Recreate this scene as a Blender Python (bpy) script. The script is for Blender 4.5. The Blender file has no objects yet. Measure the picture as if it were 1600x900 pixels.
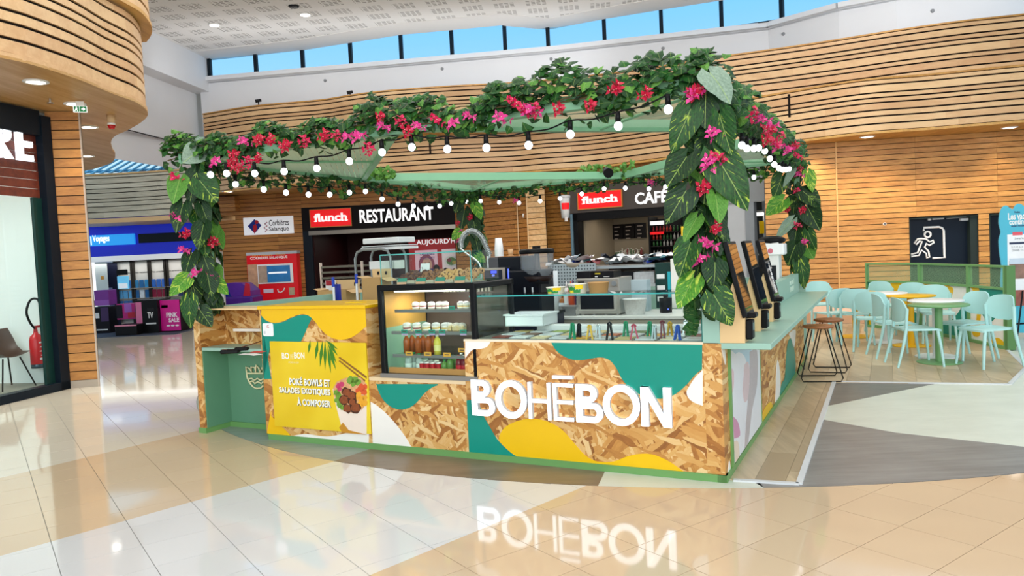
import bpy, bmesh, math, random
from mathutils import Matrix, Vector
random.seed(7)
PI = math.pi
scene = bpy.context.scene
COL = scene.collection

# ---------------------------------------------------------------- camera
CF, CP, CR, CH = 1168.0, .0484, .0470, 1.60      # focal (px at 1600), pitch, roll, eye height
_fw = Vector((0, math.cos(CP), -math.sin(CP))); _up = Vector((0, math.sin(CP), math.cos(CP))); _rt = Vector((1, 0, 0))
CRT = math.cos(CR)*_rt - math.sin(CR)*_up
CUP = math.sin(CR)*_rt + math.cos(CR)*_up
EYE = Vector((0, 0, CH))
cam = bpy.data.objects.new('camera', bpy.data.cameras.new('camera'))
COL.objects.link(cam)
cam.matrix_world = Matrix(((CRT.x, CUP.x, -_fw.x, 0), (CRT.y, CUP.y, -_fw.y, 0), (CRT.z, CUP.z, -_fw.z, CH), (0, 0, 0, 1)))
cam.data.sensor_width = 36; cam.data.lens = CF/1600*36; cam.data.clip_end = 300; cam.data.clip_start = .05
scene.camera = cam

# ---------------------------------------------------------------- world, lights, exposure
scene.view_settings.view_transform = 'Standard'; scene.view_settings.look = 'None'
scene.view_settings.gamma = 1; scene.view_settings.use_curve_mapping = False
scene.view_settings.exposure = 0.0
W = bpy.data.worlds.new('sky'); scene.world = W; W.use_nodes = True
nt = W.node_tree; bg = nt.nodes['Background']
tc = nt.nodes.new('ShaderNodeTexCoord'); sp = nt.nodes.new('ShaderNodeSeparateXYZ'); rp = nt.nodes.new('ShaderNodeValToRGB')
nt.links.new(tc.outputs['Generated'], sp.inputs[0]); nt.links.new(sp.outputs['Z'], rp.inputs[0]); nt.links.new(rp.outputs[0], bg.inputs[0])
rp.color_ramp.elements[0].position = 0.0; rp.color_ramp.elements[0].color = (.95, .97, 1.0, 1)
rp.color_ramp.elements[1].position = .30; rp.color_ramp.elements[1].color = (.30, .68, 1.0, 1)
bg.inputs[1].default_value = 1.15

def area(name, loc, rot, sx, sy, power, color=(1, 1, 1)):
    l = bpy.data.lights.new(name, 'AREA'); l.shape = 'RECTANGLE'; l.size = sx; l.size_y = sy; l.energy = power; l.color = color
    o = bpy.data.objects.new(name, l); COL.objects.link(o); o.location = loc; o.rotation_euler = rot
    return o
area('front_fill', (1, -6.5, 4.6), (math.radians(96), 0, 0), 20, 7, 1500, (1, .985, .965))     # added soft fill from behind the viewer, not a real source
area('hall_fill', (1, 5.5, 7.5), (0, 0, 0), 9, 5, 300, (1, .97, .93))  # added overhead fill for the hall, no luminaire of the place
area('ceiling_fill', (-3, 19.6, 6.25), (math.radians(150), 0, 0), 11, .5, 55, (.95, .97, 1))  # added uplight that brightens the ceiling and white wall
area('ceiling_fill', (7, 16.6, 6.25), (math.radians(150), 0, math.radians(-12)), 9, .5, 42, (.95, .97, 1))  # second added uplight, above the right-hand fascia
area('hall_fill', (1, 13.0, 7.4), (0, 0, 0), 14, 3, 600, (1, .97, .93))  # added overhead fill above the rear of the hall

# ---------------------------------------------------------------- geometry helpers
def ray(x, y): return CRT*(x-800) - CUP*(y-450) + _fw*CF
def at(x, y, z=0.0):                                   # photograph point on the horizontal plane at height z
    d = ray(x, y); return EYE + d*((z-CH)/d.z)
def onp(x, y, q, n):                                   # photograph point on a plane
    d = ray(x, y); n = Vector(n); return EYE + d*((Vector(q)-EYE).dot(n)/d.dot(n))
def atD(x, D, z=0.0):                                  # column x at distance D, height z
    d = ray(x, 393 - .047*(x-800)); return Vector((d.x/d.y*D, D, z))
PH = .46926
E_ = Vector((math.cos(PH), -math.sin(PH), 0)); S_ = Vector((math.sin(PH), math.cos(PH), 0)); Z_ = Vector((0, 0, 1))
K0 = at(1134, 754, 0)
KM = Matrix(((E_.x, S_.x, 0, K0.x), (E_.y, S_.y, 0, K0.y), (0, 0, 1, 0), (0, 0, 0, 1)))
KI = KM.inverted()
ID = Matrix.Identity(4)
def K(u, v, z=0): return KM @ Vector((u, v, z))
def fr(x, y, v=0.0):                                   # point on the plane v of the kiosk, in kiosk axes
    return KI @ onp(x, y, K(0, v), S_)
def sd(x, y, u=0.0): return KI @ onp(x, y, K(u, 0), E_)
def kz(x, y, z): return KI @ at(x, y, z)
def frame(p, right, up):                               # matrix with x=right, y=up, z=out
    r = Vector(right).normalized(); u = Vector(up).normalized(); n = r.cross(u)
    return Matrix(((r.x, u.x, n.x, p[0]), (r.y, u.y, n.y, p[1]), (r.z, u.z, n.z, p[2]), (0, 0, 0, 1)))

class B:
    """collects polygons; coordinates go through M"""
    def __init__(s, M=ID): s.v = []; s.f = []; s.m = []; s.sm = []; s.uv = None; s.M = M
    def add(s, vs, fs, mi=0, smooth=False):
        o = len(s.v); s.v += [s.M @ Vector(p) for p in vs]
        for f in fs: s.f.append([o+i for i in f]); s.m.append(mi); s.sm.append(smooth)
        return s
    def box(s, x0, x1, y0, y1, z0, z1, mi=0):
        vs = [(x0,y0,z0),(x1,y0,z0),(x1,y1,z0),(x0,y1,z0),(x0,y0,z1),(x1,y0,z1),(x1,y1,z1),(x0,y1,z1)]
        return s.add(vs, [(0,3,2,1),(4,5,6,7),(0,1,5,4),(1,2,6,5),(2,3,7,6),(3,0,4,7)], mi)
    def bbox(s, x0, x1, y0, y1, z0, z1, b=.004, mi=0):       # box with chamfered edges
        bm = bmesh.new(); bmesh.ops.create_cube(bm, size=1)
        for v in bm.verts: v.co = Vector((x0+(v.co.x+.5)*(x1-x0), y0+(v.co.y+.5)*(y1-y0), z0+(v.co.z+.5)*(z1-z0)))
        bmesh.ops.bevel(bm, geom=bm.edges[:], offset=b, segments=1, affect='EDGES')
        bm.verts.ensure_lookup_table()
        s.add([v.co.copy() for v in bm.verts], [tuple(v.index for v in f.verts) for f in bm.faces], mi); bm.free(); return s
    def cyl(s, p0, p1, r0, r1=None, n=12, cap=True, mi=0, smooth=True):
        r1 = r0 if r1 is None else r1; p0 = Vector(p0); p1 = Vector(p1); d = (p1-p0).normalized()
        a = d.orthogonal().normalized(); b = d.cross(a)
        vs = []
        for p, r in ((p0, r0), (p1, r1)):
            for i in range(n):
                t = 2*PI*i/n; vs.append(p + a*(r*math.cos(t)) + b*(r*math.sin(t)))
        s.add(vs, [(i, (i+1) % n, n+(i+1) % n, n+i) for i in range(n)], mi, smooth)
        if cap: s.add(vs[:n], [tuple(range(n))[::-1]], mi); s.add(vs[n:], [tuple(range(n))], mi)
        return s
    def tube(s, pts, r, n=8, closed=False, mi=0, cap=True):
        pts = [Vector(p) for p in pts]; N = len(pts); vs = []; prev = None
        rr = r if isinstance(r, (list, tuple)) else [r]*N
        for i, p in enumerate(pts):
            if closed: d = (pts[(i+1) % N]-pts[i-1])
            else: d = pts[min(i+1, N-1)]-pts[max(i-1, 0)]
            d.normalize()
            a = d.orthogonal() if prev is None else prev - d*prev.dot(d)
            if a.length < 1e-6: a = d.orthogonal()
            a.normalize(); prev = a; b = d.cross(a)
            for k in range(n):
                t = 2*PI*k/n; vs.append(p + (a*math.cos(t)+b*math.sin(t))*rr[i])
        fs = []
        for i in range(N if closed else N-1):
            for k in range(n):
                j = (i+1) % N; fs.append((i*n+k, i*n+(k+1) % n, j*n+(k+1) % n, j*n+k))
        s.add(vs, fs, mi, True)
        if cap and not closed: s.add(vs[:n], [tuple(range(n))[::-1]], mi); s.add(vs[-n:], [tuple(range(n))], mi)
        return s
    def lathe(s, prof, c=(0, 0, 0), n=20, mi=0, sx=1, sy=1, smooth=True):    # prof: [(r, z)]
        vs = []
        for r, z in prof:
            for i in range(n):
                t = 2*PI*i/n; vs.append((c[0]+r*sx*math.cos(t), c[1]+r*sy*math.sin(t), c[2]+z))
        fs = [(j*n+i, j*n+(i+1) % n, (j+1)*n+(i+1) % n, (j+1)*n+i) for j in range(len(prof)-1) for i in range(n)]
        s.add(vs, fs, mi, smooth)
        if prof[0][0] > 1e-4: s.add(vs[:n], [tuple(range(n))[::-1]], mi)
        if prof[-1][0] > 1e-4: s.add(vs[-n:], [tuple(range(n))], mi)
        return s
    def ball(s, c, r, n=10, m=6, mi=0, sq=(1, 1, 1)):
        prof = [(math.sin(PI*j/m), -math.cos(PI*j/m)) for j in range(m+1)]
        vs = []
        for a, z in prof:
            for i in range(n):
                t = 2*PI*i/n; vs.append((c[0]+r*sq[0]*a*math.cos(t), c[1]+r*sq[1]*a*math.sin(t), c[2]+r*sq[2]*z))
        return s.add(vs, [(j*n+i, j*n+(i+1) % n, (j+1)*n+(i+1) % n, (j+1)*n+i) for j in range(m) for i in range(n)], mi, True)
    def prism(s, poly, d0, d1, mi=0, mis=None, M=None):      # poly in local xy, extruded along local z
        n = len(poly); T = M or ID
        ar = sum(poly[i][0]*poly[(i+1) % n][1]-poly[(i+1) % n][0]*poly[i][1] for i in range(n))
        if ar < 0: poly = poly[::-1]
        lo = [T @ Vector((p[0], p[1], d0)) for p in poly]; hi = [T @ Vector((p[0], p[1], d1)) for p in poly]
        s.add(lo+hi, [tuple(range(n))[::-1], tuple(range(n, 2*n))], mi)
        s.add(lo+hi, [(i, (i+1) % n, n+(i+1) % n, n+i) for i in range(n)], mi if mis is None else mis)
        return s
    def quad(s, a, b, c, d, mi=0): return s.add([a, b, c, d], [(0, 1, 2, 3)], mi)

def mesh_from(name, b, mats, inv=ID):
    me = bpy.data.meshes.new(name)
    me.from_pydata([tuple(inv @ p) for p in b.v], [], b.f)
    for m in (mats if isinstance(mats, (list, tuple)) else [mats]): me.materials.append(m)
    me.polygons.foreach_set('material_index', b.m); me.polygons.foreach_set('use_smooth', b.sm)
    if b.uv:
        lay = me.uv_layers.new(name='UVMap')
        for l in me.loops: lay.data[l.index].uv = b.uv[l.vertex_index]
    me.update(); return me
ROOTM = {}
def rootm(o):
    while o.parent: o = o.parent
    return ROOTM.get(o.name, ID)
def props(o, label=None, cat=None, group=None, kind=None):
    if label: o['label'] = label
    if cat: o['category'] = cat
    if group: o['group'] = group
    if kind: o['kind'] = kind
    return o
def thing(name, label=None, cat=None, M=ID, group=None, kind=None):
    o = bpy.data.objects.new(name, None); COL.objects.link(o); o.empty_display_size = .1
    o.matrix_world = M; ROOTM[o.name] = M.copy()
    return props(o, label, cat, group, kind)
def part(name, b, mats, parent, label=None, kind=None):
    me = mesh_from(name, b, mats, rootm(parent).inverted())
    o = bpy.data.objects.new(name, me); COL.objects.link(o); o.parent = parent
    return props(o, label, None, None, kind)
def solo(name, b, mats, label=None, cat=None, M=ID, group=None, kind=None):
    me = mesh_from(name, b, mats, M.inverted())
    o = bpy.data.objects.new(name, me); COL.objects.link(o); o.matrix_world = M; ROOTM[o.name] = M.copy()
    return props(o, label, cat, group, kind)
def dup(root, M, label=None, group=None):
    def cp(o, par):
        c = o.copy(); COL.objects.link(c)
        if par: c.parent = par
        for ch in list(o.children): cp(ch, c)
        return c
    r = cp(root, None); r.matrix_world = M; ROOTM[r.name] = M.copy()
    if label: r['label'] = label
    if group: r['group'] = group
    return r
def T(x, y, z=0, rz=0): return Matrix.Translation((x, y, z)) @ Matrix.Rotation(rz, 4, 'Z')
def TK(u, v, z=0, rz=0): return KM @ T(u, v, z, rz)

_txt = {}
def text_b(s, M, w=None, h=None, depth=.004, bold=0.0, b=None, mi=0, align='l', shear=0, sp=1.0):
    """lettering as real geometry: x=right, y=up, z=out in M; fitted to w x h"""
    key = (s, bold, sp)
    if key not in _txt:
        cu = bpy.data.curves.new('t', 'FONT'); cu.body = s; cu.size = 1; cu.offset = bold; cu.fill_mode = 'BOTH'; cu.resolution_u = 3; cu.space_character = sp
        cu.extrude = .5
        o = bpy.data.objects.new('t', cu); COL.objects.link(o)
        dg = bpy.context.evaluated_depsgraph_get(); me = bpy.data.meshes.new_from_object(o.evaluated_get(dg))
        _txt[key] = ([v.co.copy() for v in me.vertices], [tuple(p.vertices) for p in me.polygons])
        bpy.data.objects.remove(o); bpy.data.curves.remove(cu); bpy.data.meshes.remove(me)
    vs, fs = _txt[key]
    x0 = min(v.x for v in vs); x1 = max(v.x for v in vs); y0 = min(v.y for v in vs); y1 = max(v.y for v in vs)
    ky = h/(y1-y0) if h else w/(x1-x0); kx = w/(x1-x0) if w else ky
    ox = {'l': 0, 'c': -.5*kx*(x1-x0), 'r': -kx*(x1-x0)}[align]
    b = b or B()
    b.add([M @ Vector((ox+(v.x-x0)*kx+shear*(v.y-y0)*ky, (v.y-y0)*ky, (v.z+.5)*depth)) for v in vs], fs, mi)
    return b

def crom(pts, n=8):                                    # Catmull-Rom through points
    out = []; P = [Vector(p) for p in pts]; P = [2*P[0]-P[1]]+P+[2*P[-1]-P[-2]]
    for i in range(1, len(P)-2):
        for k in range(n):
            t = k/n; a, b_, c, d = P[i-1], P[i], P[i+1], P[i+2]
            out.append(.5*((2*b_)+(c-a)*t+(2*a-5*b_+4*c-d)*t*t+(3*b_-a-3*c+d)*t*t*t))
    out.append(P[-2]); return out
def resample(pts, step):
    out = [pts[0]]; acc = 0
    for a, c in zip(pts, pts[1:]):
        L = (c-a).length; pos = step-acc
        while pos <= L: out.append(a.lerp(c, pos/L)); pos += step
        acc = (acc+L) % step
    return out
def clip(poly, a, b, c):                               # keep a*x+b*y<=c
    out = []; n = len(poly)
    for i in range(n):
        p, q = poly[i], poly[(i+1) % n]; dp = a*p[0]+b*p[1]-c; dq = a*q[0]+b*q[1]-c
        if dp <= 0: out.append(p)
        if dp*dq < 0: t = dp/(dp-dq); out.append((p[0]+(q[0]-p[0])*t, p[1]+(q[1]-p[1])*t))
    return out
def clip_line(poly, p, q):                             # keep the left side of p->q
    dx, dy = q[0]-p[0], q[1]-p[1]; return clip(poly, dy, -dx, dy*p[0]-dx*p[1])
def parea(p): return abs(sum(p[i][0]*p[(i+1) % len(p)][1]-p[(i+1) % len(p)][0]*p[i][1] for i in range(len(p))))/2

# ---------------------------------------------------------------- materials
def srgb(h):
    h = h.lstrip('#'); h = h if len(h) == 6 else ''.join(x*2 for x in h); c = [int(h[i:i+2], 16)/255 for i in (0, 2, 4)]
    return tuple(x/12.92 if x <= .04045 else ((x+.055)/1.055)**2.4 for x in c)+(1,)
class N:
    def __init__(s, name):
        s.m = bpy.data.materials.new(name); s.m.use_nodes = True; s.t = s.m.node_tree; s.p = s.t.nodes['Principled BSDF']
    def n(s, k, **kw):
        o = s.t.nodes.new('ShaderNode'+k)
        for a, v in kw.items(): setattr(o, a, v)
        return o
    def l(s, a, b): s.t.links.new(a, b)
    def coord(s, kind='Object', scale=(1, 1, 1), rot=(0, 0, 0), loc=(0, 0, 0)):
        c = s.n('TexCoord'); m = s.n('Mapping'); s.l(c.outputs[kind], m.inputs[0])
        m.inputs['Scale'].default_value = scale; m.inputs['Rotation'].default_value = rot; m.inputs['Location'].default_value = loc
        return m.outputs[0]
    def ramp(s, f, stops):
        r = s.n('ValToRGB'); s.l(f, r.inputs[0]); e = r.color_ramp.elements
        e[0].position, e[0].color = stops[0]; e[1].position, e[1].color = stops[-1]
        for p, c in stops[1:-1]: x = e.new(p); x.color = c
        return r.outputs[0]
    def mix(s, f, a, b, mode='MIX'):
        m = s.n('MixRGB', blend_type=mode)
        for i, x in ((0, f), (1, a), (2, b)):
            if hasattr(x, 'is_linked') or hasattr(x, 'links'): s.l(x, m.inputs[i])
            else: m.inputs[i].default_value = x
        return m.outputs[0]
    def math(s, op, a, b=0.0, c=None):
        m = s.n('Math', operation=op)
        for i, x in enumerate((a, b) if c is None else (a, b, c)):
            if hasattr(x, 'links'): s.l(x, m.inputs[i])
            else: m.inputs[i].default_value = x
        return m.outputs[0]
    def noise(s, v, scale, detail=3, rough=.55):
        o = s.n('TexNoise'); o.inputs['Scale'].default_value = scale; o.inputs['Detail'].default_value = detail; o.inputs['Roughness'].default_value = rough
        if v is not None: s.l(v, o.inputs['Vector'])
        return o.outputs[0]
    def bump(s, h, dist=.002, strength=.5):
        b = s.n('Bump'); b.inputs['Strength'].default_value = strength; b.inputs['Distance'].default_value = dist
        s.l(h, b.inputs['Height']); s.l(b.outputs[0], s.p.inputs['Normal'])
    def base(s, c): s.l(c, s.p.inputs['Base Color'])
MATS = {}
def M_(hexc, rough=.5, metal=0.0, var=.08, scale=6, emit=None, es=0.0, coat=0, trans=0, alpha=1, ior=1.45, name=None):
    """plain coloured surface with a faint procedural mottling"""
    key = (hexc, rough, metal, var, scale, emit, es, coat, trans, alpha)
    if key in MATS: return MATS[key]
    g = N(name or 'surface_'+hexc); c = srgb(hexc)
    if var > 0:
        f = g.noise(g.coord(), scale, 3)
        d = tuple(max(0, x*(1-var)) for x in c[:3])+(1,); e = tuple(min(1, x*(1+var)) for x in c[:3])+(1,)
        g.base(g.mix(f, d, e))
    else: g.p.inputs['Base Color'].default_value = c
    g.p.inputs['Roughness'].default_value = rough; g.p.inputs['Metallic'].default_value = metal
    g.p.inputs['Coat Weight'].default_value = coat; g.p.inputs['IOR'].default_value = ior
    if max(c[:3]) < .06: g.p.inputs['Specular IOR Level'].default_value = .22
    g.p.inputs['Transmission Weight'].default_value = trans; g.p.inputs['Alpha'].default_value = alpha
    if es > 0: g.p.inputs['Emission Color'].default_value = srgb(emit or hexc); g.p.inputs['Emission Strength'].default_value = es
    MATS[key] = g.m; return g.m
def glass_mat(name, tint=(.93, .98, .96, 1), refl=.9, rough=0.0):
    """thin sheet glass: mostly clear with a Fresnel reflection"""
    g = N(name); t = g.t; t.nodes.remove(g.p); out = t.nodes['Material Output']
    tr = g.n('BsdfTransparent'); tr.inputs[0].default_value = tint; gl = g.n('BsdfGlossy'); gl.inputs['Roughness'].default_value = rough
    fr_ = g.n('Fresnel'); fr_.inputs[0].default_value = 1.45; ge = g.n('NewGeometry'); k = g.math('MULTIPLY', g.math('MULTIPLY', fr_.outputs[0], refl), g.math('SUBTRACT', 1.0, ge.outputs['Backfacing']))
    mx = g.n('MixShader'); g.l(k, mx.inputs[0]); g.l(tr.outputs[0], mx.inputs[1]); g.l(gl.outputs[0], mx.inputs[2]); g.l(mx.outputs[0], out.inputs[0])
    return g.m
def wood_mat(name, dark, light, axis='X', scale=1.0, rough=.45, rnd=.25):
    """planks: grain along one axis, tone differing from piece to piece"""
    g = N(name); sc = {'X': (.7, 9, 9), 'Y': (9, .7, 9), 'Z': (9, 9, .7)}[axis]; sc = tuple(x*scale for x in sc)
    oi = g.n('ObjectInfo'); c = g.n('TexCoord'); ad = g.n('VectorMath', operation='ADD'); g.l(c.outputs['Object'], ad.inputs[0])
    mu = g.n('VectorMath', operation='SCALE'); cx = g.n('CombineXYZ'); g.l(oi.outputs['Random'], cx.inputs[0]); g.l(oi.outputs['Random'], cx.inputs[1]); g.l(oi.outputs['Random'], cx.inputs[2])
    g.l(cx.outputs[0], mu.inputs[0]); mu.inputs['Scale'].default_value = 37; g.l(mu.outputs[0], ad.inputs[1])
    mp = g.n('Mapping'); g.l(ad.outputs[0], mp.inputs[0]); mp.inputs['Scale'].default_value = sc
    n1 = g.noise(mp.outputs[0], 1.6, 4, .6); n2 = g.noise(mp.outputs[0], 7, 3, .6)
    f = g.math('ADD', g.math('MULTIPLY', n1, .7), g.math('MULTIPLY', n2, .3))
    f = g.math('ADD', f, g.math('MULTIPLY', g.math('SUBTRACT', oi.outputs['Random'], .5), rnd))
    g.base(g.ramp(f, [(.32, srgb(dark)), (.68, srgb(light))])); g.p.inputs['Roughness'].default_value = rough
    g.bump(n2, .001, .25); return g.m
def osb_mat():
    """oriented strand board: several layers of long flakes, each with its own tone"""
    g = N('strand_board'); col = None; hh = None
    tones = [(0, srgb('#6f3f16')), (.2, srgb('#a2662a')), (.42, srgb('#c58a42')), (.68, srgb('#d7a660')), (1, srgb('#ebcb94'))]
    for k, (rx, sx, sz, thr) in enumerate(((.15, 12, 52, -1), (1.0, 11, 60, .45), (-.7, 10, 52, .5), (2.0, 12, 66, .52), (.45, 8, 54, .6), (-1.25, 11, 62, .6), (.8, 7, 44, .72), (-.35, 8, 50, .7))):
        w = g.coord('Object', (1, 1, 1), (0, 0, 0), (k*3.1, k*1.7, k*2.3))
        m = g.n('Mapping'); g.l(w, m.inputs[0]); m.inputs['Rotation'].default_value = (0, rx, 0)
        # flakes lie in the face of the board whichever way it stands: fold y into x
        s2 = g.n('SeparateXYZ'); g.l(m.outputs[0], s2.inputs[0]); cb = g.n('CombineXYZ')
        g.l(g.math('MULTIPLY', g.math('ADD', s2.outputs[0], g.math('MULTIPLY', s2.outputs[1], .93)), sx), cb.inputs[0])
        wob = g.noise(w, 9, 2); g.l(g.math('ADD', g.math('MULTIPLY', s2.outputs[2], sz), g.math('MULTIPLY', wob, 2.5)), cb.inputs[1])
        v = g.n('TexVoronoi'); v.voronoi_dimensions = '2D'; v.inputs['Scale'].default_value = .62; g.l(cb.outputs[0], v.inputs['Vector'])
        sc = g.n('SeparateColor'); g.l(v.outputs['Color'], sc.inputs[0])
        fine = g.noise(cb.outputs[0], 1.5, 3)
        c = g.ramp(g.math('ADD', g.math('MULTIPLY', sc.outputs[0], .8), g.math('MULTIPLY', fine, .25)), tones)
        if col is None: col = c; hh = sc.outputs[1]
        else:
            f = g.math('GREATER_THAN', sc.outputs[1], thr)
            col = g.mix(f, col, c); hh = g.mix(f, hh, sc.outputs[2])
    g.base(col); g.p.inputs['Roughness'].default_value = .5; g.bump(hh, .002, .35); return g.m
def floor_mat(name, hexc, var=.05, rough=.06, spec=.8):
    g = N(name); c = srgb(hexc); oi = g.n('ObjectInfo')
    f = g.noise(g.coord('Object'), 1.3, 4)
    f = g.math('ADD', g.math('MULTIPLY', f, .6), g.math('MULTIPLY', oi.outputs['Random'], .4))
    g.base(g.mix(f, tuple(x*(1-var) for x in c[:3])+(1,), tuple(min(1, x*(1+var)) for x in c[:3])+(1,)))
    g.p.inputs['Roughness'].default_value = rough; g.p.inputs['Specular IOR Level'].default_value = spec; return g.m
def streak_mat(name, a, b, sc=(1.2, 12, 1), rough=.35):
    g = N(name); v = g.coord('Object', sc); n1 = g.noise(v, 1.2, 5, .65); n2 = g.noise(g.coord('Object'), 2.2, 3)
    g.base(g.ramp(g.math('ADD', g.math('MULTIPLY', n1, .65), g.math('MULTIPLY', n2, .35)), [(.3, srgb(a)), (.7, srgb(b))])); g.p.inputs['Roughness'].default_value = rough
    g.bump(n1, .001, .15); return g.m
def leaf_mat(name, base, dark, streak=None, amount=.5, tr=.25):
    """leaf blade: pale midrib and side veins from the blade's own UV, streaks of variegation"""
    g = N(name); c = g.n('TexCoord'); s = g.n('SeparateXYZ'); g.l(c.outputs['UV'], s.inputs[0])
    ax = g.math('ABSOLUTE', g.math('SUBTRACT', s.outputs[0], .5)); oi = g.n('ObjectInfo')
    veinc = g.math('ADD', g.math('MULTIPLY', s.outputs[1], 7), g.math('MULTIPLY', ax, -9))
    fr2 = g.math('FRACT', veinc); dv = g.math('ABSOLUTE', g.math('SUBTRACT', fr2, .5))
    rib = g.math('LESS_THAN', ax, .012); vein = g.math('GREATER_THAN', dv, .465)
    nz = g.noise(g.coord('Object'), 14, 3)
    col = g.ramp(nz, [(.3, srgb(dark)), (.7, srgb(base))])
    if streak:
        cb = g.n('CombineXYZ'); g.l(g.math('MULTIPLY', veinc, .9), cb.inputs[0]); g.l(g.math('MULTIPLY', ax, 2.2), cb.inputs[1])
        g.l(g.math('MULTIPLY', oi.outputs['Random'], 40), cb.inputs[2])
        st = g.noise(cb.outputs[0], 1.6, 4, .6)
        f = g.ramp(st, [(.66-amount*.4, (0, 0, 0, 1)), (.72-amount*.4, (1, 1, 1, 1))])
        col = g.mix(f, col, srgb(streak))
    col = g.mix(g.math('MULTIPLY', vein, .12), col, srgb('#8fa85a')); col = g.mix(g.math('MULTIPLY', rib, .6), col, srgb('#9fb860'))
    g.base(col); g.p.inputs['Roughness'].default_value = .48; g.p.inputs['Specular IOR Level'].default_value = .3
    g.p.inputs['Subsurface Weight'].default_value = 0
    g.bump(dv, .004, .5); return g.m
def mesh_mat(name, hexc, px, hole=.5, stripes=False):
    """expanded metal sheet: a small lozenge grid of holes"""
    g = N(name); t = g.t; out = t.nodes['Material Output']; v = g.n('TexCoord'); s = g.n('SeparateXYZ'); g.l(v.outputs['UV'], s.inputs[0])
    a = g.math('ABSOLUTE', g.math('SUBTRACT', g.math('FRACT', g.math('MULTIPLY', s.outputs[0], 1/px)), .5))
    b = g.math('ABSOLUTE', g.math('SUBTRACT', g.math('FRACT', g.math('MULTIPLY', s.outputs[1], 1.8/px)), .5))
    h = g.math('ADD', a, b)
    if stripes: op = g.math('LESS_THAN', a, hole)
    else: op = g.math('LESS_THAN', g.math('ABSOLUTE', g.math('SUBTRACT', h, .5)), .5-hole)
    g.p.inputs['Base Color'].default_value = srgb(hexc); g.p.inputs['Roughness'].default_value = .5
    tr = g.n('BsdfTransparent'); mx = g.n('MixShader'); g.l(op, mx.inputs[0]); g.l(tr.outputs[0], mx.inputs[1]); g.l(g.p.outputs[0], mx.inputs[2]); g.l(mx.outputs[0], out.inputs[0])
    return g.m
BLACK = M_('#0b0b0d', .45); DARK = M_('#1b1c1f', .5); NAVY = M_('#0f1a24', .4); WHITE = M_('#f1f1ef', .5, var=.03); STEEL = M_('#b9bcbd', .3, 1.0)
OSB = osb_mat(); FWOOD = wood_mat('fascia_oak', '#cfa273', '#e3bd8c', scale=.6, rnd=.35); WWOOD = wood_mat('wall_oak', '#9a6229', '#c4883f', rnd=.25); WGOLD = wood_mat('soffit_oak', '#b07c36', '#d7a65a', 'Y', .5)
PWOOD = wood_mat('pale_oak', '#a59f8c', '#cfc9b6', rnd=.2); DWOOD = wood_mat('dark_oak', '#4c1a10', '#70301c', rnd=.2)
GLASS = glass_mat('clear_glass'); SHOPGLASS = glass_mat('shop_glass', (.9, .95, .94, 1), 1.0); GLASSEDGE = M_('#4fa39a', .1, var=.05)
SAGE = M_('#97bbaa', .42, var=.05); SAGEM = M_('#7fae86', .4, var=.05); PLINTH = M_('#6b9a58', .4, var=.06); NICHE = M_('#5f8f70', .45, var=.05)
TEAL = M_('#048c78', .35, var=.03); YEL = M_('#eebc06', .35, var=.03); CREAM = M_('#f2ece2', .4, var=.03)
LAMP = M_('#ffffff', .4, var=0, emit='#fff4e2', es=6)
CANOPY = M_('#8cc39a', .45, var=.05)
# ================================================================ FLOOR
floor = solo('floor', B().box(-30, 30, -8, 34, -.16, -.006), M_('#8d8b86', .5), None, None, kind='structure')
CC = Vector((2.235, 11.245)); CRAD = 6.511
TH = -.6251; ta = Vector((math.sin(TH), math.cos(TH))); tb = Vector((math.cos(TH), -math.sin(TH)))
L1 = ((-4.126, 5.857), (-3.169, 7.188)); L2 = ((-2.9, 4.315), (-1.50, 5.86)); L3 = ((-.795, 3.703), (.482, 5.025))
TM = {'cream': floor_mat('cream_tile', '#ded3c0'), 'tan': floor_mat('tan_tile', '#d4bb9b'), 'white': floor_mat('white_tile', '#d9d6d4', .03), 'beige': floor_mat('beige_tile', '#d2b798')}
def side(p, q, x): return (q[0]-p[0])*(x[1]-p[1])-(q[1]-p[1])*(x[0]-p[0])
tiles = []
PA, PB = .385, .4163
for i in range(-6, 52):
    for j in range(-40, 60):
        a0 = 3.595+PA*i; b0 = .2826+PB*j
        c = ta*(a0+PA/2)+tb*(b0+PB/2)
        if c.y < 2.6 or c.y > 19.5 or abs(c.x) > c.y*.78+.8 or (c-CC).length < CRAD-.4: continue
        if (c-CC).length < 14 and c.x > 0 and c.y > 11.2: continue
        g = .0018
        sq = [tuple(ta*(a0+s)+tb*(b0+t)) for s, t in ((g, g), (g, PB-g), (PA-g, PB-g), (PA-g, g))]
        ar0 = sum(sq[k][0]*sq[(k+1) % 4][1]-sq[(k+1) % 4][0]*sq[k][1] for k in range(4))
        if ar0 < 0: sq = sq[::-1]
        if (c-CC).length < CRAD+.4:               # cut along the round inlay
            n = (c-CC).normalized(); q = CC+n*(CRAD+.004); sq = clip(sq, -n.x, -n.y, -(n.x*q.x+n.y*q.y))
            if len(sq) < 3: continue
        pieces = {'cream': clip_line(sq, *L1), 'tan': clip_line(clip_line(sq, L1[1], L1[0]), *L2), 'white': clip_line(clip_line(sq, L2[1], L2[0]), *L3), 'beige': clip_line(sq, L3[1], L3[0])}
        for k, pl in pieces.items():
            if len(pl) > 2 and parea(pl) > .0008: tiles.append((c.length, k, pl))
tiles.sort(key=lambda t: t[0])
bulk = {k: B() for k in TM}
for n, (d, k, pl) in enumerate(tiles):
    if n < 285:
        part('tile', B().prism(pl, -.006, random.uniform(-.0004, 0)), TM[k], floor)
    else: bulk[k].prism(pl, -.006, 0)
for k, b in bulk.items():
    if b.f: part('tile_field', b, TM[k], floor, kind='stuff')
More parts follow.
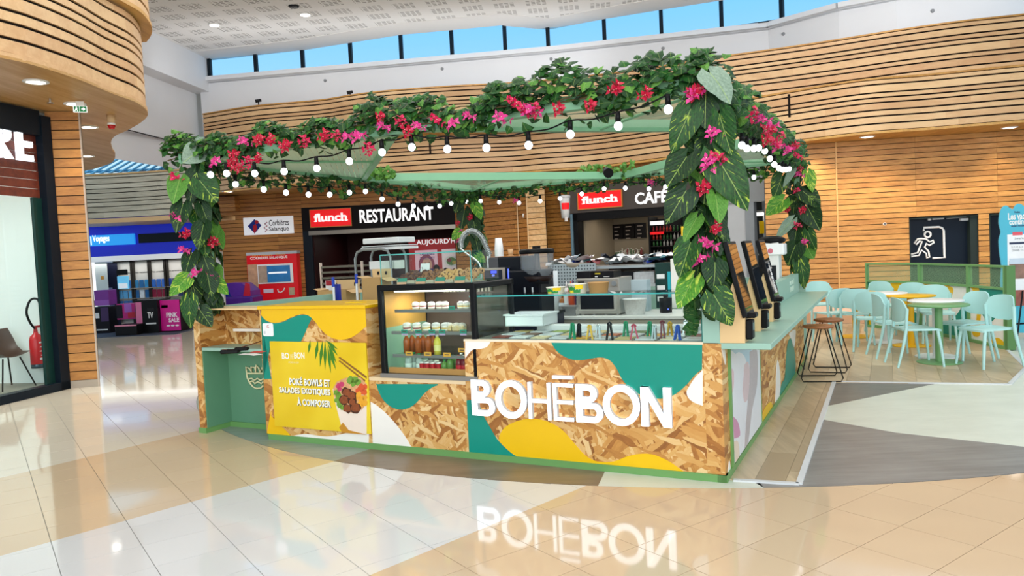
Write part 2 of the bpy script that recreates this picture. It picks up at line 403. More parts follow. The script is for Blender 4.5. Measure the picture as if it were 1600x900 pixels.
# round inlay of sheet vinyl in radial sectors
VG = streak_mat('grey_vinyl', '#6e6a66', '#94908b'); VB = streak_mat('brown_vinyl', '#6d5b4b', '#8d7a66'); VP = streak_mat('pale_vinyl', '#c9ccbd', '#dcdfd0', (2, 4, 1)); VS = streak_mat('green_grey_vinyl', '#7b857b', '#9da69b')
def ang(p): return math.atan2(p[1]-CC.y, p[0]-CC.x)
def sector(a0, a1, m):
    n = max(3, int(abs(a1-a0)/.06)); pts = [CC+Vector((math.cos(a0+(a1-a0)*k/n), math.sin(a0+(a1-a0)*k/n)))*CRAD for k in range(n+1)]
    part('vinyl_sheet', B().prism([tuple(CC)]+[tuple(p) for p in pts], -.006, 0), m, floor)
aA, aB, aC = ang(at(520, 721)), ang(at(935, 758)), ang(at(1193, 762)); aL = ang(at(352, 672))
sector(aL-.9, aA, VS); sector(aA, aB, VB); sector(aB, aC, VP)
aD = aC+1.35
p = [at(1193, 762), at(1283, 655), at(1400, 676), at(1600, 707)]
def poly_floor(name, pts, m, z1=0.0, z0=-.006): part(name, B().prism([(q.x, q.y) for q in pts], z0, z1), m, floor)
# right half of the inlay: dark wedge, pale field, dark wedge
rim = [CC+Vector((math.cos(aC+t*.1), math.sin(aC+t*.1)))*CRAD for t in range(0, 26)]
rim = [Vector((q.x, q.y, 0)) for q in rim]
pR = at(1283, 655); far = at(1600, 707); dirv = (far-pR).normalized(); hit = pR+dirv*2.2
k = min(range(len(rim)), key=lambda i: abs((rim[i]-pR).cross(dirv).z) + (0 if (rim[i]-pR).dot(dirv) > 0 else 9))
poly_floor('vinyl_sheet', [K(0, .3)]+rim[:k+1]+[at(1400, 676), pR], VG)
poly_floor('vinyl_sheet', [pR, at(1400, 676)]+rim[k:20]+[at(1460, 600), at(1290, 635)], VP)
poly_floor('vinyl_sheet', [at(1270, 640), at(1290, 635), at(1460, 600), at(1470, 590), at(1290, 590)], streak_mat('dark_vinyl', '#5f5c57', '#7d7a74'))
poly_floor('vinyl_sheet', [rim[19], rim[20], rim[22], at(1590, 545), at(1700, 500), at(1800, 520), at(1800, 600)], streak_mat('mauve_vinyl', '#7f7f8c', '#a0a0aa'), -.001)
poly_floor('vinyl_sheet', [at(1200, 504), at(1420, 506), at(1420, 488), at(1200, 489)], M_('#b08d74', .3), -.001)
poly_floor('vinyl_sheet', [at(1200, 489), at(1420, 488), at(1640, 485), at(1640, 460), at(1200, 466)], M_('#dfcdbf', .25), -.002)
poly_floor('vinyl_sheet', [at(1420, 520), at(1420, 486), at(1700, 484), at(1800, 510), at(1600, 520)], M_('#cfd0d2', .25), -.002)
# wood plank flooring: walkway beside the kiosk and the seating deck
WPL = wood_mat('plank_vinyl', '#ad9778', '#d0ba98', 'Y', .8, .35, .45)
deckL = [K(-.02, .06), at(1246, 757), at(1303, 597), K(-.02, 3.80)]
deckS = [K(-.02, 3.80), at(1303, 598), at(1577, 601), at(1602, 575), at(1575, 548), at(1480, 522), at(1345, 506), at(1200, 508)]
def planks(poly, d, wid, ln):
    d = d.normalized(); e = Vector((d.y, -d.x, 0)); us = [q.dot(d) for q in poly]; vs = [q.dot(e) for q in poly]
    pl = [(q.dot(d), q.dot(e)) for q in poly]
    if sum(pl[i][0]*pl[(i+1) % len(pl)][1]-pl[(i+1) % len(pl)][0]*pl[i][1] for i in range(len(pl))) < 0: pl = pl[::-1]
    r = 0; v = min(vs)
    while v < max(vs):
        u = min(us)-ln*(.37*r % 1)
        while u < max(us):
            sq = [(u+.001, v+.001), (u+ln-.001, v+.001), (u+ln-.001, v+wid-.001), (u+.001, v+wid-.001)]
            for i in range(len(pl)):
                if len(sq) > 2: sq = clip_line(sq, pl[i], pl[(i+1) % len(pl)])
            if len(sq) > 2 and parea(sq) > .002:
                w = [d*q[0]+e*q[1] for q in sq]; part('plank', B().prism([(q.x, q.y) for q in w], -.004, .005), WPL, floor)
            u += ln
        v += wid; r += 1
planks(deckL, S_, .19, 1.2); planks(deckS, S_, .23, 1.25)
ALU = M_('#d3d4d4', .4, 0)
for chain in ([at(1146, 751), at(1248, 757)], [at(1248, 757), at(1303, 597)], [at(1303, 597), at(1577, 601)], [at(1577, 601), at(1603, 575), at(1575, 548)]):
    for a, c in zip(chain, chain[1:]):
        d = (c-a).normalized(); e = Vector((d.y, -d.x, 0)); b = B()
        b.prism([(q.x, q.y) for q in (a+e*.022, c+e*.022, c-e*.018, a-e*.018)], -.004, .011)
        part('edge_trim', b, ALU, floor)

# ================================================================ TIMBER FASCIAS
ROWS_L = [.15, .15, .12, .15, .10, .10, .165, .10]; ROWS_U = [.13, .165, .10, .18, .10, .10, .15, .10]
def norm(r, t): s = sum(r); return [x*t/s for x in r]
DARKJ = M_('#17110d', .8)
def fascia(root, curve, z0, z1, rows, wood, seglen=2.3, th=.03, seed=1, gap=.034):
    """curved courses of boards in front of a dark backing; curve runs left to right as seen from the hall"""
    rnd = random.Random(seed); pts = resample(curve, .24); n = len(pts)
    nor = []
    for i in range(n):
        d = (pts[min(i+1, n-1)]-pts[max(i-1, 0)]).normalized(); nor.append(Vector((d.y, -d.x, 0)))
    def P(i, o, z): q = pts[i]+nor[i]*o; return (q.x, q.y, z)
    b = B(); b.add([P(i, 0, z) for z in (z0, z1) for i in range(n)], [(i, i+1, n+i+1, n+i) for i in range(n-1)], 0, True)
    part('backing', b, DARKJ, root)
    z = z0; R = norm(rows, z1-z0)
    for h in R:
        i = -rnd.randint(0, 6) if n > 9 else 0
        while i < n-1:
            k = max(2, int(seglen/.24*rnd.uniform(.7, 1.3))); a, c = max(i, 0), min(i+k, n-1); i += k
            if c-a < 1: continue
            o = th+rnd.uniform(-.002, .002); zz0, zz1 = z+gap/2, z+h-gap/2
            b = B(); ids = list(range(a, c+1)); m = len(ids)
            rowsv = [P(j, 0.002, zz0) for j in ids]+[P(j, o, zz0) for j in ids]+[P(j, o, zz1) for j in ids]+[P(j, .002, zz1) for j in ids]
            f = []
            for r in range(3):
                for j in range(m-1): f.append((r*m+j, r*m+j+1, (r+1)*m+j+1, (r+1)*m+j))
            b.add(rowsv, f, 0, False)
            for j in (0, m-1): b.add([rowsv[j], rowsv[m+j], rowsv[2*m+j], rowsv[3*m+j]], [(0, 1, 2, 3)])
            part('board', b, wood, root)
        z += h
    return pts, nor
def lip(root, curve, z, o0, o1, h, m, name='lip'):
    pts = resample(curve, .3); n = len(pts); b = B()
    nor = [Vector(((pts[min(i+1, n-1)]-pts[max(i-1, 0)]).normalized().y, -(pts[min(i+1, n-1)]-pts[max(i-1, 0)]).normalized().x, 0)) for i in range(n)]
    V = []
    for (o, zz) in ((o0, z), (o1, z), (o1, z+h), (o0, z+h)): V += [tuple((pts[i]+nor[i]*o)+Vector((0, 0, zz-pts[i].z))) for i in range(n)]
    b.add(V, [(r*n+i, r*n+i+1, ((r+1) % 4)*n+i+1, ((r+1) % 4)*n+i) for r in range(4) for i in range(n-1)])
    part(name, b, m, root)
flat = lambda q: Vector((q.x, q.y, 0))
low = [flat(atD(318, 27)), flat(atD(292, 24.6))]+[flat(at(x, y, 3.8)) for x, y in ((303, 306), (345, 300), (480, 288), (600, 281), (700, 275), (800, 271), (850, 267), (935, 261), (1050, 247), (1150, 234), (1250, 221), (1350, 209), (1450, 202), (1600, 190), (1740, 182))]
upp = [flat(at(x, y, 6.1)) for x, y in ((318, 178), (400, 165), (500, 156), (545, 149), (600, 142), (700, 134.5), (800, 129), (900, 120), (1000, 108), (1100, 92), (1200, 78), (1275, 67), (1350, 55), (1400, 47), (1500, 33), (1600, 22), (1740, 5))]
CL, CU = crom(low, 8), crom(upp, 8)
t1 = thing('trim_1', kind='structure'); fascia(t1, CL, 3.83, 4.93, ROWS_L, FWOOD, seed=3)
lip(t1, CL, 3.78, -.02, .05, .05, WGOLD); lip(t1, CL, 4.93, -.3, .045, .04, WGOLD, 'ledge')
t2 = thing('trim_2', kind='structure'); fascia(t2, CU, 5.0, 6.07, ROWS_U, FWOOD, seed=5)
lip(t2, CU, 4.97, -.02, .05, .03, WGOLD); lip(t2, CU, 6.07, -.4, .045, .035, WGOLD, 'cap')
for (x, y, w_, h_) in ((1229, 166, .05, .52), (672, 228, .05, .45)):          # dark expansion slots in the lower tier
    c = min(resample(CL, .1), key=lambda q: abs((EYE+ray(x, y)*(q.y/ray(x, y).y)).x-q.x)); z = (EYE+ray(x, y)*(c.y/ray(x, y).y)).z
    part('expansion_slot', B(T(c.x, c.y-.045, z)).box(-w_/2, w_/2, -.01, .03, -h_/2, h_/2), DARKJ, t1)
for (x, y) in ((404, 161), (547, 148)):                                     # little spotlights on the fascia cap
    q = at(x, y, 6.2); part('spotlight', B(T(q.x, q.y, 6.11)).cyl((0, 0, 0), (0, 0, .12), .02, n=6).cyl((-.08, -.02, .14), (.08, 0, .17), .05, .04, 8), DARK, t2)
# soffit and the deck between the two tiers
def sheet(name, pts, z, m, kind='structure', parent=None, th=.04):
    b = B().prism([(q.x, q.y) for q in pts], z, z+th)
    return solo(name, b, m, kind=kind) if parent is None else part(name, b, m, parent)
back = [flat(atD(x, D)) for x, D in ((1760, 20), (1200, 22), (1100, 25), (700, 30), (280, 31))]
part('soffit', B().prism([(q.x, q.y) for q in resample(CL, .5)]+[(q.x, q.y) for q in back], 3.8, 3.84), WGOLD, t1)
part('deck', B().prism([(q.x, q.y) for q in resample(CL, .5)]+[(q.x, q.y) for q in back], 4.925, 4.94), WGOLD, t1)
part('underside', B().prism([(q.x, q.y) for q in resample(CU, .5)]+[(q.x, q.y) for q in back], 4.965, 4.985), WGOLD, t2)

# ---- white wall, sill, clerestory
PLAS = M_('#e2e4e8', .7, var=.02, scale=2)
sill_px = ((312, 126), (600, 101), (870, 77.5), (1200, 41), (1310, 11), (1400, -6), (1640, -34))
ZS = 7.1
SP = [flat(at(x, y, ZS)) for x, y in sill_px]
wb = thing('wall_back', kind='structure')
b = B()
for a, c in zip(SP, SP[1:]): b.add([(a.x, a.y, 6.0), (c.x, c.y, 6.0), (c.x, c.y, ZS), (a.x, a.y, ZS)], [(0, 1, 2, 3)])
b2 = B()
for a, c in zip(SP, SP[1:]):
    d = (c-a).normalized(); o = Vector((d.y, -d.x, 0))
    b2.add([tuple(a)[:2]+(ZS-.05,), tuple(a+o*.16)[:2]+(ZS-.05,), tuple(a+o*.16)[:2]+(ZS+.07,), tuple(a)[:2]+(ZS+.09,), tuple(c)[:2]+(ZS-.05,), tuple(c+o*.16)[:2]+(ZS-.05,), tuple(c+o*.16)[:2]+(ZS+.07,), tuple(c)[:2]+(ZS+.09,)],
           [(0, 4, 5, 1), (1, 5, 6, 2), (2, 6, 7, 3), (0, 1, 2, 3), (4, 7, 6, 5)])
part('plaster', b, PLAS, wb); part('sill', b2, PLAS, wb)
part('sky_blocker', B().prism([(q.x, q.y) for q in SP]+[(SP[-1].x+1, 26), (-11, 27), (-11.5, 22)], 7.0, 7.04), PLAS, wb)  # unseen sheet added to block skylight behind the fascia
for x, y in ((508, 126), (691, 107.5), (861, 92), (1036, 75.5), (1224, 53), (1457, 17)):      # little fixing caps on the plaster
    q = None
    for a, c in zip(SP, SP[1:]):
        d = (c-a).normalized(); n = Vector((d.y, -d.x, 0)); h = onp(x, y, a, n)
        if -0.1 <= (h-a).dot(d) <= (c-a).length+.1 and abs(h.z) < 9: q = (h, n)
    if q: part('fixing_cap', B().cyl(q[0]-q[1]*.01, q[0]+q[1]*.04, .05, .035, 10), M_('#8d9094', .5), wb)
MULL = M_('#0d1a24', .4)
def plan_hit(x):
    best = None; k = max(0, min(len(sill_px)-2, sum(x > p[0] for p in sill_px)-1)); (xa, ya), (xb, yb) = sill_px[k], sill_px[k+1]
    d0 = ray(x, ya+(yb-ya)*(x-xa)/(xb-xa)); dv = Vector((d0.x, d0.y, 0)).normalized()
    for a, c in zip(SP, SP[1:]):
        e = c-a; den = dv.x*e.y-dv.y*e.x; t = (a.x*e.y-a.y*e.x)/den; s = (a.x*dv.y-a.y*dv.x)/den
        if 0 <= s <= 1: best = (dv*t, e.normalized())
    return best
mx = [329, 401, 474, 549, 628, 707, 790, 857, 945, 1034, 1128, 1222, 1340, 1450, 1560]
PANE = glass_mat('window_pane', (.82, .93, .99, 1), .4)
for i in range(len(mx)-1):
    p0, p1 = plan_hit(mx[i]), plan_hit(mx[i+1]); w = thing('window_%d' % (i+1), kind='structure')
    a, c = p0[0], p1[0]; d = (c-a).normalized(); n = Vector((d.y, -d.x, 0))
    wdt = .05
    fb = B(); M = frame((a.x, a.y, ZS+.06), d, Z_); L = (c-a).length
    fb.M = M; fb.box(-wdt, wdt, 0, 1.7, -.05, .05); fb.box(0, L, 0, .03, -.03, .03); fb.box(0, L, 1.67, 1.7, -.03, .03)
    fo = part('frame', fb, MULL, w)
    gb = B(M); gb.box(wdt, L-.03, .03, 1.67, -.006, .006); part('pane', gb, PANE, fo)
# ---- ceiling with its perforated fields
def ceil_mat():
    g = N('perforated_plaster'); s = g.n('SeparateXYZ'); g.l(g.coord('Object', (1, 1, 1), (0, 0, .12)), s.inputs[0])
    def band(v, per, duty): return g.math('LESS_THAN', g.math('FRACT', g.math('DIVIDE', v, per)), duty)
    x, y = s.outputs[0], s.outputs[1]
    blk = g.math('MULTIPLY', band(x, .8, .66), band(y, .62, .62))
    hole = g.math('MULTIPLY', band(x, .132, .72), band(y, .096, .5))
    f = g.math('MULTIPLY', blk, hole)
    g.base(g.mix(f, srgb('#ecebe9'), srgb('#a09d99'))); g.p.inputs['Roughness'].default_value = .8; return g.m
ZC = 7.72
cpx = ((150, 0), (222, 42), (328, 94), (480, 77), (625, 54), (785, 39), (790, 40), (856, 46), (945, 29), (1034, 14.5), (1120, 1), (1290, -22), (1500, -50))
CE = [flat(at(x, y, ZC)) for x, y in cpx]
ceil = thing('ceiling', kind='structure')
part('plasterboard', B().prism([(q.x, q.y) for q in CE]+[(14, 9), (-9, 9)], ZC, ZC+.06), ceil_mat(), ceil)
# solid margin of the ceiling, slightly lower, along its edge
inn = [q+Vector((.0, -1.0, 0)) for q in CE]
for i in range(2, len(CE)-1):
    part('margin', B().prism([(q.x, q.y) for q in (CE[i], CE[i+1], inn[i+1], inn[i])], ZC-.012, ZC+.03), M_('#e6e4e1', .8, var=.02), ceil)
def downlight(p, label, r=.11, down=True, es=14, spot=0):
    t = thing('ceiling_light', label, 'light', T(p.x, p.y, p.z), 'recessed downlights')
    M = T(p.x, p.y, p.z)
    ro = part('trim_ring', B(M).lathe([(r, 0), (r+.035, 0), (r+.035, -.012), (r, -.018), (r, 0)], n=20), WHITE, t)
    part('lamp', B(M).lathe([(.0001, -.006), (r, -.006), (r, -.002), (.0001, -.002)], n=20), M_('#ffffff', .4, var=0, emit='#fff6ea', es=es), ro)
    if spot:
        l = bpy.data.lights.new('downlight', 'SPOT'); l.energy = spot; l.spot_size = 1.9; l.spot_blend = .8; l.color = (1, .86, .68); l.shadow_soft_size = .1
        o = bpy.data.objects.new('downlight_beam', l); COL.objects.link(o); o.parent = t; o.location = (0, 0, -.05)
for (x, y), lb in (((335, 39), 'white downlight in the perforated ceiling nearest the left edge of it'), ((477, 23), 'white downlight in the perforated ceiling beside the small black sensor')):
    downlight(at(x, y, ZC), lb, .12)
p = at(459, 9.5, ZC); t = thing('smoke_sensor', 'small black round sensor in the perforated ceiling beside a downlight', 'sensor', T(p.x, p.y, p.z))
part('grille', B(T(p.x, p.y, p.z)).lathe([(.0001, -.03), (.11, -.03), (.13, 0), (.0001, 0)], n=14), DARK, t)
for k in range(6): part('slot', B(T(p.x, p.y, p.z)).box(-.10+.033*k, -.085+.033*k, -.07, .07, -.034, -.03), M_('#8b8b8b', .5), t)
# upper roof that closes the hall over and behind the viewer
solo('ceiling_upper', B().box(-24, 24, -7, 9, 9.0, 9.1), M_('#e6e4e0', .8), kind='structure')

# ================================================================ LEFT EDGE OF THE ATRIUM
wl = thing('wall_left', kind='structure')
a = flat(at(328, 94, ZC)); c = flat(at(222, 42, ZC)); d = (c-a).normalized(); n = Vector((-d.y, d.x, 0)); n = n if n.x > 0 else -n
far = a; near = a+d*16
def wallq(b, p, q, z0, z1): b.add([(p.x, p.y, z0), (q.x, q.y, z0), (q.x, q.y, z1), (p.x, p.y, z1)], [(0, 1, 2, 3)])
b = B(); wallq(b, far, near, 6.75, ZC+.05)
p1, p2 = far-n*.5, near-n*.5
b.add([(far.x, far.y, 6.75), (near.x, near.y, 6.75), (p2.x, p2.y, 6.75), (p1.x, p1.y, 6.75)], [(0, 1, 2, 3)])
wallq(b, p1, p2, 5.15, 6.75)
q1, q2 = p1-n*1.2, p2-n*1.2
b.add([(p1.x, p1.y, 5.15), (p2.x, p2.y, 5.15), (q2.x, q2.y, 5.15), (q1.x, q1.y, 5.15)], [(0, 1, 2, 3)])
wallq(b, q1+Vector((1.9, 3.4, 0)), q2, 4.4, 5.15)
wallq(b, a, SP[0], 4.97, ZC); wallq(b, p1, flat(atD(318, 24)), 4.9, 6.9); wallq(b, SP[0]+Vector((-.6, .15, 0)), flat(atD(340, 24)), 4.97, 9)
part('plaster', b, PLAS, wl)
b = B(); b.box(0, 1, 0, .02, 0, .03); b.M = ID
jb = B(); wallq(jb, p1+n*.006, p2+n*.006, 5.13, 5.16); part('joint', jb, DARK, wl)
# ================================================================ boarded walls
def boarded(root, p, q, z0, z1, h=.122, m=None, seam=2.4, gap=.014, out=.022, holes=(), name='board', seed=2):
    """flat wall p->q (left to right as seen) of horizontal boards over a dark backing; holes = (s0, s1, z0, z1) openings"""
    rnd = random.Random(seed); p = flat(p); q = flat(q); d = (q-p).normalized(); L = (q-p).length; M = frame(p, d, Z_)
    def cuts(za, zb):
        iv = [(0, L)]
        for s0, s1, a, c in holes:
            if zb > a+.01 and za < c-.01:
                nv = []
                for x0, x1 in iv:
                    if x0 < s0: nv.append((x0, min(x1, s0)))
                    if x1 > s1: nv.append((max(x0, s1), x1))
                    if not (x0 < s0 or x1 > s1): pass
                iv = [v for v in nv if v[1]-v[0] > .01]
        return iv
    bk = B(M); zs = sorted({z0, z1}|{min(max(z, z0), z1) for hh in holes for z in hh[2:]})
    for za, zb in zip(zs, zs[1:]):
        for x0, x1 in cuts(za, zb): bk.box(x0, x1, za, zb, -.03, 0)
    part('backing', bk, DARKJ, root)
    n = max(1, round((z1-z0)/h)); h = (z1-z0)/n
    for i in range(n):
        za, zb = z0+i*h+gap/2, z0+(i+1)*h-gap/2
        for x0, x1 in cuts(za, zb):
            xs = [x0]+[k*seam for k in range(1, 20) if x0+.1 < k*seam < x1-.1]+[x1]
            for a, c in zip(xs, xs[1:]):
                part(name, B(M).box(a+.002, c-.002, za, zb, .0, out+rnd.uniform(-.002, .002)), m, root)
    return M, L
# ================================================================ LEFT SHOP (glass front, pillar, curved fascia)
pA, pB = at(103, 607), at(156, 603)                     # pillar foot
wp = thing('wall_pillar', kind='structure')
boarded(wp, pA, pB, .10, 3.8, .126, WWOOD, 9, .012)
part('kick_board', B(frame(pA, pB-pA, Z_)).box(0, (pB-pA).length, 0, .10, -.02, .02), M_('#a99c8c', .5), wp)
dS = (pA-at(0, 632)).normalized(); nS = Vector((dS.y, -dS.x, 0))
sideM = frame(pB, Vector((-dS.x*-1, dS.y, 0)), Z_)
b = B(); bq = pB*1.12+Vector((-.25, 0, 0)); b.add([tuple(pB), tuple(bq), (bq.x, bq.y, 3.8), (pB.x, pB.y, 3.8)], [(0, 1, 2, 3)]); part('return', b, M_('#c8b8a8', .6), wp)
b = B(frame(pB, pB-pA, Z_)).box(-.012, .006, 0, 3.8, .0, .03); part('corner_bead', b, M_('#b8a898', .4), wp)
shop = thing('shopfront', 'glazed shopfront with dark frame and white letters at left edge', 'shopfront', T(pA.x, pA.y, 0))
o = pA-dS*3.6; FM = frame(o, dS, Z_); FL = 3.6                # local x runs away from the viewer to the pillar
fb = B(FM)
fb.box(FL-.16, FL, 0, 3.72, -.06, .08); fb.box(0, FL, 0, .11, -.06, .08); part('frame', fb, NAVY, shop)
part('header_frame', B(FM).box(0, FL-.16, 3.45, 3.78, -.06, .06), NAVY, shop)
hz = 2.62
for i in range(7): part('sign_board', B(FM).box(0, FL-.16, hz+i*.12+.004, hz+(i+1)*.12-.004, -.06, -.03), DWOOD, shop)
part('jamb', B(FM).box(FL-.30, FL-.16, .11, hz, -.055, -.01), M_('#16332f', .2), shop)
part('pane', B(FM).box(0, FL-.30, .11, hz, -.05, -.04), SHOPGLASS, shop)
def onshop(x, y, off=0.0): h = FM.inverted() @ onp(x, y, o+nS*off, nS); return h
lt = thing('channel_letters', 'big white letters R and E on the dark timber sign board at left edge', 'sign', T(pA.x, pA.y, 3))
e0, e1 = onshop(22, 250), onshop(48, 198)
hL = onshop(28, 197).y-onshop(27, 249).y
wL = onshop(48, 240).x-onshop(25, 240).x; zE = onshop(30, 250).y; xE = onshop(26, 240).x
LW = M_('#ffffff', .4, var=0, emit='#eaf4ff', es=1.2)
def blockE(b, x, z, w, h, t, d):
    b.box(x, x+t, z, z+h, -.02, d)
    for zz in (0, (h-t*.9)/2, h-t*.9): b.box(x+t, x+w, z+zz, z+zz+t*.9, -.02, d)
b = B(FM); blockE(b, xE, zE, wL, hL, wL*.36, .035); part('letter', b, LW, lt)
b = B(FM); t_ = wL*.36; x = xE-wL*1.35
b.box(x, x+t_, zE, zE+hL, -.02, .035)
arc = [(x+t_+.0+wL*.62*math.cos(a)*1.0, zE+hL*.72+hL*.28*math.sin(a)) for a in [PI/2-k*PI/10 for k in range(11)]]
inn_ = [(x+t_+wL*.28*math.cos(a), zE+hL*.72+hL*.13*math.sin(a)) for a in [-PI/2+k*PI/10 for k in range(11)]]
for i in range(10): b.prism([arc[i], arc[i+1], inn_[9-i], inn_[10-i]], -.02, .035)
b.prism([(x+t_, zE+hL*.46), (x+t_*1.2, zE+hL*.44), (x+wL*1.02, zE), (x+wL*.62, zE), (x+t_, zE+hL*.40)], -.02, .035)
part('letter', b, LW, lt)
# interior of that shop
inn0 = o-nS*2.2; wsi = thing('wall_shop', kind='structure')
WS = M_('#e9eeeb', .6, var=.02)
part('plaster', B(FM).box(-3, FL+.45, 0, 3.8, -2.3, -2.2), WS, wsi)
part('end_wall', B(FM).box(FL+.38, FL+.45, 0, 3.8, -2.3, -.1).box(FL-.02, FL+.40, 0, 3.8, -.14, -.1), WS, wsi)
part('grey_band', B(FM).box(-3, FL+.37, 1.50, 1.68, -2.198, -2.19), M_('#5d5f5e', .6), wsi)
part('shop_floor', B(FM).box(-3, FL+.37, .0, .02, -2.2, -.15), M_('#8d897c', .5), wsi)
area('shop_light', FM @ Vector((1.5, 3.6, -1.2)), (0, 0, 0), 2, 1, 90, (1, 1, .97))
# fire extinguisher on the end wall behind the glass
ENDX = FL+.38
def onend(x, y): return FM.inverted() @ onp(x, y, FM @ Vector((ENDX-.1, 0, 0)), dS)
pe = onend(57, 548)
ex = thing('fire_extinguisher', 'red fire extinguisher hanging behind the shop glass at left', 'extinguisher', FM @ T(0, 0, 0) @ Matrix.Translation((ENDX-.09, pe.y-.25, pe.z)))
XM = ROOTM[ex.name] @ Matrix.Rotation(-PI/2, 4, 'X')          # z up again
RED = M_('#c8131d', .3, var=.04)
part('cylinder', B(XM).lathe([(.0001, .03), (.085, .03), (.092, .05), (.092, .40), (.075, .46), (.03, .50), (.03, .52), (.0001, .52)], n=20), RED, ex)
part('base_ring', B(XM).lathe([(.0001, 0), (.088, 0), (.094, .06), (.0001, .06)], n=20), M_('#4a5a66', .3, .6), ex)
b = B(XM)
for k, (w, h) in enumerate(((.11, .02), (.08, .012), (.10, .012), (.06, .012), (.11, .03))): b.box(-w/2, w/2, -.096, -.092, .36-k*.06, .36-k*.06+h)
part('label_print', b, M_('#f4dede', .4), ex)
part('valve', B(XM).cyl((0, 0, .52), (0, 0, .60), .028, .02).box(-.02, .15, -.02, .02, .58, .61), M_('#b3121c', .35), ex)
part('hose', B(XM).tube(crom([(.0, 0, .56), (-.10, -.02, .66), (-.16, -.03, .82), (-.08, -.03, .98), (.06, -.02, .98), (.12, 0, .82), (.12, .0, .55), (.15, 0, .3), (.14, 0, .12)], 6), .016, 8), BLACK, ex)
part('horn', B(XM).cyl((.15, 0, .3), (.2, 0, .58), .012, .03, 10), BLACK, ex)
# brown shell chair behind the glass
pc = at(20, 607, .02); ch = thing('shell_chair', 'brown shell chair with thin black legs behind the shop glass', 'chair', T(pc.x, pc.y, .02, 1.2))
CMx = ROOTM[ch.name]; vs = []; nn = 12; rows = [(.0, .16), (.05, .30), (.12, .33), (.25, .32), (.36, .24)]
b = B(CMx)
prof = [(-.05, .44, .20), (.18, .43, .24), (.30, .50, .25), (.36, .66, .25), (.40, .82, .20)]
for i in range(nn+1):
    t = -1+2*i/nn
    for (y, z, w) in prof: vs.append((t*w, y-.1*t*t, z+.07*t*t*(1 if z < .6 else .2)))
m5 = len(prof); b.add(vs, [(i*m5+j, (i+1)*m5+j, (i+1)*m5+j+1, i*m5+j+1) for i in range(nn) for j in range(m5-1)], 0, True)
part('shell', b, M_('#4a3226', .4), ch)
for sx in (-1, 1):
    for y0, y1 in ((-.02, -.14), (.22, .36)): part('leg', B(CMx).tube([(sx*.12, y0, .43), (sx*.24, y1, 0)], .011, 6), BLACK, ch)
# curved timber soffit and fascia over the left shop
ls = [at(x, y, 3.8) for x, y in ((-120, 70), (0, 90), (60, 104), (125, 125), (175, 146), (215, 161), (231, 177), (222, 190), (200, 203), (180, 212.5), (173.5, 222), (176, 234), (180, 241), (177, 252), (163, 259), (137, 266), (100, 271))]
SC = crom([flat(q) for q in ls], 6)
t3 = thing('trim_3', kind='structure')
poly = [(q.x, q.y) for q in SC]+[(-14, SC[-1].y), (-14, SC[0].y)]
part('soffit', B().prism(poly, 3.80, 3.83), wood_mat('soffit_oak_left', '#b98a4c', '#d9b582', 'Y', .5), t3)
k1 = min(range(len(SC)), key=lambda i: -SC[i].x if SC[i].y < 12 else 9)
off = [Vector((q.x-.05, q.y, 0)) for q in SC[:k1+14]]
fascia(t3, off, 3.86, 4.98, ROWS_L, FWOOD, seed=9)
lip(t3, off, 3.82, -.03, .05, .05, FWOOD)
up2 = [Vector((q.x+.03, q.y+.12, 0)) for q in SC[:k1+14]]
t4 = thing('trim_4', kind='structure'); fascia(t4, up2, 5.05, 6.17, ROWS_U, FWOOD, seed=10)
poly = [(q.x, q.y) for q in up2]+[(-14, up2[-1].y), (-14, up2[0].y)]
part('underside', B().prism([(q.x+.06, q.y) for q in up2]+[(-14, up2[-1].y), (-14, up2[0].y)], 5.0, 5.05), WGOLD, t4)
for (x, y), lb in (((56, 127), 'round downlight in the left timber soffit nearest the viewer'), ((117, 162), 'round downlight in the left timber soffit above the small exit sign'), ((139, 198), 'round downlight in the left timber soffit just right of the pillar top'), ((136, 243.5), 'farthest round downlight in the left timber soffit')):
    downlight(at(x, y, 3.8), lb, .10, spot=60)
def exit_sign(q, right, w, label, hang=.06, left=False):
    M = frame(q, right, Z_); t = thing('exit_sign', label, 'sign', T(q.x, q.y, q.z)); h = w*.5
    G = M_('#0b6b3a', .4, var=0, emit='#0f8a4a', es=.35); Wt = M_('#ffffff', .4, var=0, emit='#ffffff', es=.9)
    part('plate', B(M).box(-w/2, w/2, -h, 0, -.012, .012), Wt, t)
    part('hanger', B(M).box(-w*.3, w*.3, 0, hang, -.01, .01), WHITE, t)
    part('green_field', B(M).box(-w*.02, w*.48, -h*.95, -h*.05, .013, .016), G, t)
    b = B(M); c = w*.23
    b.box(c-w*.13, c+w*.02, -h*.57, -h*.43, .017, .02); b.prism([(c, -h*.2), (c+w*.17, -h*.5), (c, -h*.8)], .017, .02); part('arrow', b, Wt, t)
    b = B(M); c = -w*.25
    b.box(c-w*.2, c+w*.2, -h*.95, -h*.05, .013, .015); part('door_field', b, G, t)
    b = B(M); b.cyl((c, -h*.22, .016), (c, -h*.22, .02), h*.09, n=8); b.prism([(c-.03*w, -h*.32), (c+.06*w, -h*.36), (c+.02*w, -h*.62), (c-.09*w, -h*.58)], .016, .02)
    b.prism([(c-.09*w, -h*.55), (c-.02*w, -h*.6), (c-.12*w, -h*.88), (c-.17*w, -h*.85)], .016, .02); b.prism([(c, -h*.6), (c+.04*w, -h*.55), (c+.1*w, -h*.88), (c+.05*w, -h*.88)], .016, .02); part('runner', b, Wt, t)
    return t
q = at(125, 166, 3.72); exit_sign(q, Vector((1, .35, 0)), .155, 'green exit sign with arrow under the left timber soffit')
q = at(173, 180, 3.8); al = thing('alarm_beacon', 'red and white alarm beacon under the left timber soffit', 'alarm', T(q.x, q.y, 3.8)); AM = ROOTM[al.name]
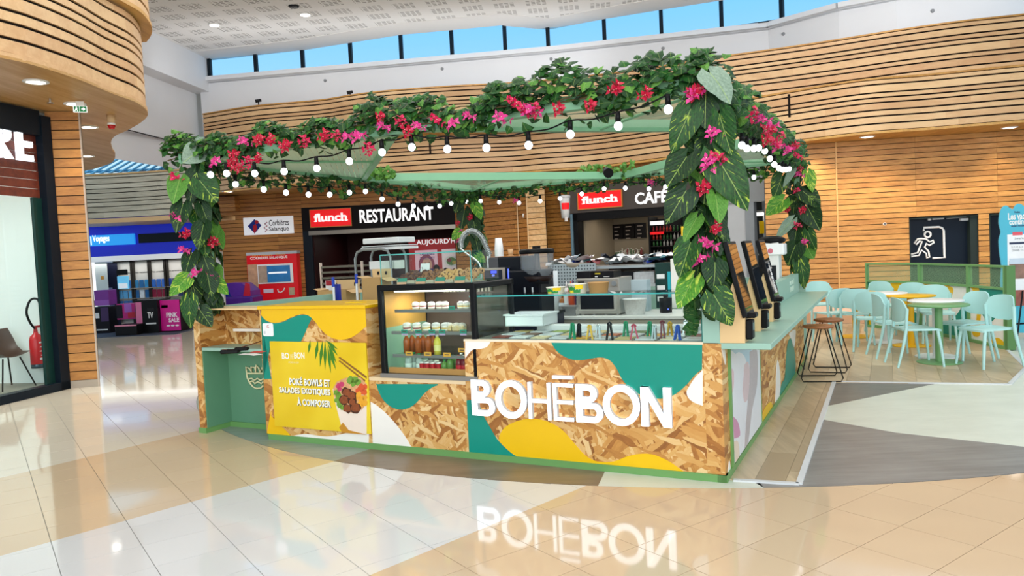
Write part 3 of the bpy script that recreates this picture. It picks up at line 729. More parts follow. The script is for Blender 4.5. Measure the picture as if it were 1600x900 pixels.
part('base', B(AM).lathe([(.0001, -.11), (.05, -.11), (.055, 0), (.0001, 0)], n=14), M_('#d6b58a', .5), al)
part('collar', B(AM).lathe([(.0001, -.14), (.052, -.14), (.052, -.11), (.0001, -.11)], n=14), WHITE, al)
part('dome', B(AM).lathe([(.0001, -.20), (.03, -.195), (.05, -.17), (.052, -.14), (.0001, -.14)], n=14), M_('#b80f14', .25), al)
q = at(78, 154, 3.8); part('deflector', B(T(q.x, q.y, 3.8)).cyl((0, 0, -.05), (0, 0, 0), .012, n=8).cyl((0, 0, -.06), (0, 0, -.052), .04, n=10), STEEL, thing('sprinkler_head', 'small sprinkler head in left timber soffit beside downlight', 'sprinkler', T(q.x, q.y, 3.8)))

# ================================================================ TRAVEL SHOP beyond the pillar
DV = 20.2; v0, v1 = atD(120, DV), atD(327, DV)
wv = thing('wall_travel_shop', kind='structure')
VM = frame(flat(v0), flat(v1)-flat(v0), Z_); VL = (v1-v0).length
def onv(x, y, off=0.0): h = VM.inverted() @ onp(x, y, VM @ Vector((0, 0, off)), VM.to_3x3() @ Vector((0, 0, 1))); return h
zb, zt = onv(200, 399).y, onv(200, 344).y
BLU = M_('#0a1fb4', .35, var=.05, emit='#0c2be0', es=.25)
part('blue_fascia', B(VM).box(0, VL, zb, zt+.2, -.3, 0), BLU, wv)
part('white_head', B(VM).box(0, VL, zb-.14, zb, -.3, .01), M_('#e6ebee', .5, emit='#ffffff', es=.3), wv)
part('back_wall', B(VM).box(0, VL, 0, zb, -1.0, -.9), M_('#d3d1cb', .6), wv)
part('mat', B(VM).box(0, VL, .0, .012, -.9, 2.3), M_('#3c4454', .8), wv)
area('travel_light', VM @ Vector((VL*.5, zb-.2, -.2)), (0, 0, 0), 4, .4, 14)
sg = thing('shop_sign', 'light blue lit sign reading Voyages on the blue fascia', 'sign', VM @ Matrix.Translation((2, 2, 0)))
a, c = onv(139, 385), onv(211, 365)
part('panel', B(VM).box(-.2, c.x, a.y, c.y, .0, .08), M_('#1c8fe0', .4, var=0, emit='#2a9df0', es=.7), sg)
b = text_b('Voyages', VM @ Matrix.Translation((onv(148, 380).x, onv(148, 381).y, .081)), w=onv(174, 378).x-onv(148, 378).x, h=onv(150, 369.5).y-onv(150, 382.5).y, depth=.01, bold=.008)
b.M = VM; s0 = onv(145.5, 383); b.box(s0.x-.01, s0.x+.012, s0.y, onv(145.5, 370).y, .081, .09); b.box(onv(138, 384).x, onv(143, 384).x, onv(138, 383.5).y, onv(138, 382).y, .081, .09)
b.tube([VM @ Vector(v) for v in ((onv(139, 384).x, onv(139, 374).y, .085), (onv(142, 384).x, onv(142, 374.5).y, .085), (onv(142, 384).x, onv(142, 379).y, .085))], .012, 6) if False else None
part('lettering', b, M_('#ffffff', .4, var=0, emit='#ffffff', es=1), sg)
sg = thing('shop_sign', 'dark unlit sign panel on the blue fascia right of the light blue sign', 'sign', VM @ Matrix.Translation((4, 2, 0)))
a, c = onv(219, 380), onv(300, 362); part('panel', B(VM).box(a.x, c.x, a.y, c.y, 0, .08), M_('#0a1a26', .4), sg)
# brochure racks
FRM = M_('#242427', .4)
rnd = random.Random(4)
for i, (x0, x1, lb, cs) in enumerate(((185, 207, 'tall white brochure rack headed by a line of print, left of three others', ['#2b6fb5', '#5aa7d8']), (211, 233, 'tall brochure rack with blue leaflets, second from left in the travel shop', ['#2f7fb0', '#1d5f96', '#d8dde0']), (238, 260, 'tall brochure rack with blue and wine red leaflets in the travel shop', ['#2c63b8', '#8a1436', '#cfd2d6']), (263, 285, 'tall brochure rack with portrait leaflets beside the flowered post', ['#1d3f8c', '#22345f', '#c9c4b8']))):
    a, c = onv(x0, 470, -.5), onv(x1, 406, -.5); w = c.x-a.x; h = zb-.17
    r = thing('brochure_rack', lb, 'rack', VM @ Matrix.Translation((a.x, 0, -.5)))
    RM = ROOTM[r.name]
    part('back_panel', B(RM).box(0, w, .1, h, -.03, 0), M_('#d8d3c8', .5), r)
    part('frame', B(RM).box(-.05, 0, 0, h, -.04, .06).box(w, w+.05, 0, h, -.04, .06).box(-.05, w+.05, h, h+.04, -.04, .06), M_('#2b2620', .4), r)
    part('header_print', text_b(('Nos sélections', 'Nos vacances', 'Nos croisières', 'Nos partenaires')[i], RM @ Matrix.Translation((w*.08, h*.82, .002)), w=w*.84, h=.05, depth=.003), DARK, r)
    for row in range(4):
        z = h*.60-row*h*.155
        part('shelf', B(RM).box(0, w, z-.02, z, 0, .09), M_('#8d8578', .5), r)
        for k in range(3): part('brochure', B(RM).box(w*(.06+.31*k), w*(.06+.31*k)+w*.26, z, z+h*.12, .03, .045), M_(cs[(row) % len(cs)] if k != 1 else cs[(row+(i % 2)) % len(cs)], .4, var=.35, scale=14), r)
a, c = onv(168, 470, -.4), onv(182, 405, -.4)
r = thing('banner_panel', 'tall dark navy banner panel left of the brochure racks', 'banner', VM @ Matrix.Translation((a.x, 0, -.4)))
part('panel', B(VM).box(a.x, c.x, .05, zb-.18, -.42, -.4), M_('#10122a', .4), r)
b = B(VM); 
for k in range(5): b.box(a.x+.05, a.x+.16+.03*(k % 2), 1.1-k*.16, 1.13-k*.16, -.4, -.397)
part('print', b, M_('#7a7fa8', .5), r)
a, c = onv(152, 470, -.2), onv(166, 408, -.2)
r = thing('door_leaf', 'pale shop door with small orange sticker beside dark banner', 'door', VM @ Matrix.Translation((a.x, 0, -.2)))
part('leaf', B(VM).box(a.x, c.x, .0, zb-.16, -.22, -.2), M_('#cfd6d2', .3), r); s = onv(160, 434, -.2); part('sticker', B(VM).box(s.x-.04, s.x+.04, s.y-.05, s.y+.05, -.2, -.197), M_('#c98a2b', .5), r)
def vbox(name, label, cat, x0, x1, y0, y1, off, dep, col, prints=(), txt=()):
    a, c = onv(x0, y1, off), onv(x1, y0, off); r = thing(name, label, cat, VM @ Matrix.Translation((a.x, max(a.y, .012), off)))
    part('body', B(VM).bbox(a.x, c.x, max(a.y, .012), c.y, off-dep, off, .01), col, r)
    for (u0, u1, w0, w1, m) in prints: part('print', B(VM).box(a.x+(c.x-a.x)*u0, a.x+(c.x-a.x)*u1, a.y+(c.y-a.y)*w0, a.y+(c.y-a.y)*w1, off, off+.006), m, r)
    for (s, u, w, ww, hh, m) in txt: part('lettering', text_b(s, VM @ Matrix.Translation((a.x+(c.x-a.x)*u, a.y+(c.y-a.y)*w, off+.007)), w=(c.x-a.x)*ww, h=(c.y-a.y)*hh, depth=.004, bold=.03), m, r)
    return r
MAG = M_('#d3128e', .4, var=.08); WP = M_('#f5e9f2', .4); PUR = M_('#7a2f93', .4, var=.1)
vbox('fabric_bin', 'bright magenta display bin with white lettering in front of the brochure racks', 'bin', 246, 281, 468, 524, 1.6, .6, BLACK, [(.04, .97, .12, 1.0, MAG), (.24, .5, .78, .86, WP)], [('PINK', .42, .5, .45, .14, WP), ('SALE', .5, .36, .42, .12, WP), ('...', .4, .24, .5, .05, WP)])
vbox('display_bin', 'black display bin with white screen logo left of the magenta bin', 'bin', 214, 245, 468, 529, 1.75, .6, BLACK, [(.04, .3, .3, .95, M_('#d9739f', .4)), (.55, .85, .6, .78, M_('#1a1a1c', .3)), (.45, .9, .36, .40, M_('#d9d9d9', .4))], [('TV', .55, .52, .25, .16, WHITE)])
vbox('display_bin', 'small black display bin with pink rim nearest the timber pillar', 'bin', 181, 213, 507, 533, 2.1, .5, BLACK, [(.0, 1, .92, 1.0, M_('#e58fa8', .4))])
vbox('display_box', 'magenta and violet boxed display standing on the small black bin', 'box', 183, 213, 474, 500, 1.3, .4, M_('#c4187e', .4), [(.0, .3, .1, .95, M_('#191320', .4)), (.4, .75, .45, 1, M_('#a85fc0', .4)), (.55, .95, .1, .45, M_('#d01234', .4))])
vbox('display_box', 'violet boxed display behind the pillar edge in the travel shop', 'box', 148, 169, 453, 478, 1.0, .4, PUR, [(.0, 1, .0, .35, M_('#9a55b5', .4))])
vbox('display_box', 'black boxed display under the violet box behind the pillar', 'box', 147, 170, 479, 526, 1.1, .4, M_('#0f0d14', .4), [(.5, .95, .5, .98, M_('#3c1a52', .4)), (.08, .4, .62, .8, WHITE), (.15, .85, .2, .24, WHITE)])
vbox('lit_screen', 'bright light blue poster panel in front of the left brochure rack', 'screen', 184, 200, 431, 452, .2, .04, M_('#54b9e6', .4, var=.25, emit='#7fd0f5', es=.4), [(.0, 1, 1.08, 1.5, BLACK), (.1, .9, .05, .45, M_('#d8f0fa', .4, emit='#ffffff', es=.3))])
# pale curved fascia of that hall
pf = [flat(q) for q in (at(60, 350, 2.85), at(130, 350, 2.85), at(180, 347, 2.85), at(230, 341, 2.85), at(280, 333, 2.85), at(330, 322, 2.85))]
t5 = thing('trim_5', kind='structure')
dpf = [Vector((q.x, 18.6+(.15*math.sin(i*.9)), 0)) for i, q in enumerate([atD(x, 18.6) for x in (90, 140, 190, 240, 290, 345)])]
zf0, zf1 = 1.6+(424-347)*18.6/1168, 1.6+(421-272)*18.6/1168
fascia(t5, crom(dpf, 6), zf0+.08, zf1, [.15, .13, .11, .08, .14, .10, .12, .14, .07], PWOOD, seed=12, gap=.02)
lip(t5, crom(dpf, 6), zf0-.04, -1.5, .05, .11, M_('#d9b585', .5))
lip(t5, crom(dpf, 6), zf1, -.3, .06, .04, M_('#c9a878', .5))
# glazed roof beyond it
w = thing('window_15', kind='structure'); q0, q1 = atD(95, 21.5), atD(262, 21.5); zz0 = 1.6+(420-276)*21.5/1168
gb = B(); gb.add([(q0.x, 21.5, zz0-.3), (q1.x, 21.5, zz0-.3), (q1.x+.3, 27, zz0+2.3), (q0.x, 27, zz0+2.6)], [(0, 1, 2, 3)]); part('pane', gb, glass_mat('roof_glass', (.75, .95, 1, 1), .3), w)
for i in range(12):
    t = i/11; a = Vector((q0.x+(q1.x-q0.x)*t, 21.45, zz0-.3)); c = Vector((q0.x+(q1.x-q0.x)*t+.9, 27, zz0+2.4)); part('glazing_bar', B().tube([a, c], .035, 4), M_('#8fcbe6', .4), w)
for s in (.25, .5, .75): part('glazing_bar', B().tube([Vector((q0.x, 21.5+5.5*s, zz0-.3+2.7*s)), Vector((q1.x, 21.5+5.5*s, zz0-.3+2.55*s))], .05, 4), M_('#5f9fc0', .4), w)

# ================================================================ BACK WALL: restaurant and cafe fronts
DB = 24.0
g0, g1, g2, g3 = flat(atD(326, 23.6)), flat(atD(345, 24.0)), flat(atD(476, DB)), flat(atD(714, DB))
wr = thing('wall_restaurant', kind='structure')
boarded(wr, atD(286, 26), g0, 0, 3.8, .125, WWOOD, 9, seed=4)
boarded(wr, g0, g1, 0, 3.8, .125, wood_mat('pillar_oak', '#c08f50', '#e2b87c', rnd=.2), 9, seed=5)
boarded(wr, g1, g2, 0, 3.8, .125, WWOOD, 1.9, seed=6)
SG = frame(g2, g3-g2, Z_); SL = (g3-g2).length
def onr(x, y, off=0.0): return SG.inverted() @ onp(x, y, SG @ Vector((0, 0, off)), SG.to_3x3() @ Vector((0, 0, 1)))
zs0, zs1 = onr(600, 356).y, onr(560, 321).y
boarded(wr, g2, g3, zs1, 3.8, .125, WWOOD, 1.9, seed=7)
fr0 = thing('restaurant_front', 'dark restaurant front with red square and white lettering behind the kiosk', 'shopfront', SG)
part('sign_board', B(SG).box(0, SL, zs0, zs1, -.1, .04), M_('#0d080a', .6), fr0)
part('post', B(SG).box(0, .28, 0, zs0, -.1, .04), NAVY, fr0)
part('steel_lintel', B(SG).box(.2, SL, zs0-.13, zs0, -.1, .08), M_('#8b857b', .35, .6), fr0)
RB = M_('#e00b14', .4, var=0, emit='#f01018', es=.55)
def flunch(root, M, x0, x1, z0, z1):
    part('red_panel', B(M).box(x0, x1, z0, z1, .04, .09), RB, root)
    part('panel_rim', B(M).box(x0-.025, x0, z0-.025, z1+.025, .04, .095).box(x1, x1+.025, z0-.025, z1+.025, .04, .095).box(x0, x1, z0-.025, z0, .04, .095).box(x0, x1, z1, z1+.025, .04, .095), M_('#c8823a', .4), root)
    w, h = x1-x0, z1-z0
    b = text_b('flunch', M @ Matrix.Translation((x0+w*.09, z0+h*.30, .09)), w=w*.82, h=h*.48, depth=.02, bold=.03)
    b.M = M                                                     # slab serifs
    for u in (.10, .235, .30, .42, .47, .56, .60, .70, .80, .88): b.box(x0+w*u-.012*w, x0+w*u+.05*w, z0+h*.30, z0+h*.335, .09, .11)
    part('lettering', b, M_('#ffffff', .4, var=0, emit='#ffffff', es=.6), root)
a, c = onr(487, 355), onr(548, 326)
flunch(fr0, SG, a.x, c.x, a.y, c.y)
a, c = onr(563, 349), onr(677, 322)
part('lettering', text_b('RESTAURANT', SG @ Matrix.Translation((a.x, a.y, .05)), w=c.x-a.x, h=(c.y-a.y)*.97, depth=.03, bold=.02), M_('#ffffff', .4, var=0, emit='#ffffff', es=.7), fr0)
MAROON = M_('#2a0a0c', .5, var=.15)
ri = thing('wall_restaurant_inside', kind='structure')
part('left_return', B(SG).box(.26, .32, 0, zs0, -5, -.1), MAROON, ri); part('back', B(SG).box(0, SL, 0, zs0+.2, -5.1, -5), MAROON, ri)
part('right_return', B(SG).box(SL-.05, SL, 0, zs0, -5, -.1), MAROON, ri); part('ceiling', B(SG).box(0, SL, zs0+.1, zs0+.15, -5, -.1), BLACK, ri)
for i, (x, y) in enumerate(((572, 361.5), (624, 360.5), (640, 362))):
    q = onp(x, y, SG @ Vector((0, 0, -2.5)), SG.to_3x3() @ Vector((0, 0, 1))); q.z = zs0+.09
    downlight(q, 'warm downlight in the restaurant ceiling, %s under the lettering' % ('leftmost', 'middle', 'rightmost round one')[i], .1)
q = SG @ Vector((onr(661, 358, -2).x, zs0+.08, -2)); t = thing('ceiling_panel_light', 'long white light panel in the restaurant ceiling', 'light', T(q.x, q.y, q.z)); part('diffuser', B(SG).box(onr(648, 358, -2).x, onr(674, 358, -2).x, zs0+.03, zs0+.06, -2.2, -1.8), LAMP, t); part('frame', B(SG).box(onr(647, 358, -2).x, onr(675, 358, -2).x, zs0+.06, zs0+.1, -2.22, -1.78), WHITE, t)
q = SG @ Vector((SL*.5, zs0-.1, -2.5)); area('restaurant_light', q, (0, 0, 0), 3, 2, 25, (1, .9, .8))
# red posters panel
def plate(x0, x1, y0, y1, off): a, c = onr(x0, y1, off), onr(x1, y0, off); return a.x, c.x, a.y, c.y
x0, x1, z0, z1 = plate(643, 722, 371, 470, -1.2)
pp = thing('menu_wall', 'deep red menu wall reading AUJOURD in the restaurant', 'sign', SG @ Matrix.Translation((x0, 0, -1.2)))
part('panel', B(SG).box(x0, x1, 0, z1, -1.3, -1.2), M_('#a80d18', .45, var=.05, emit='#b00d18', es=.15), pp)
a, c = onr(651, 385, -1.2), onr(710, 375, -1.2)
part('lettering', text_b("AUJOURD'HUI", SG @ Matrix.Translation((a.x, a.y, -1.2)), w=(onr(722, 380, -1.2).x-a.x), h=.22, depth=.01, bold=.01), M_('#ffffff', .4, var=0, emit='#fff', es=.5), pp)
def poster(root, x0, x1, y0, y1, off, bgc, blobs):
    a, c = onr(x0, y1, off), onr(x1, y0, off); part('poster', B(SG).box(a.x, c.x, a.y, c.y, off, off+.012), bgc, root)
    for k, (u, w, r, sx, sy, m) in enumerate(blobs):
        cx, cy = a.x+(c.x-a.x)*u, a.y+(c.y-a.y)*w; R = r*(c.x-a.x)
        part('print', B(SG).prism([(cx+R*sx*math.cos(t*PI/8), cy+R*sy*math.sin(t*PI/8)) for t in range(16)], off+.012, off+.014+k*.0015), m, root)
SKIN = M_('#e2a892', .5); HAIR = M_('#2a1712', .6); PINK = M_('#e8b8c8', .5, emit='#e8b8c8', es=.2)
poster(pp, 650, 683, 390, 428, -1.18, PINK, [(.5, .38, .36, 1, 1.25, M_('#a13d5c', .5)), (.52, .36, .25, .9, 1.3, SKIN), (.44, .45, .03, 1, 1, HAIR), (.62, .45, .03, 1, 1, HAIR), (.53, .2, .08, 1.3, .6, M_('#8c1f2d', .5)), (.3, .1, .2, 1, .6, M_('#2d2f7a', .5)), (.7, .08, .2, 1, .6, M_('#2d2f7a', .5))])
a = onr(655, 402, -1.17); part('lettering', text_b('ORIGINES', SG @ Matrix.Translation((onr(656, 400, -1.18).x, onr(656, 399.5, -1.18).y, -1.165)), w=onr(679, 400, -1.18).x-onr(656, 400, -1.18).x, h=.1, depth=.004, bold=.03), M_('#3b2f8f', .5), pp)
part('lettering', text_b('& VOLONTE', SG @ Matrix.Translation((onr(656, 400, -1.18).x, onr(656, 406, -1.18).y, -1.165)), w=onr(679, 400, -1.18).x-onr(656, 400, -1.18).x, h=.09, depth=.004), M_('#3b2f8f', .5), pp)
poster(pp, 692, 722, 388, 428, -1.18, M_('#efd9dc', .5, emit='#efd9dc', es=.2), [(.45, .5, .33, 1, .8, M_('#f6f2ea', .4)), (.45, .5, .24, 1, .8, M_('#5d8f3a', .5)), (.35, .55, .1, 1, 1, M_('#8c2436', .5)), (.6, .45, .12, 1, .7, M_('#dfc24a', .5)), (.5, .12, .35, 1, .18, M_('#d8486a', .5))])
# white town sign on the boards left of the restaurant
W1 = frame(g1, g2-g1, Z_)
def onw(x, y, off=.03): return W1.inverted() @ onp(x, y, W1 @ Vector((0, 0, off)), W1.to_3x3() @ Vector((0, 0, 1)))
a, c = onw(382, 368), onw(458, 337)
ts = thing('town_sign', 'white sign reading Corbières Salanque on the timber wall', 'sign', W1 @ Matrix.Translation((a.x, a.y, .03)))
part('plate', B(W1).box(a.x, c.x, a.y, c.y, .025, .055), M_('#f3f4f4', .4, var=.02, emit='#ffffff', es=.25), ts)
def cw(x, y): h = onw(x, y); return (h.x, h.y)
b = B(W1); b.prism([cw(387.5, 353.5), cw(398, 342.5), cw(409, 352), cw(398.5, 365)], .056, .06); part('blue_lozenge', b, M_('#1c2f86', .4), ts)
b = B(W1); b.prism([cw(396, 352), cw(400, 350), cw(402.5, 356), cw(398.5, 366), cw(395.5, 358)], .061, .064); part('red_figure', b, M_('#c2202d', .4), ts)
h = onw(401.5, 347); b = B(W1).cyl((h.x, h.y, .061), (h.x, h.y, .065), .062, n=14); part('red_dot', b, M_('#c2202d', .4), ts)
b = B(); b.tube([W1 @ Vector((*cw(x, y), .062)) for x, y in ((418, 347), (414, 350), (418, 353), (413, 356), (418, 359), (415, 362))], .016, 5); part('red_scroll', b, M_('#a11d35', .4), ts)
h0 = onw(421, 353); part('lettering', text_b('Corbières', W1 @ Matrix.Translation((h0.x, h0.y, .056)), w=onw(452, 350).x-h0.x, h=.19, depth=.006, bold=.008), M_('#3a3033', .5), ts)
h0 = onw(421, 362); part('lettering', text_b('Salanque', W1 @ Matrix.Translation((h0.x, h0.y-.03, .056)), w=onw(451, 350).x-h0.x, h=.19, depth=.006, bold=.008), M_('#3a3033', .5), ts)
# box-out of boards high on that wall
bo = thing('box_out', 'small boarded timber box-out high on the wall left of the restaurant', 'bulkhead', W1 @ Matrix.Translation((.2, 3, .1)))
a, c = onw(350, 332), onw(374, 308)
for i in range(4): part('board', B(W1).box(a.x, c.x, a.y+i*(c.y-a.y)/4+.008, a.y+(i+1)*(c.y-a.y)/4-.006, .03, .45), WWOOD, bo)
# red information kiosk
a, c = onw(389, 470, .5), onw(463, 396, .5)
rk = thing('information_kiosk', 'red information terminal with blue screen under the white town sign', 'kiosk', W1 @ Matrix.Translation((a.x, 0, .3)))
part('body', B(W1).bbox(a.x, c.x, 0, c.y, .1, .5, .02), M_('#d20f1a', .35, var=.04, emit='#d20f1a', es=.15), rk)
part('grey_top', B(W1).box(a.x, c.x+.02, c.y, c.y+.09, .12, .5), M_('#b9bdc0', .4), rk)
def rkp(name, x0, x1, y0, y1, d, m): a, c = onw(x0, y1, .5), onw(x1, y0, .5); part(name, B(W1).box(a.x, c.x, a.y, c.y, .5, .5+d), m, rk)
rkp('screen_bezel', 402, 457, 411, 444, .02, WHITE); rkp('screen', 406, 453, 414, 442, .024, M_('#1d5f96', .3, var=.5, scale=5, emit='#2f7fb8', es=.25)); rkp('screen_photo', 405, 417, 415, 442, .026, M_('#b9a18c', .4, var=.4)); rkp('screen_box', 420, 449, 424, 428, .027, M_('#e8f2fa', .4, emit='#fff', es=.4))
rkp('photo', 389, 402, 413, 450, .021, M_('#c99a78', .5, var=.4))
h0 = onw(391, 404, .5); part('lettering', text_b('CORBIERES SALANQUE', W1 @ Matrix.Translation((h0.x, h0.y-.05, .501)), w=onw(449, 400, .5).x-h0.x, h=.09, depth=.004, bold=.03), M_('#ffe9e6', .5), rk)
h0 = onw(391, 399, .5); part('lettering', text_b('Terre - Histoire - Vivante', W1 @ Matrix.Translation((h0.x, h0.y-.05, .501)), w=onw(446, 400, .5).x-h0.x, h=.07, depth=.004), M_('#f0b35a', .5), rk)
b = B(); b.tube([W1 @ Vector((*tuple(onw(x, y, .5))[:2], .51)) for x, y in ((434, 452), (435, 456), (439, 457), (443, 454), (445, 450))], .02, 5); part('arrow', b, WHITE, rk)
rkp('badge', 412, 427, 451, 458, .004, M_('#d8c8d8', .5)); rkp('portrait', 452, 460, 449, 461, .004, M_('#b8a486', .5, var=.4))
# purple ride behind the kiosk corner
a, c = onw(330, 476, 2.2), onw(392, 441, 2.2)
pr = thing('coin_ride', 'purple and blue glossy coin ride behind the left kiosk parapet', 'ride', W1 @ Matrix.Translation((a.x, 0, 2)))
Pm = M_('#5a2a9e', .3, var=.3, scale=5)
part('base', B(W1).bbox(a.x, c.x, 0, a.y+.2, 1.2, 2.2, .05), M_('#4a1f86', .3, var=.2), pr)
vs = [(a.x, a.y+.2), (c.x-.05, a.y+.2), (c.x-.05, c.y-.25), (c.x-.3, c.y-.02), (c.x-.8, c.y), (a.x+.5, c.y-.12), (a.x, c.y-.1)]
part('body', B(W1).prism(vs, 1.3, 2.1), Pm, pr); h = onw(345, 464, 2.2)
part('window', B(W1).prism([(h.x-.3, h.y-.15), (h.x+.35, h.y-.15), (h.x+.2, h.y+.16), (h.x-.15, h.y+.2)], 2.1, 2.13), M_('#1d2c8f', .2, var=.3), pr)
part('stripe', B(W1).prism([(h.x-.05, h.y+.05), (h.x+.12, h.y+.05), (h.x+.1, h.y+.18), (h.x, h.y+.16)], 2.13, 2.15), M_('#3aa0e0', .3), pr); h = onw(383, 455, 2.2)
part('red_panel', B(W1).prism([(h.x-.12, h.y-.3), (h.x+.12, h.y-.3), (h.x+.12, h.y+.2), (h.x, h.y+.25)], 2.1, 2.14), M_('#c01030', .3), pr)

# timber wall between restaurant and cafe, with pillar
h1, h2, h3, h4 = flat(atD(812, 22.0)), flat(atD(826, 21.5)), flat(atD(855, 21.1)), flat(atD(857, 22.0))
wc = thing('wall_cafe', kind='structure')
boarded(wc, g3, h1, 0, 3.8, .125, WWOOD, 1.35, seed=8); boarded(wc, h1, h2, 0, 3.8, .125, WWOOD, 9, seed=9)
boarded(wc, h2, h3, 0, 3.62, .16, wood_mat('lit_pillar_oak', '#cf9c62', '#ecc692', rnd=.15), 9, seed=10)  # pillar front in lighter oak, the bright light on it painted in
k0, k1_ = flat(atD(855, 22.0)), flat(atD(894, 21.6)); boarded(wc, k0, k1_, 0, 3.8, .125, WWOOD, 9, seed=11)
for q, D in ((atD(826.5, 21.45), 0), (atD(811, 21.95), 0)): part('corner_bead', B(T(q.x, q.y, 0)).box(-.012, .012, -.02, .02, 0, 3.7), M_('#e0c090', .4), wc)
q = onp(818, 337, h1, Vector((h2-h1).cross(Z_))); t = thing('wall_sensor', 'small white wall sensor on boards beside brightly lit timber pillar', 'sensor', T(q.x, q.y-.03, q.z)); part('housing', B(T(q.x, q.y-.03, q.z)).bbox(-.03, .03, -.03, .02, -.06, .06, .01), WHITE, t); part('lens', B(T(q.x, q.y-.03, q.z)).box(-.015, .015, -.035, -.028, -.03, .0), M_('#999', .3) if False else M_('#9a9a9a', .3), t)
c0, c1 = flat(atD(894, 21.4)), flat(atD(1085, 19.6)); CM = frame(c0, c1-c0, Z_); CLn = (c1-c0).length
def onc(x, y, off=0.0): return CM.inverted() @ onp(x, y, CM @ Vector((0, 0, off)), CM.to_3x3() @ Vector((0, 0, 1)))
z0c, z1c = onc(930, 331).y, onc(930, 290).y
boarded(wc, c0, c1, z1c, 3.8, .125, WWOOD, 9, seed=12)
cf = thing('cafe_front', 'taupe and black café front with red square sign behind the kiosk', 'shopfront', CM)
part('sign_board', B(CM).box(0, CLn, z0c, z1c, -.1, .04), M_('#4a423c', .45), cf)
part('black_head', B(CM).box(0, CLn, z0c-.22, z0c, -.3, .0), BLACK, cf)
part('steel_post', B(CM).box(0, .07, 0, z0c-.02, -.1, .05), M_('#6d8a98', .4, .3), cf); part('black_post', B(CM).box(.07, .2, 0, z0c-.02, -.4, 0), BLACK, cf)
a, c = onc(906, 327), onc(972, 297); flunch(cf, CM, a.x, c.x, a.y, c.y)
a, c = onc(994, 320), onc(1044, 297)
part('lettering', text_b('CAFÉ', CM @ Matrix.Translation((a.x, a.y, .05)), w=c.x-a.x, h=(c.y-a.y)*1.22, depth=.03, bold=.02), M_('#ffffff', .4, var=0, emit='#ffffff', es=.7), cf)
ci = thing('wall_cafe_inside', kind='structure')
TAU = M_('#9a8a72', .6, var=.04)
part('back', B(CM).box(0, CLn, 0, z0c, -2.6, -2.5), TAU, ci); part('ceiling', B(CM).box(0, CLn, z0c-.05, z0c, -2.6, -.1), BLACK, ci); part('left_return', B(CM).box(.2, .26, 0, z0c, -2.5, -.4), TAU, ci)
q = CM @ Vector((CLn*.45, z0c-.12, -1.2)); area('cafe_light', q, (0, 0, 0), 2.2, 1, 14, (1, .92, .8))
q = CM @ Vector((onc(987, 333, -1).x, z0c-.05, -1)); downlight(q, 'white downlight in café ceiling above menu board', .13)
a, c = onc(939, 375, -2.4), onc(1009, 348, -2.4)
mb = thing('menu_board', 'black four-panel menu board on the café back wall', 'board', CM @ Matrix.Translation((a.x, a.y, -2.4)))
wd = (c.x-a.x)/4
for k in range(4):
    part('panel', B(CM).box(a.x+k*wd+.01, a.x+(k+1)*wd-.01, a.y, c.y, -2.45, -2.4), M_('#140f10', .35), mb)
    b = B(CM)
    for j in range(4): b.box(a.x+k*wd+.09, a.x+k*wd+.09+wd*(.5 if j == 0 else .28+.1*((j+k) % 2)), c.y-.1-j*.12, c.y-.07-j*.12, -2.4, -2.396)
    part('print', b, M_('#a8988c', .5), mb)
# shelf with jars, bottles
zsh = onc(950, 402, -2.3).y
shf = solo('back_counter', B(CM).box(.3, onc(1018, 400, -2.3).x, 0, zsh-.03, -2.45, -1.9), M_('#15100f', .5), 'dark back counter along the café wall under the menu board', 'counter', CM)
rnd = random.Random(8)
jm = [M_('#8f8a78', .3, var=.3), M_('#3d5a35', .3, var=.3), M_('#5c4a38', .3), M_('#c8c2b4', .3), M_('#7a2a2a', .3)]
for k in range(22):
    x = .45+k*(onc(1012, 400, -2.3).x-.5)/22; h = rnd.uniform(.16, .30); r = rnd.uniform(.035, .055)
    t = thing('bottle', 'bottle or jar standing on the dark back counter of the café', 'bottle', CM @ Matrix.Translation((x, zsh-.03, -2.15)), 'bottles on the café back counter')
    MM = ROOTM[t.name] @ Matrix.Rotation(-PI/2, 4, 'X'); part('body', B(MM).lathe([(.0001, 0), (r, 0), (r, h*.6), (r*.45, h*.75), (r*.45, h*.92), (.0001, h*.92)], n=8), rnd.choice(jm), t); part('cap', B(MM).lathe([(.0001, h*.92), (r*.5, h*.92), (r*.5, h), (.0001, h)], n=8), M_('#d8d2c4', .4), t)
cr_ = onc(922, 392, -2.0); t = thing('wooden_crate', 'light wooden crate on the café back counter at left', 'crate', CM @ Matrix.Translation((cr_.x-.2, zsh-.03, -2.1)))
for k in range(3): part('slat', B(CM).box(cr_.x-.22, cr_.x+.22, zsh+.0+k*.11, zsh+.09+k*.11, -2.0, -1.98), M_('#c79a5e', .6, var=.2), t)
part('side', B(CM).box(cr_.x-.22, cr_.x-.2, zsh-.03, zsh+.31, -2.2, -2.0).box(cr_.x+.2, cr_.x+.22, zsh-.03, zsh+.31, -2.2, -2.0), M_('#b98a50', .6), t)
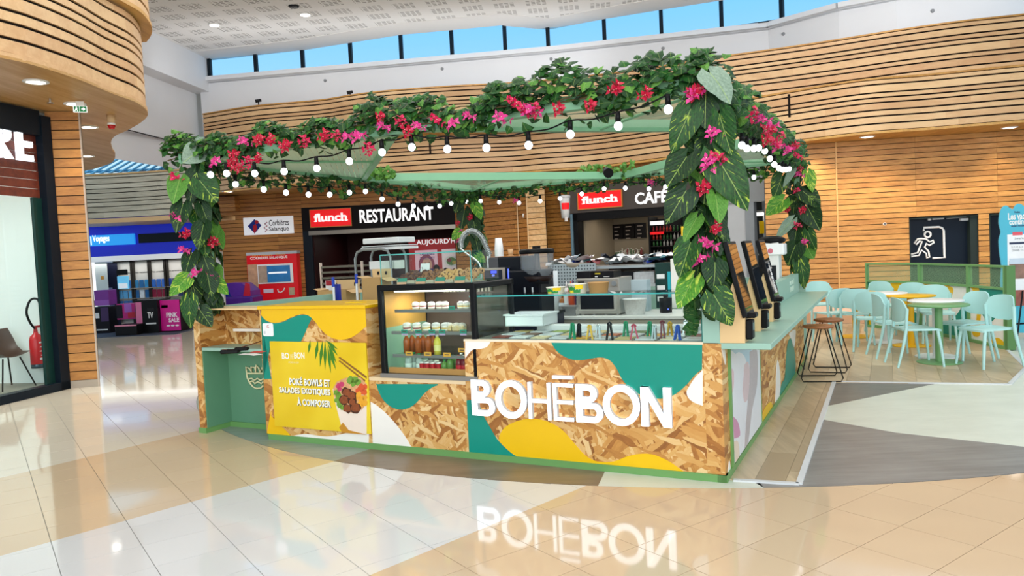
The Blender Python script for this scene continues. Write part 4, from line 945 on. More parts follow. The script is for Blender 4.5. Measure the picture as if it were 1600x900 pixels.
# drinks cabinet at the right of the cafe
a, c = onc(1020, 480, -1.2), onc(1064, 334, -1.2)
dc = thing('drinks_cabinet', 'black open drinks cabinet with rows of bottles right of café menu', 'cabinet', CM @ Matrix.Translation((a.x, 0, -1.2)))
part('carcass', B(CM).box(a.x, c.x, 0, z0c-.25, -1.9, -1.8).box(a.x-.05, a.x, 0, z0c-.2, -1.9, -1.2).box(c.x, c.x+.1, 0, z0c-.2, -1.9, -1.2), BLACK, dc)
cols = ['#8c1d22', '#b03a2a', '#3a6b3a', '#c9c3b8', '#5a2a20']
for row, y in enumerate((362, 374, 384, 400)):
    zz = onc(1040, y, -1.3).y; part('shelf', B(CM).box(a.x, c.x, zz-.02, zz, -1.8, -1.25), M_('#2a2422', .5), dc)
    nb = 9
    for k in range(nb):
        xx = a.x+(k+.5)*(c.x-a.x)/nb; hh = .17
        t = thing('bottle', 'small bottle standing in the black café drinks cabinet', 'bottle', CM @ Matrix.Translation((xx, zz, -1.35)), 'bottles in the café drinks cabinet')
        MM = ROOTM[t.name] @ Matrix.Rotation(-PI/2, 4, 'X'); part('body', B(MM).lathe([(.0001, 0), (.03, 0), (.03, hh*.6), (.012, hh*.8), (.012, hh), (.0001, hh)], n=8), M_(cols[(row+k//3) % 5], .3), t)
q = onc(1031, 358, -1.2); part('lit_header', B(CM).box(a.x, onc(1036, 350, -1.2).x, onc(1031, 351, -1.2).y, onc(1031, 345, -1.2).y, -1.3, -1.24), M_('#d8dcdc', .4, emit='#fff', es=.6), dc); part('red_strip', B(CM).box(a.x, onc(1036, 350, -1.2).x, onc(1031, 366, -1.2).y, onc(1031, 362, -1.2).y, -1.25, -1.22), RB, dc)
# giant paper cup sign beside the cafe
q = onp(882, 322, k1_, Vector((k1_-k0).cross(Z_))); q = q+Vector((0, -.25, 0))
cp = thing('cup_sign', 'big white paper cup shaped sign with red logo patch beside café', 'sign', T(q.x, q.y, q.z-.36)); QM = ROOTM[cp.name] @ Matrix.Scale(.82, 4)
part('cup', B(QM).lathe([(.0001, 0), (.14, 0), (.20, .70), (.0001, .70)], n=18), WHITE, cp); part('lid', B(QM).lathe([(.0001, .70), (.22, .70), (.22, .76), (.19, .80), (.0001, .80)], n=18), M_('#e5e5e5', .4), cp)
rb = B(QM)
rb.add([((.157+.0857*zz)*1.02*math.sin(t), -(.157+.0857*zz)*1.02*math.cos(t), zz) for t in (-.7, -.35, 0, .35, .7) for zz in (.30, .52)], [(2*i, 2*i+2, 2*i+3, 2*i+1) for i in range(4)]); part('logo_patch', rb, RB, cp); part('bracket', B(QM).box(-.05, .05, -.28, -.05, -.12, .02).cyl((0, 0, -.05), (0, 0, 0), .03).box(-.02, .02, 0, .24, -.1, -.06), M_('#e8e0dc', .4), cp)
# passage with grey walls
d0, d1 = flat(atD(1085, 19.5)), flat(atD(1180, 18.6)); wg = thing('wall_passage', kind='structure')
GM = frame(d0, d1-d0, Z_); GL = (d1-d0).length
part('plaster', B(GM).box(0, GL*.86, 0, 2.55, -.2, 0), M_('#b9bbbd', .6, var=.03), wg); part('grey_head', B(GM).box(0, GL*1.25, 2.55, 3.8, -.2, .05), M_('#8e9192', .35, .4), wg)
part('pier', B(GM).box(GL*.86, GL, 0, 2.55, -.2, .04), M_('#8a8f93', .5), wg)
e1 = flat(atD(1197, 18.0)); b = B(); wallq(b, flat(atD(1192, 24)), e1, 0, 3.8); part('end_wall', b, M_('#c3cbd0', .6), wg)
b = B(); wallq(b, flat(atD(1100, 24)), flat(atD(1240, 24)), 0, 3.8); part('back', b, M_('#7f868b', .6), wg)
q = atD(1189, 21, 2.35); t = thing('tube_light', 'white tube light in the grey passage right of café', 'light', T(q.x, q.y, q.z)); part('diffuser', B(T(q.x, q.y, q.z)).box(-.3, .3, -.5, .5, -.05, 0), LAMP, t); part('housing', B(T(q.x, q.y, q.z)).box(-.32, .32, -.52, .52, 0, .06), WHITE, t)
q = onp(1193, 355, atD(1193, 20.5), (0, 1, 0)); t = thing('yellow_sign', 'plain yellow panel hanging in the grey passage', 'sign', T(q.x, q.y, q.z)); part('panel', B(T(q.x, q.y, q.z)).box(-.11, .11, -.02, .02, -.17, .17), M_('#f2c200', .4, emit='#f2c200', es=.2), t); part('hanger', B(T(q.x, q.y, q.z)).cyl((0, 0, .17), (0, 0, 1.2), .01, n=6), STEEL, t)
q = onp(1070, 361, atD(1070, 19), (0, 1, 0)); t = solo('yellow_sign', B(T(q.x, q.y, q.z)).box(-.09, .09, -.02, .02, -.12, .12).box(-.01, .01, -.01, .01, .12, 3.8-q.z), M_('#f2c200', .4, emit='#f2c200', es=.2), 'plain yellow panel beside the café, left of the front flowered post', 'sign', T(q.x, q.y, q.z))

# ================================================================ RIGHT WALL with exit doors
r0, r1, r2 = flat(atD(1197, 17.9)), flat(atD(1309, 17.6)), flat(atD(1660, 16.8))
wR = thing('wall_right', kind='structure'); RWO = wood_mat('wall_oak_right', '#aa7335', '#d29a52', rnd=.22)
boarded(wR, r0, r1, 0, 3.8, .122, RWO, 9, seed=14)
RM_ = frame(r1, r2-r1, Z_)
def onR(x, y, off=0.0): return RM_.inverted() @ onp(x, y, RM_ @ Vector((0, 0, off)), RM_.to_3x3() @ Vector((0, 0, 1)))
dx0, dx1, dzt = onR(1421, 400).x, onR(1529, 400).x, onR(1470, 339).y; ex0 = onR(1546, 400).x; RL = (r2-r1).length
boarded(wR, r1, r2, 0, 3.8, .122, RWO, 1.72, seed=15, holes=((dx0, dx1, 0, dzt), (ex0, RL, 0, dzt)))
part('corner_bead', B(RM_).box(-.015, .015, 0, 3.8, 0, .035), M_('#d9ab6a', .4), wR)
NVY = M_('#0c1826', .35, var=.06)
def exit_door(n, x0, x1):
    d = thing('door_%d' % n, kind='structure'); part('leaf', B(RM_).box(x0, x1-.02, 0, dzt, -.22, -.18), NVY, d)
    part('reveal', B(RM_).box(x0, x0+.02, 0, dzt, -.2, .03).box(x1-.16, x1, 0, dzt, -.2, -.02).box(x0, x1, dzt-.02, dzt, -.2, .03), M_('#26312f', .5), d)
    return d
d1_ = exit_door(1, dx0, dx1); exit_door(2, ex0, RL)
def dp(x, y): h = onR(x, y, -.17); return Vector((h.x, h.y, 0))
b = B()
def stroke(b, pts, r=.026): b.tube([RM_ @ Vector((p.x, p.y, -.172)) for p in pts], r, 6)
stroke(b, [dp(1443.5, 361), dp(1443.5, 355.5), dp(1467, 354.5), dp(1472, 356), dp(1474.5, 360), dp(1476, 402.5), dp(1457, 403.5)])
part('door_outline_print', b, WHITE, d1_)
b = B(); c = dp(1449.5, 366.5); stroke(b, [c+Vector((.068*math.cos(t*PI/6), .068*math.sin(t*PI/6), 0)) for t in range(13)], .022)
body = [(1440, 373), (1434, 373.5), (1428.5, 380), (1432, 382), (1437, 376.5), (1440.5, 377), (1434, 395), (1424, 397), (1424, 401), (1436, 399), (1440, 391), (1447, 396), (1448, 403), (1452.5, 402), (1451, 393), (1445, 386), (1447.5, 380.5), (1452, 383.5), (1459.5, 379), (1458, 375.5), (1452.5, 378), (1447, 373.5), (1440, 373)]
stroke(b, [dp(*p) for p in body], .02); part('runner_print', b, WHITE, d1_)
for x0, x1, y0, y1 in ((1450, 1455, 341, 344.5), (1457, 1475, 340.5, 343.5), (1501, 1517, 340.5, 345)):
    a, c = onR(x0, y1, -.1), onR(x1, y0, -.1); part('door_closer', B(RM_).box(a.x, c.x, a.y, c.y, -.18, -.1), M_('#c8cbcc', .4), d1_)
a, c = onR(1479, 341.5, -.1), onR(1510, 339, -.1); part('closer_arm', B(RM_).tube([(a.x, a.y, -.12), (c.x, c.y, -.12)], .012, 6), STEEL, d1_)
h = onR(1381.5, 350); t = thing('wall_socket', 'small black and white round fitting alone on the right timber wall', 'fitting', RM_ @ Matrix.Translation((h.x, h.y, .03)))
part('rosette', B(ROOTM[t.name]).cyl((0, 0, -.01), (0, 0, .02), .035, n=12), WHITE, t); part('plug', B(ROOTM[t.name]).cyl((0, 0, .02), (0, 0, .03), .018, n=8), BLACK, t)
for (x, y), lb in (((1355, 213.5), 'downlight in the right timber soffit, left of the exit sign'), ((1577, 199), 'downlight in the right timber soffit, right of the exit sign'), ((935, 266), 'downlight in the timber soffit above the café sign'), ((697, 278), 'downlight in the timber soffit above the RESTAURANT lettering'), ((356, 299), 'downlight in the timber soffit behind the left flowered post')):
    downlight(at(x, y, 3.8), lb, .13, spot=70)
q = at(1486, 212, 3.78); exit_sign(q, r2-r1, .22, 'green exit sign hanging under the right timber soffit')
for x, D in ((760, 20.5), (1280, 17.2), (1400, 16.6), (1500, 16.2), (1620, 15.8), (560, 22)):
    q = atD(x, D, 3.7); l = bpy.data.lights.new('downlight', 'SPOT'); l.energy = 120; l.spot_size = 2.2; l.spot_blend = .9; l.color = (1, .86, .68); l.shadow_soft_size = .1
    o_ = bpy.data.objects.new('downlight_beam', l); COL.objects.link(o_); o_.location = q
# ================================================================ KIOSK COUNTERS (kiosk axes: u to the right, v back, z up)
def kb(): return B(KM)
CT, YT = .934, 1.185
def smooth(px, n=5): return [(p.x, p.z) for p in crom([fr(*q) for q in px], n)]
def straight(px): return [(fr(*q).x, fr(*q).z) for q in px]
FV = Matrix(((1, 0, 0, 0), (0, 0, -1, 0), (0, 1, 0, 0), (0, 0, 0, 1)))        # local xy -> u,z ; out = -v
def art(root, poly, m, lift=.003, name='wave_panel', lim=None):
    if lim:
        u0, u1, z0, z1 = lim
        ar = sum(poly[i][0]*poly[(i+1) % len(poly)][1]-poly[(i+1) % len(poly)][0]*poly[i][1] for i in range(len(poly)))
    part(name, B(KM @ FV).prism(poly, 0, lift), m, root)
def clampz(poly, z0, z1, u0, u1): return [(min(max(p[0], u0), u1), min(max(p[1], z0), z1)) for p in poly]
PL = .05
def plinth(root, u0, u1, v0=-.012, v1=.0): part('plinth', kb().box(u0, u1, v0, .05, 0, PL), PLINTH, root)
# ---- main salad bar counter with the waves
U0, U1 = fr(728, 600).x, -.118
main = thing('salad_counter', 'strand board salad counter with teal and yellow waves under the white lettering', 'counter', TK(U0, 0))
part('front_panel', kb().box(U0, U1, 0, .04, PL, CT-.01), OSB, main)
part('carcass', kb().box(U0, U0+.03, .04, .74, PL, CT-.02).box(U1-.03, U1, .04, .74, PL, CT-.02).box(U0, U1, .72, .75, PL, CT-.02), M_('#caa068', .6), main)
part('top_edge', kb().box(U0, U1, -.004, .03, CT-.012, CT+.004), M_('#ecd9bd', .4), main)
plinth(main, fr(418.5, 684).x+.02, .012)
lim = lambda P: clampz(P, PL, CT-.012, U0, U1)
art(main, lim(straight([(727, 530), (770, 530)])[:1]+straight([(768, 531)])+smooth([(768, 531), (762, 541), (752, 545), (740, 546), (733, 552), (727, 560)])), CREAM)
art(main, lim(straight([(1097, 530)])+straight([(860, 530)])+smooth([(860, 532), (868, 546), (880, 556), (895, 562), (910, 562.5), (925, 560), (940, 558.5), (953, 563), (963, 575), (972, 592), (984, 606), (1000, 616), (1020, 622), (1040, 622), (1058, 614), (1074, 600), (1086, 586), (1097, 577)])), TEAL)
art(main, lim(smooth([(1098, 578), (1086, 590), (1078, 602), (1073, 612), (1076, 622), (1085, 629), (1098, 634)])), CREAM)
art(main, lim(straight([(826, 730)])+straight([(706, 715)])+smooth([(706, 715), (704.5, 690), (704, 665), (708, 645), (720, 630), (735, 625), (748, 632), (756, 650), (766, 668), (780, 690), (800, 708), (826, 722)])), TEAL)
art(main, lim(straight([(1075, 760), (780, 725)])[:1]+straight([(815, 735)])+smooth([(813, 716), (800, 708), (788, 697), (780, 686), (786, 671), (800, 661), (820, 655), (842, 655), (862, 661), (880, 673), (897, 692), (912, 709), (927, 719), (944, 722), (962, 720), (980, 713), (1000, 709), (1020, 710), (1040, 718), (1055, 727), (1072, 740)])), YEL, .004)
# ---- lettering BOHĒBON
def let_box(x0, x1, y0, y1): a, c = fr(x0, y1), fr(x1, y0); return a.x, c.x, a.z, c.z
sgn = thing('illuminated_lettering', 'large white illuminated lettering BOHĒBON on the front of the salad counter', 'sign', TK(fr(900, 630).x, -.01, .3))
LT = M_('#ffffff', .4, var=0, emit='#eef6ff', es=1.35); LSD = M_('#cfd6dc', .4)
bl = fr(741, 647); br = fr(1053, 665.5); tl = fr(741, 592)
zb_, zt_ = .365, .365+.265
zb_ = (fr(741, 647).z+fr(1040, 665).z)/2; zt_ = (fr(745, 592).z+fr(1045, 604).z)/2
h = zt_-zb_; DEP = (.012, .05)
X = lambda px: fr(px, 628+(px-742)*.055).x
def lmesh(polys):
    b = B(KM @ FV)
    for p in polys: b.prism([(x, zb_+y*h) for x, y in p], DEP[0], DEP[1], 0, 1)
    part('letter', b, [LT, LSD], sgn)
def rect(x0, x1, y0, y1): return [(x0, y0), (x1, y0), (x1, y1), (x0, y1)]
def arcring(cx, cy, rx, ry, t0, t1, tx, ty, n=14):
    out = []
    for k in range(n):
        a, c = t0+(t1-t0)*k/n, t0+(t1-t0)*(k+1)/n
        out.append([(cx+rx*math.cos(a), cy+ry*math.sin(a)), (cx+rx*math.cos(c), cy+ry*math.sin(c)), (cx+(rx-tx)*math.cos(c), cy+(ry-ty)*math.sin(c)), (cx+(rx-tx)*math.cos(a), cy+(ry-ty)*math.sin(a))])
    return out
def letB(x0, x1):
    w = x1-x0; t = .25*w; ty = t/h*1.0
    P = [rect(x0, x0+t, 0, 1)]
    for (c, r, wx) in ((.76, .24, .80), (.26, .26, 1.0)):
        R = r; rx = min(R*h, w*wx-t); xs = x0+w*wx-rx
        P += arcring(xs, c, rx, R, -PI/2, PI/2, t*.95, ty*.85, 10)
        P += [rect(x0+t, xs+.0005, c+R-ty*.85, c+R), rect(x0+t, xs+.0005, c-R, c-R+ty*.85)]
    return P
def letO(x0, x1):
    w = x1-x0; return arcring((x0+x1)/2, .5, w/2, .53, 0, 2*PI, w*.18, w*.18/h, 32)
def letN(x0, x1):
    w = x1-x0; t = w*.25; return [rect(x0, x0+t, 0, 1), rect(x1-t, x1, 0, 1), [(x0+t*.0, 1), (x0+t*1.05, 1), (x1, 0), (x1-t*1.05, 0)]]
def letH(x0, x1, t): return [rect(x0, x0+t, 0, 1), rect(x1-t, x1, 0, 1), rect(x0+t, x1-t, .5-t/h/2, .5+t/h/2)]
def letE(x0, x1, t):
    th = t/h*.95; return [rect(x0, x0+t, 0, 1), rect(x0+t, x1, 0, th), rect(x0+t, x1, .5-th/2, .5+th/2), rect(x0+t, x1, 1-th, 1), rect(x0, x1, 1.12, 1.12+th*.9)]
lmesh(letB(X(742), X(778))); lmesh(letO(X(779), X(828))); lmesh(letH(X(830), X(865), .027)); lmesh(letE(X(869), X(900), .027))
lmesh(letB(X(904), X(946))); lmesh(letO(X(946), X(1003.5))); lmesh(letN(X(1005), X(1052)))
# ---- lower counter under the display fridge
u0, u1 = fr(597, 594).x-.13, U0
fzb = fr(660, 592).z
fc = thing('fridge_counter', 'low strand board counter with one teal wave under the display fridge', 'counter', TK(u0, 0))
part('front_panel', kb().box(u0, u1, 0, .04, PL, fzb-.03), OSB, fc); part('top_board', kb().box(u0, u1, -.006, .72, fzb-.03, fzb), M_('#e2c79c', .5, var=.1), fc); part('side_panel', kb().box(u0, u0+.03, .04, .72, PL, fzb-.03), OSB, fc)
art(fc, clampz(straight([(684, 600)])+straight([(588, 600)])+smooth([(588, 599), (592, 612), (600, 626), (612, 636), (626, 640), (640, 637), (652, 628), (664, 614), (676, 605), (684, 602)]), PL, fzb-.032, u0, u1), TEAL)
art(fc, clampz(straight([(500, 690)])[:0]+straight([(645, 705), (575, 700)])+smooth([(575, 640), (576, 628), (585, 631), (598, 641), (612, 655), (626, 672), (637, 688), (645, 703)]), PL, fzb-.03, u0, u1), CREAM)
# ---- yellow topped counter with the poster
y0, y1 = fr(412, 600).x, u0
yc = thing('poster_counter', 'tall strand board counter with yellow and teal waves behind the food poster', 'counter', TK(y0, 0))
part('front_panel', kb().box(y0, y1, 0, .04, PL, YT), OSB, yc); part('right_side', kb().box(y1-.03, y1, .04, .6, PL, YT), OSB, yc); part('left_side', kb().box(y0, y0+.03, .04, .6, PL, YT), SAGE, yc)
part('yellow_top', kb().bbox(y0-.01, y1+.005, -.015, .6, YT, YT+.03, .004), YEL, yc)
ylim = lambda P: clampz(P, PL, YT, y0, y1)
art(yc, ylim(straight([(576, 470)])+straight([(408, 470)])+smooth([(408, 492), (416, 500), (428, 504), (442, 502), (455, 496), (470, 491), (482, 493), (492, 502), (502, 515), (515, 526), (530, 530.5), (545, 529), (558, 522), (570, 512), (577, 506)])), YEL)
art(yc, ylim(straight([(424, 592), (412, 592)])[::-1]+straight([(408, 493)])+smooth([(408, 493), (416, 501), (428, 505), (442, 503), (455, 497), (470, 492), (482, 493), (487, 497), (482, 508), (476, 522), (470, 534)])+straight([(424, 534)])), TEAL, .0025)
art(yc, ylim(straight([(577, 700), (418, 690)])+smooth([(424, 640), (426, 655), (432, 668), (445, 678), (458, 681)])[:1]+straight([(424, 650)])+smooth([(424, 650), (450, 676), (456, 684)])), YEL, .0025)
art(yc, ylim(straight([(577, 702), (450, 690)])+smooth([(455, 684), (462, 680), (480, 678), (500, 681), (520, 681), (560, 672), (577, 668)])), CREAM, .0035)
# google-style review sticker without its code
a, c = fr(412, 525), fr(427, 505); st = thing('review_sticker', 'small white rounded sticker on the teal wave of the poster counter', 'sticker', TK(a.x, -.004, a.z))
part('card', B(KM @ FV).prism([(a.x, a.z+.01), (a.x+.01, a.z), (c.x-.01, a.z), (c.x, a.z+.01), (c.x, c.z-.01), (c.x-.01, c.z), (a.x+.01, c.z), (a.x, c.z-.01)], .003, .006), WHITE, st)
part('letter_print', text_b('G', KM @ FV @ Matrix.Translation(((a.x+c.x)/2-.012, c.z-.045, .006)), h=.028, depth=.001), M_('#c23b2e', .4), st)
part('print', B(KM @ FV).box(a.x+.012, a.x+.03, a.z+.02, a.z+.045, .006, .007), M_('#c9ced0', .4), st)
# poster
pq = [fr(422, 533), fr(573, 531), fr(577, 679), fr(427, 671)]
po = thing('food_poster', 'yellow poster with palm leaf, chopsticks and poke bowl print', 'poster', TK(pq[0].x, -.006, pq[3].z))
px0, px1, pz0, pz1 = pq[0].x+.01, pq[1].x, pq[2].z+.01, pq[0].z
g = N('poster_yellow'); v = g.n('TexCoord'); s = g.n('SeparateXYZ'); g.l(v.outputs['Object'], s.inputs[0])
nz = g.noise(g.coord('Object'), 1.6, 2); g.base(g.ramp(nz, [(.35, srgb('#e0b908')), (.65, srgb('#efcf2a'))])); g.p.inputs['Roughness'].default_value = .3
part('board', B(KM @ FV).box(px0, px1, pz0, pz1, .004, .016), g.m, po)
def pp_(x, y): p = fr(x, y, -.016); return (p.x, p.z)
def pprint(name, polys, m, l0=.0165, l1=.0175):
    b = B(KM @ FV)
    for p in polys: b.prism(p, l0, l1)
    part(name, b, m, po)
lf = []
stem = [(512, 531), (513, 545), (512, 560)]
for bx, by, tx, ty, w in ((485, 532, 482, 552, 2.2), (497, 532, 493, 562, 2.6), (504, 532, 500, 573, 2.6), (508, 532, 508, 578, 2.6), (512, 540, 517, 583, 2.4), (514, 545, 525, 578, 2.4), (512, 536, 526, 568, 2.4), (512, 533, 528, 556, 2.4), (508, 531, 528, 546, 2.2)):
    mx_, my = (bx+tx)/2, (by+ty)/2; dx, dy = tx-bx, ty-by; L = math.hypot(dx, dy); nx, ny = -dy/L*w, dx/L*w
    lf.append([pp_(bx, by), pp_(mx_+nx, my+ny), pp_(tx, ty), pp_(mx_-nx, my-ny)])
pprint('palm_print', lf, M_('#3f7d1e', .4, var=.15))
pprint('chopstick_print', [[pp_(529, 559), pp_(531, 557.5), pp_(573, 588), pp_(573, 592)], [pp_(529, 564), pp_(531, 563), pp_(571, 594), pp_(570, 597)]], M_('#8a5a22', .5))
cx, cy = 546.5, 612
bowl = [(520, 608), (523, 625), (528, 645), (533, 664), (540, 671), (555, 676), (570, 678), (573, 678), (573, 600), (560, 598), (540, 596), (526, 598)]
pprint('bowl_print', [[pp_(*q) for q in bowl]], M_('#efdccb', .4), .0165, .0175)
pprint('bowl_shade_print', [[pp_(*q) for q in ((530, 668), (536, 660), (545, 672), (573, 679), (573, 679), (535, 676))]], M_('#c98a2a', .4), .0165, .018)
fill = [(521, 606), (526, 597), (538, 591), (552, 588), (564, 590), (573, 600), (573, 630), (566, 640), (552, 645), (538, 643), (528, 632), (522, 618)]
pprint('food_print', [[pp_(*q) for q in fill]], M_('#d8a070', .5, var=.35, scale=30), .0176, .0185)
def blobs(name, pts, m, lift):
    rr = random.Random(len(name)); pprint(name, [[pp_(x+r*(1+.25*rr.uniform(-1, 1))*math.cos(t*PI/5), y+r*(1+.25*rr.uniform(-1, 1))*math.sin(t*PI/5)) for t in range(10)] for x, y, r in pts], m, .0186, lift)
blobs('greens_print', [(548, 594, 6), (555, 593, 6), (560, 597, 5), (552, 599, 5), (526, 613, 5), (529, 618, 5), (531, 632, 5), (527, 625, 4), (535, 637, 4)], M_('#6f9a35', .5, var=.3, scale=40), .0192)
blobs('radish_print', [(529, 603, 4), (534, 600, 4.5), (531, 608, 3.5)], M_('#c23a64', .5, var=.2), .0194)
blobs('salmon_print', [(565, 606, 6), (569, 612, 5), (560, 610, 4.5), (571, 604, 4)], M_('#d8572a', .5, var=.2), .0193)
blobs('mango_print', [(560, 617, 5), (565, 624, 5), (570, 630, 5), (563, 632, 5), (570, 621, 4), (556, 622, 4)], M_('#eba52a', .5, var=.15), .0196)
blobs('falafel_edge_print', [(542, 613, 7.6), (550, 618, 7.6), (538, 625, 8.1), (556, 637, 8.6), (543, 638, 7.1), (551, 628, 6.6)], M_('#4a2410', .6), .0198)
for k_, f_ in enumerate([(542, 613, 6.2), (550, 618, 6.2), (538, 625, 6.8), (556, 637, 7.4), (543, 638, 5.9), (551, 628, 5.4)]): blobs('falafel_print', [f_], M_('#8a4620', .6, var=.45, scale=50), .0200+.0002*k_)
#blobs('falafel_print', [(542, 613, 7), (550, 618, 7), (538, 625, 7.5), (556, 637, 8), (543, 638, 6.5), (551, 628, 6)], M_('#7a3a18', .6, var=.45, scale=50), .0200)
WPT = M_('#f8f6ee', .4)
def ptext(s, x0, x1, yb, hh, m=WPT, bold=.03, sp=1.0, lift=.0165):
    a = fr(x0, yb, -.016); c = fr(x1, yb, -.016); top = fr(x0, yb-hh, -.016)
    dz = c.z-a.z
    return text_b(s, KM @ FV @ Matrix.Translation((a.x, (a.z+c.z)/2, lift)), w=c.x-a.x, h=top.z-a.z, depth=.0012, bold=bold, sp=sp)
SHD = M_('#4a4018', .5)
for s, x0, x1, yb, hh in (('POKÉ BOWLS ET', 453, 516, 603, 13.5), ('SALADES EXOTIQUES', 437, 516.5, 617, 10.5), ('À COMPOSER', 465, 517, 635, 13)):
    part('headline_shadow', ptext(s, x0+.8, x1+.8, yb+.8, hh, SHD, .03, 1.05, .0163), SHD, po); part('headline', ptext(s, x0, x1, yb, hh, WPT, .03, 1.05, .0176), WPT, po)
part('logo_print', ptext('BO', 441, 452, 561, 10, bold=.015), WPT, po); part('logo_print', ptext('HĒ', 454, 459, 561, 10, M_('#e8d48a', .4), 0), M_('#efe0a0', .4), po); part('logo_print', ptext('BON', 460, 476, 560.5, 10, bold=.015), WPT, po); part('logo_print', ptext('POKÉ & CO', 451, 467, 567.5, 3), M_('#efe0a0', .4), po)
# ---- left niche counter with end panel and parapet
lx0, lx1 = fr(303, 560).x, y0
NV = .30
nc = thing('niche_counter', 'strand board end counter with green niche and small shelf at left', 'counter', TK(lx0, 0))
lx0 = kz(313, 676, 0).x
part('end_panel', kb().box(lx0, lx0+.085, -.005, NV+.03, PL, YT+.0), OSB, nc)
part('end_lining', kb().box(lx0+.085, lx0+.095, .004, NV+.02, PL, .80), NICHE, nc)
part('back_panel', kb().box(lx0+.085, lx1, NV, NV+.03, PL, .80), NICHE, nc)
part('upper_back', kb().box(lx0+.085, lx1, NV-.01, NV+.02, .82, YT), OSB, nc)
part('side_wing', kb().box(lx0+.01, lx0+.05, NV, 1.2, PL, YT), OSB, nc)
part('shelf', kb().bbox(lx0+.085, lx1, .0, NV, .795, .825, .004), SAGE, nc)
part('white_shelf', kb().box(lx0+.30, lx1, NV-.10, NV-.01, kz(400, 520, .99).z-.03, .985), M_('#f2e6d6', .4), nc)
part('plinth', kb().box(lx0-.012, lx0+.09, -.014, NV, 0, PL).box(lx0+.09, lx1, NV-.02, NV+.02, 0, PL), PLINTH, nc)
part('cap', kb().box(lx0, lx1, -.004, NV+.03, YT, YT+.012), M_('#e8c893', .5), nc)
# carved bowl emblem on the niche back
be = thing('bowl_emblem', 'cream cut-out fruit bowl emblem on the green niche back', 'sign', TK(-4.4, NV, .5))
def ne(x, y): p = fr(x, y, NV); return KM @ Vector((p.x, NV-.012, p.z))
ET = M_('#e3dcae', .45)
for k, ln in enumerate((((387, 583), (388, 590), (392, 598), (397, 604), (402, 606.5), (409, 606), (413, 602)), ((387, 583), (416, 583)), ((390, 592), (395, 591), (399, 594), (404, 591), (409, 594), (414, 591)), ((391, 597), (396, 595), (400, 599), (405, 596), (410, 599), (413, 596)), ((387, 582), (386, 573), (391, 575), (395, 581), (394, 573), (400, 574), (401, 582), (402, 570), (406, 575), (408, 582), (411, 574), (415, 582)))):
    part('outline', B().tube([ne(*q) for q in ln], .009, 5), ET, be)
# payment terminal and red price leaflets on the niche shelf
q = kz(362, 552, .825); tmn = thing('payment_terminal', 'black payment terminal lying on the small green niche shelf', 'terminal', TK(q.x, q.y, .825, .5))
b = B(ROOTM[tmn.name]); b.bbox(-.09, .07, -.04, .04, 0, .035, .008); part('body', b, BLACK, tmn); part('screen', B(ROOTM[tmn.name]).box(-.085, -.03, -.03, .03, .0345, .037), M_('#3f4a50', .15), tmn); part('grip', B(ROOTM[tmn.name]).bbox(.03, .15, -.025, .025, .02, .05, .008), BLACK, tmn)
part('cable', B().tube(crom([K(q.x-.02, q.y+.04, .85), K(q.x-.1, NV-.1, .88), K(q.x-.07, NV-.03, .95), K(q.x+.03, NV-.02, .985), K(q.x+.2, NV-.06, .99)], 6), .004, 6), M_('#6d1a1a', .4), tmn)
for k, (x, y, r, m) in enumerate(((385, 553, .2, M_('#e9dfe0', .4, var=.2, scale=30)), (398, 554, -.3, M_('#f2ecec', .4, var=.15, scale=30)), (404, 550, .1, M_('#d8343a', .4, var=.2)))):
    q = kz(x, y, .828); solo('leaflet', B(TK(q.x, q.y, .826+k*.002, r)).box(-.06, .06, -.04, .04, 0, .0015), m, ('white leaflet nearest the payment terminal on the niche shelf', 'white leaflet with the red one behind it on the niche shelf', 'red leaflet at the back of the niche shelf')[k], 'leaflet', TK(q.x, q.y, .826+k*.002, r))
# ---- left inner parapet and back side of the kiosk
DEPTH = 5.5
lw = thing('left_counter', 'long sage green counter with parapet closing the left side of kiosk', 'counter', TK(lx0, 1.2))
part('parapet', kb().box(lx0+.051, lx0+.11, NV+.03, DEPTH, .83, 1.205), SAGE, lw); part('plinth', kb().box(lx0, lx0+.12, 1.2, DEPTH, 0, .05), PLINTH, lw); part('worktop', kb().box(lx0+.10, lx0+.62, .62, DEPTH-.1, .9, .94), SAGE, lw); part('cabinet', kb().box(lx0+.10, lx0+.58, .7, DEPTH-.1, .08, .9), SAGE, lw)
rw = thing('rear_counter', 'sage green counter with parapet closing the rear side of kiosk', 'counter', TK(lx0, DEPTH))
part('parapet', kb().box(lx0+.02, 0, DEPTH, DEPTH+.08, .05, 1.1), SAGE, rw); part('plinth', kb().box(lx0, .0, DEPTH-.01, DEPTH+.1, 0, .05), PLINTH, rw)
# ---- right side: corner column, side panels, bar shelf, parapet
sc = thing('bar_counter', 'long sage green bar shelf with parapet along right side of kiosk', 'counter', TK(0, 0))
part('corner_column', kb().box(-.118, 0, 0, .20, PL, CT-.004), OSB, sc)
part('corner_post', kb().box(-.118, -.006, -.003, .14, CT, 1.15), SAGE, sc)
SVW = Matrix(((0, 0, 1, 0), (1, 0, 0, 0), (0, 1, 0, 0), (0, 0, 0, 1)))         # local xy -> v,z ; out = +u
OS2 = OSB
part('side_panel', kb().box(-.04, 0, .20, DEPTH-.3, PL, .90), OS2, sc)
part('shelf', kb().bbox(-.02, .315, -.0, 4.95, .893, CT, .004), SAGE, sc)
part('parapet', kb().box(-.10, -.02, .14, 4.95, CT-.05, 1.16), SAGE, sc)
part('plinth', kb().box(-.05, .014, -.012, DEPTH-.3, 0, PL), PLINTH, sc)
for v in (.20,): part('edge_strip', kb().box(0, .018, v, v+.035, PL, .893), PLINTH, sc)
def sdp(px): return [(p.y, p.z) for p in (sd(*q) for q in px)]
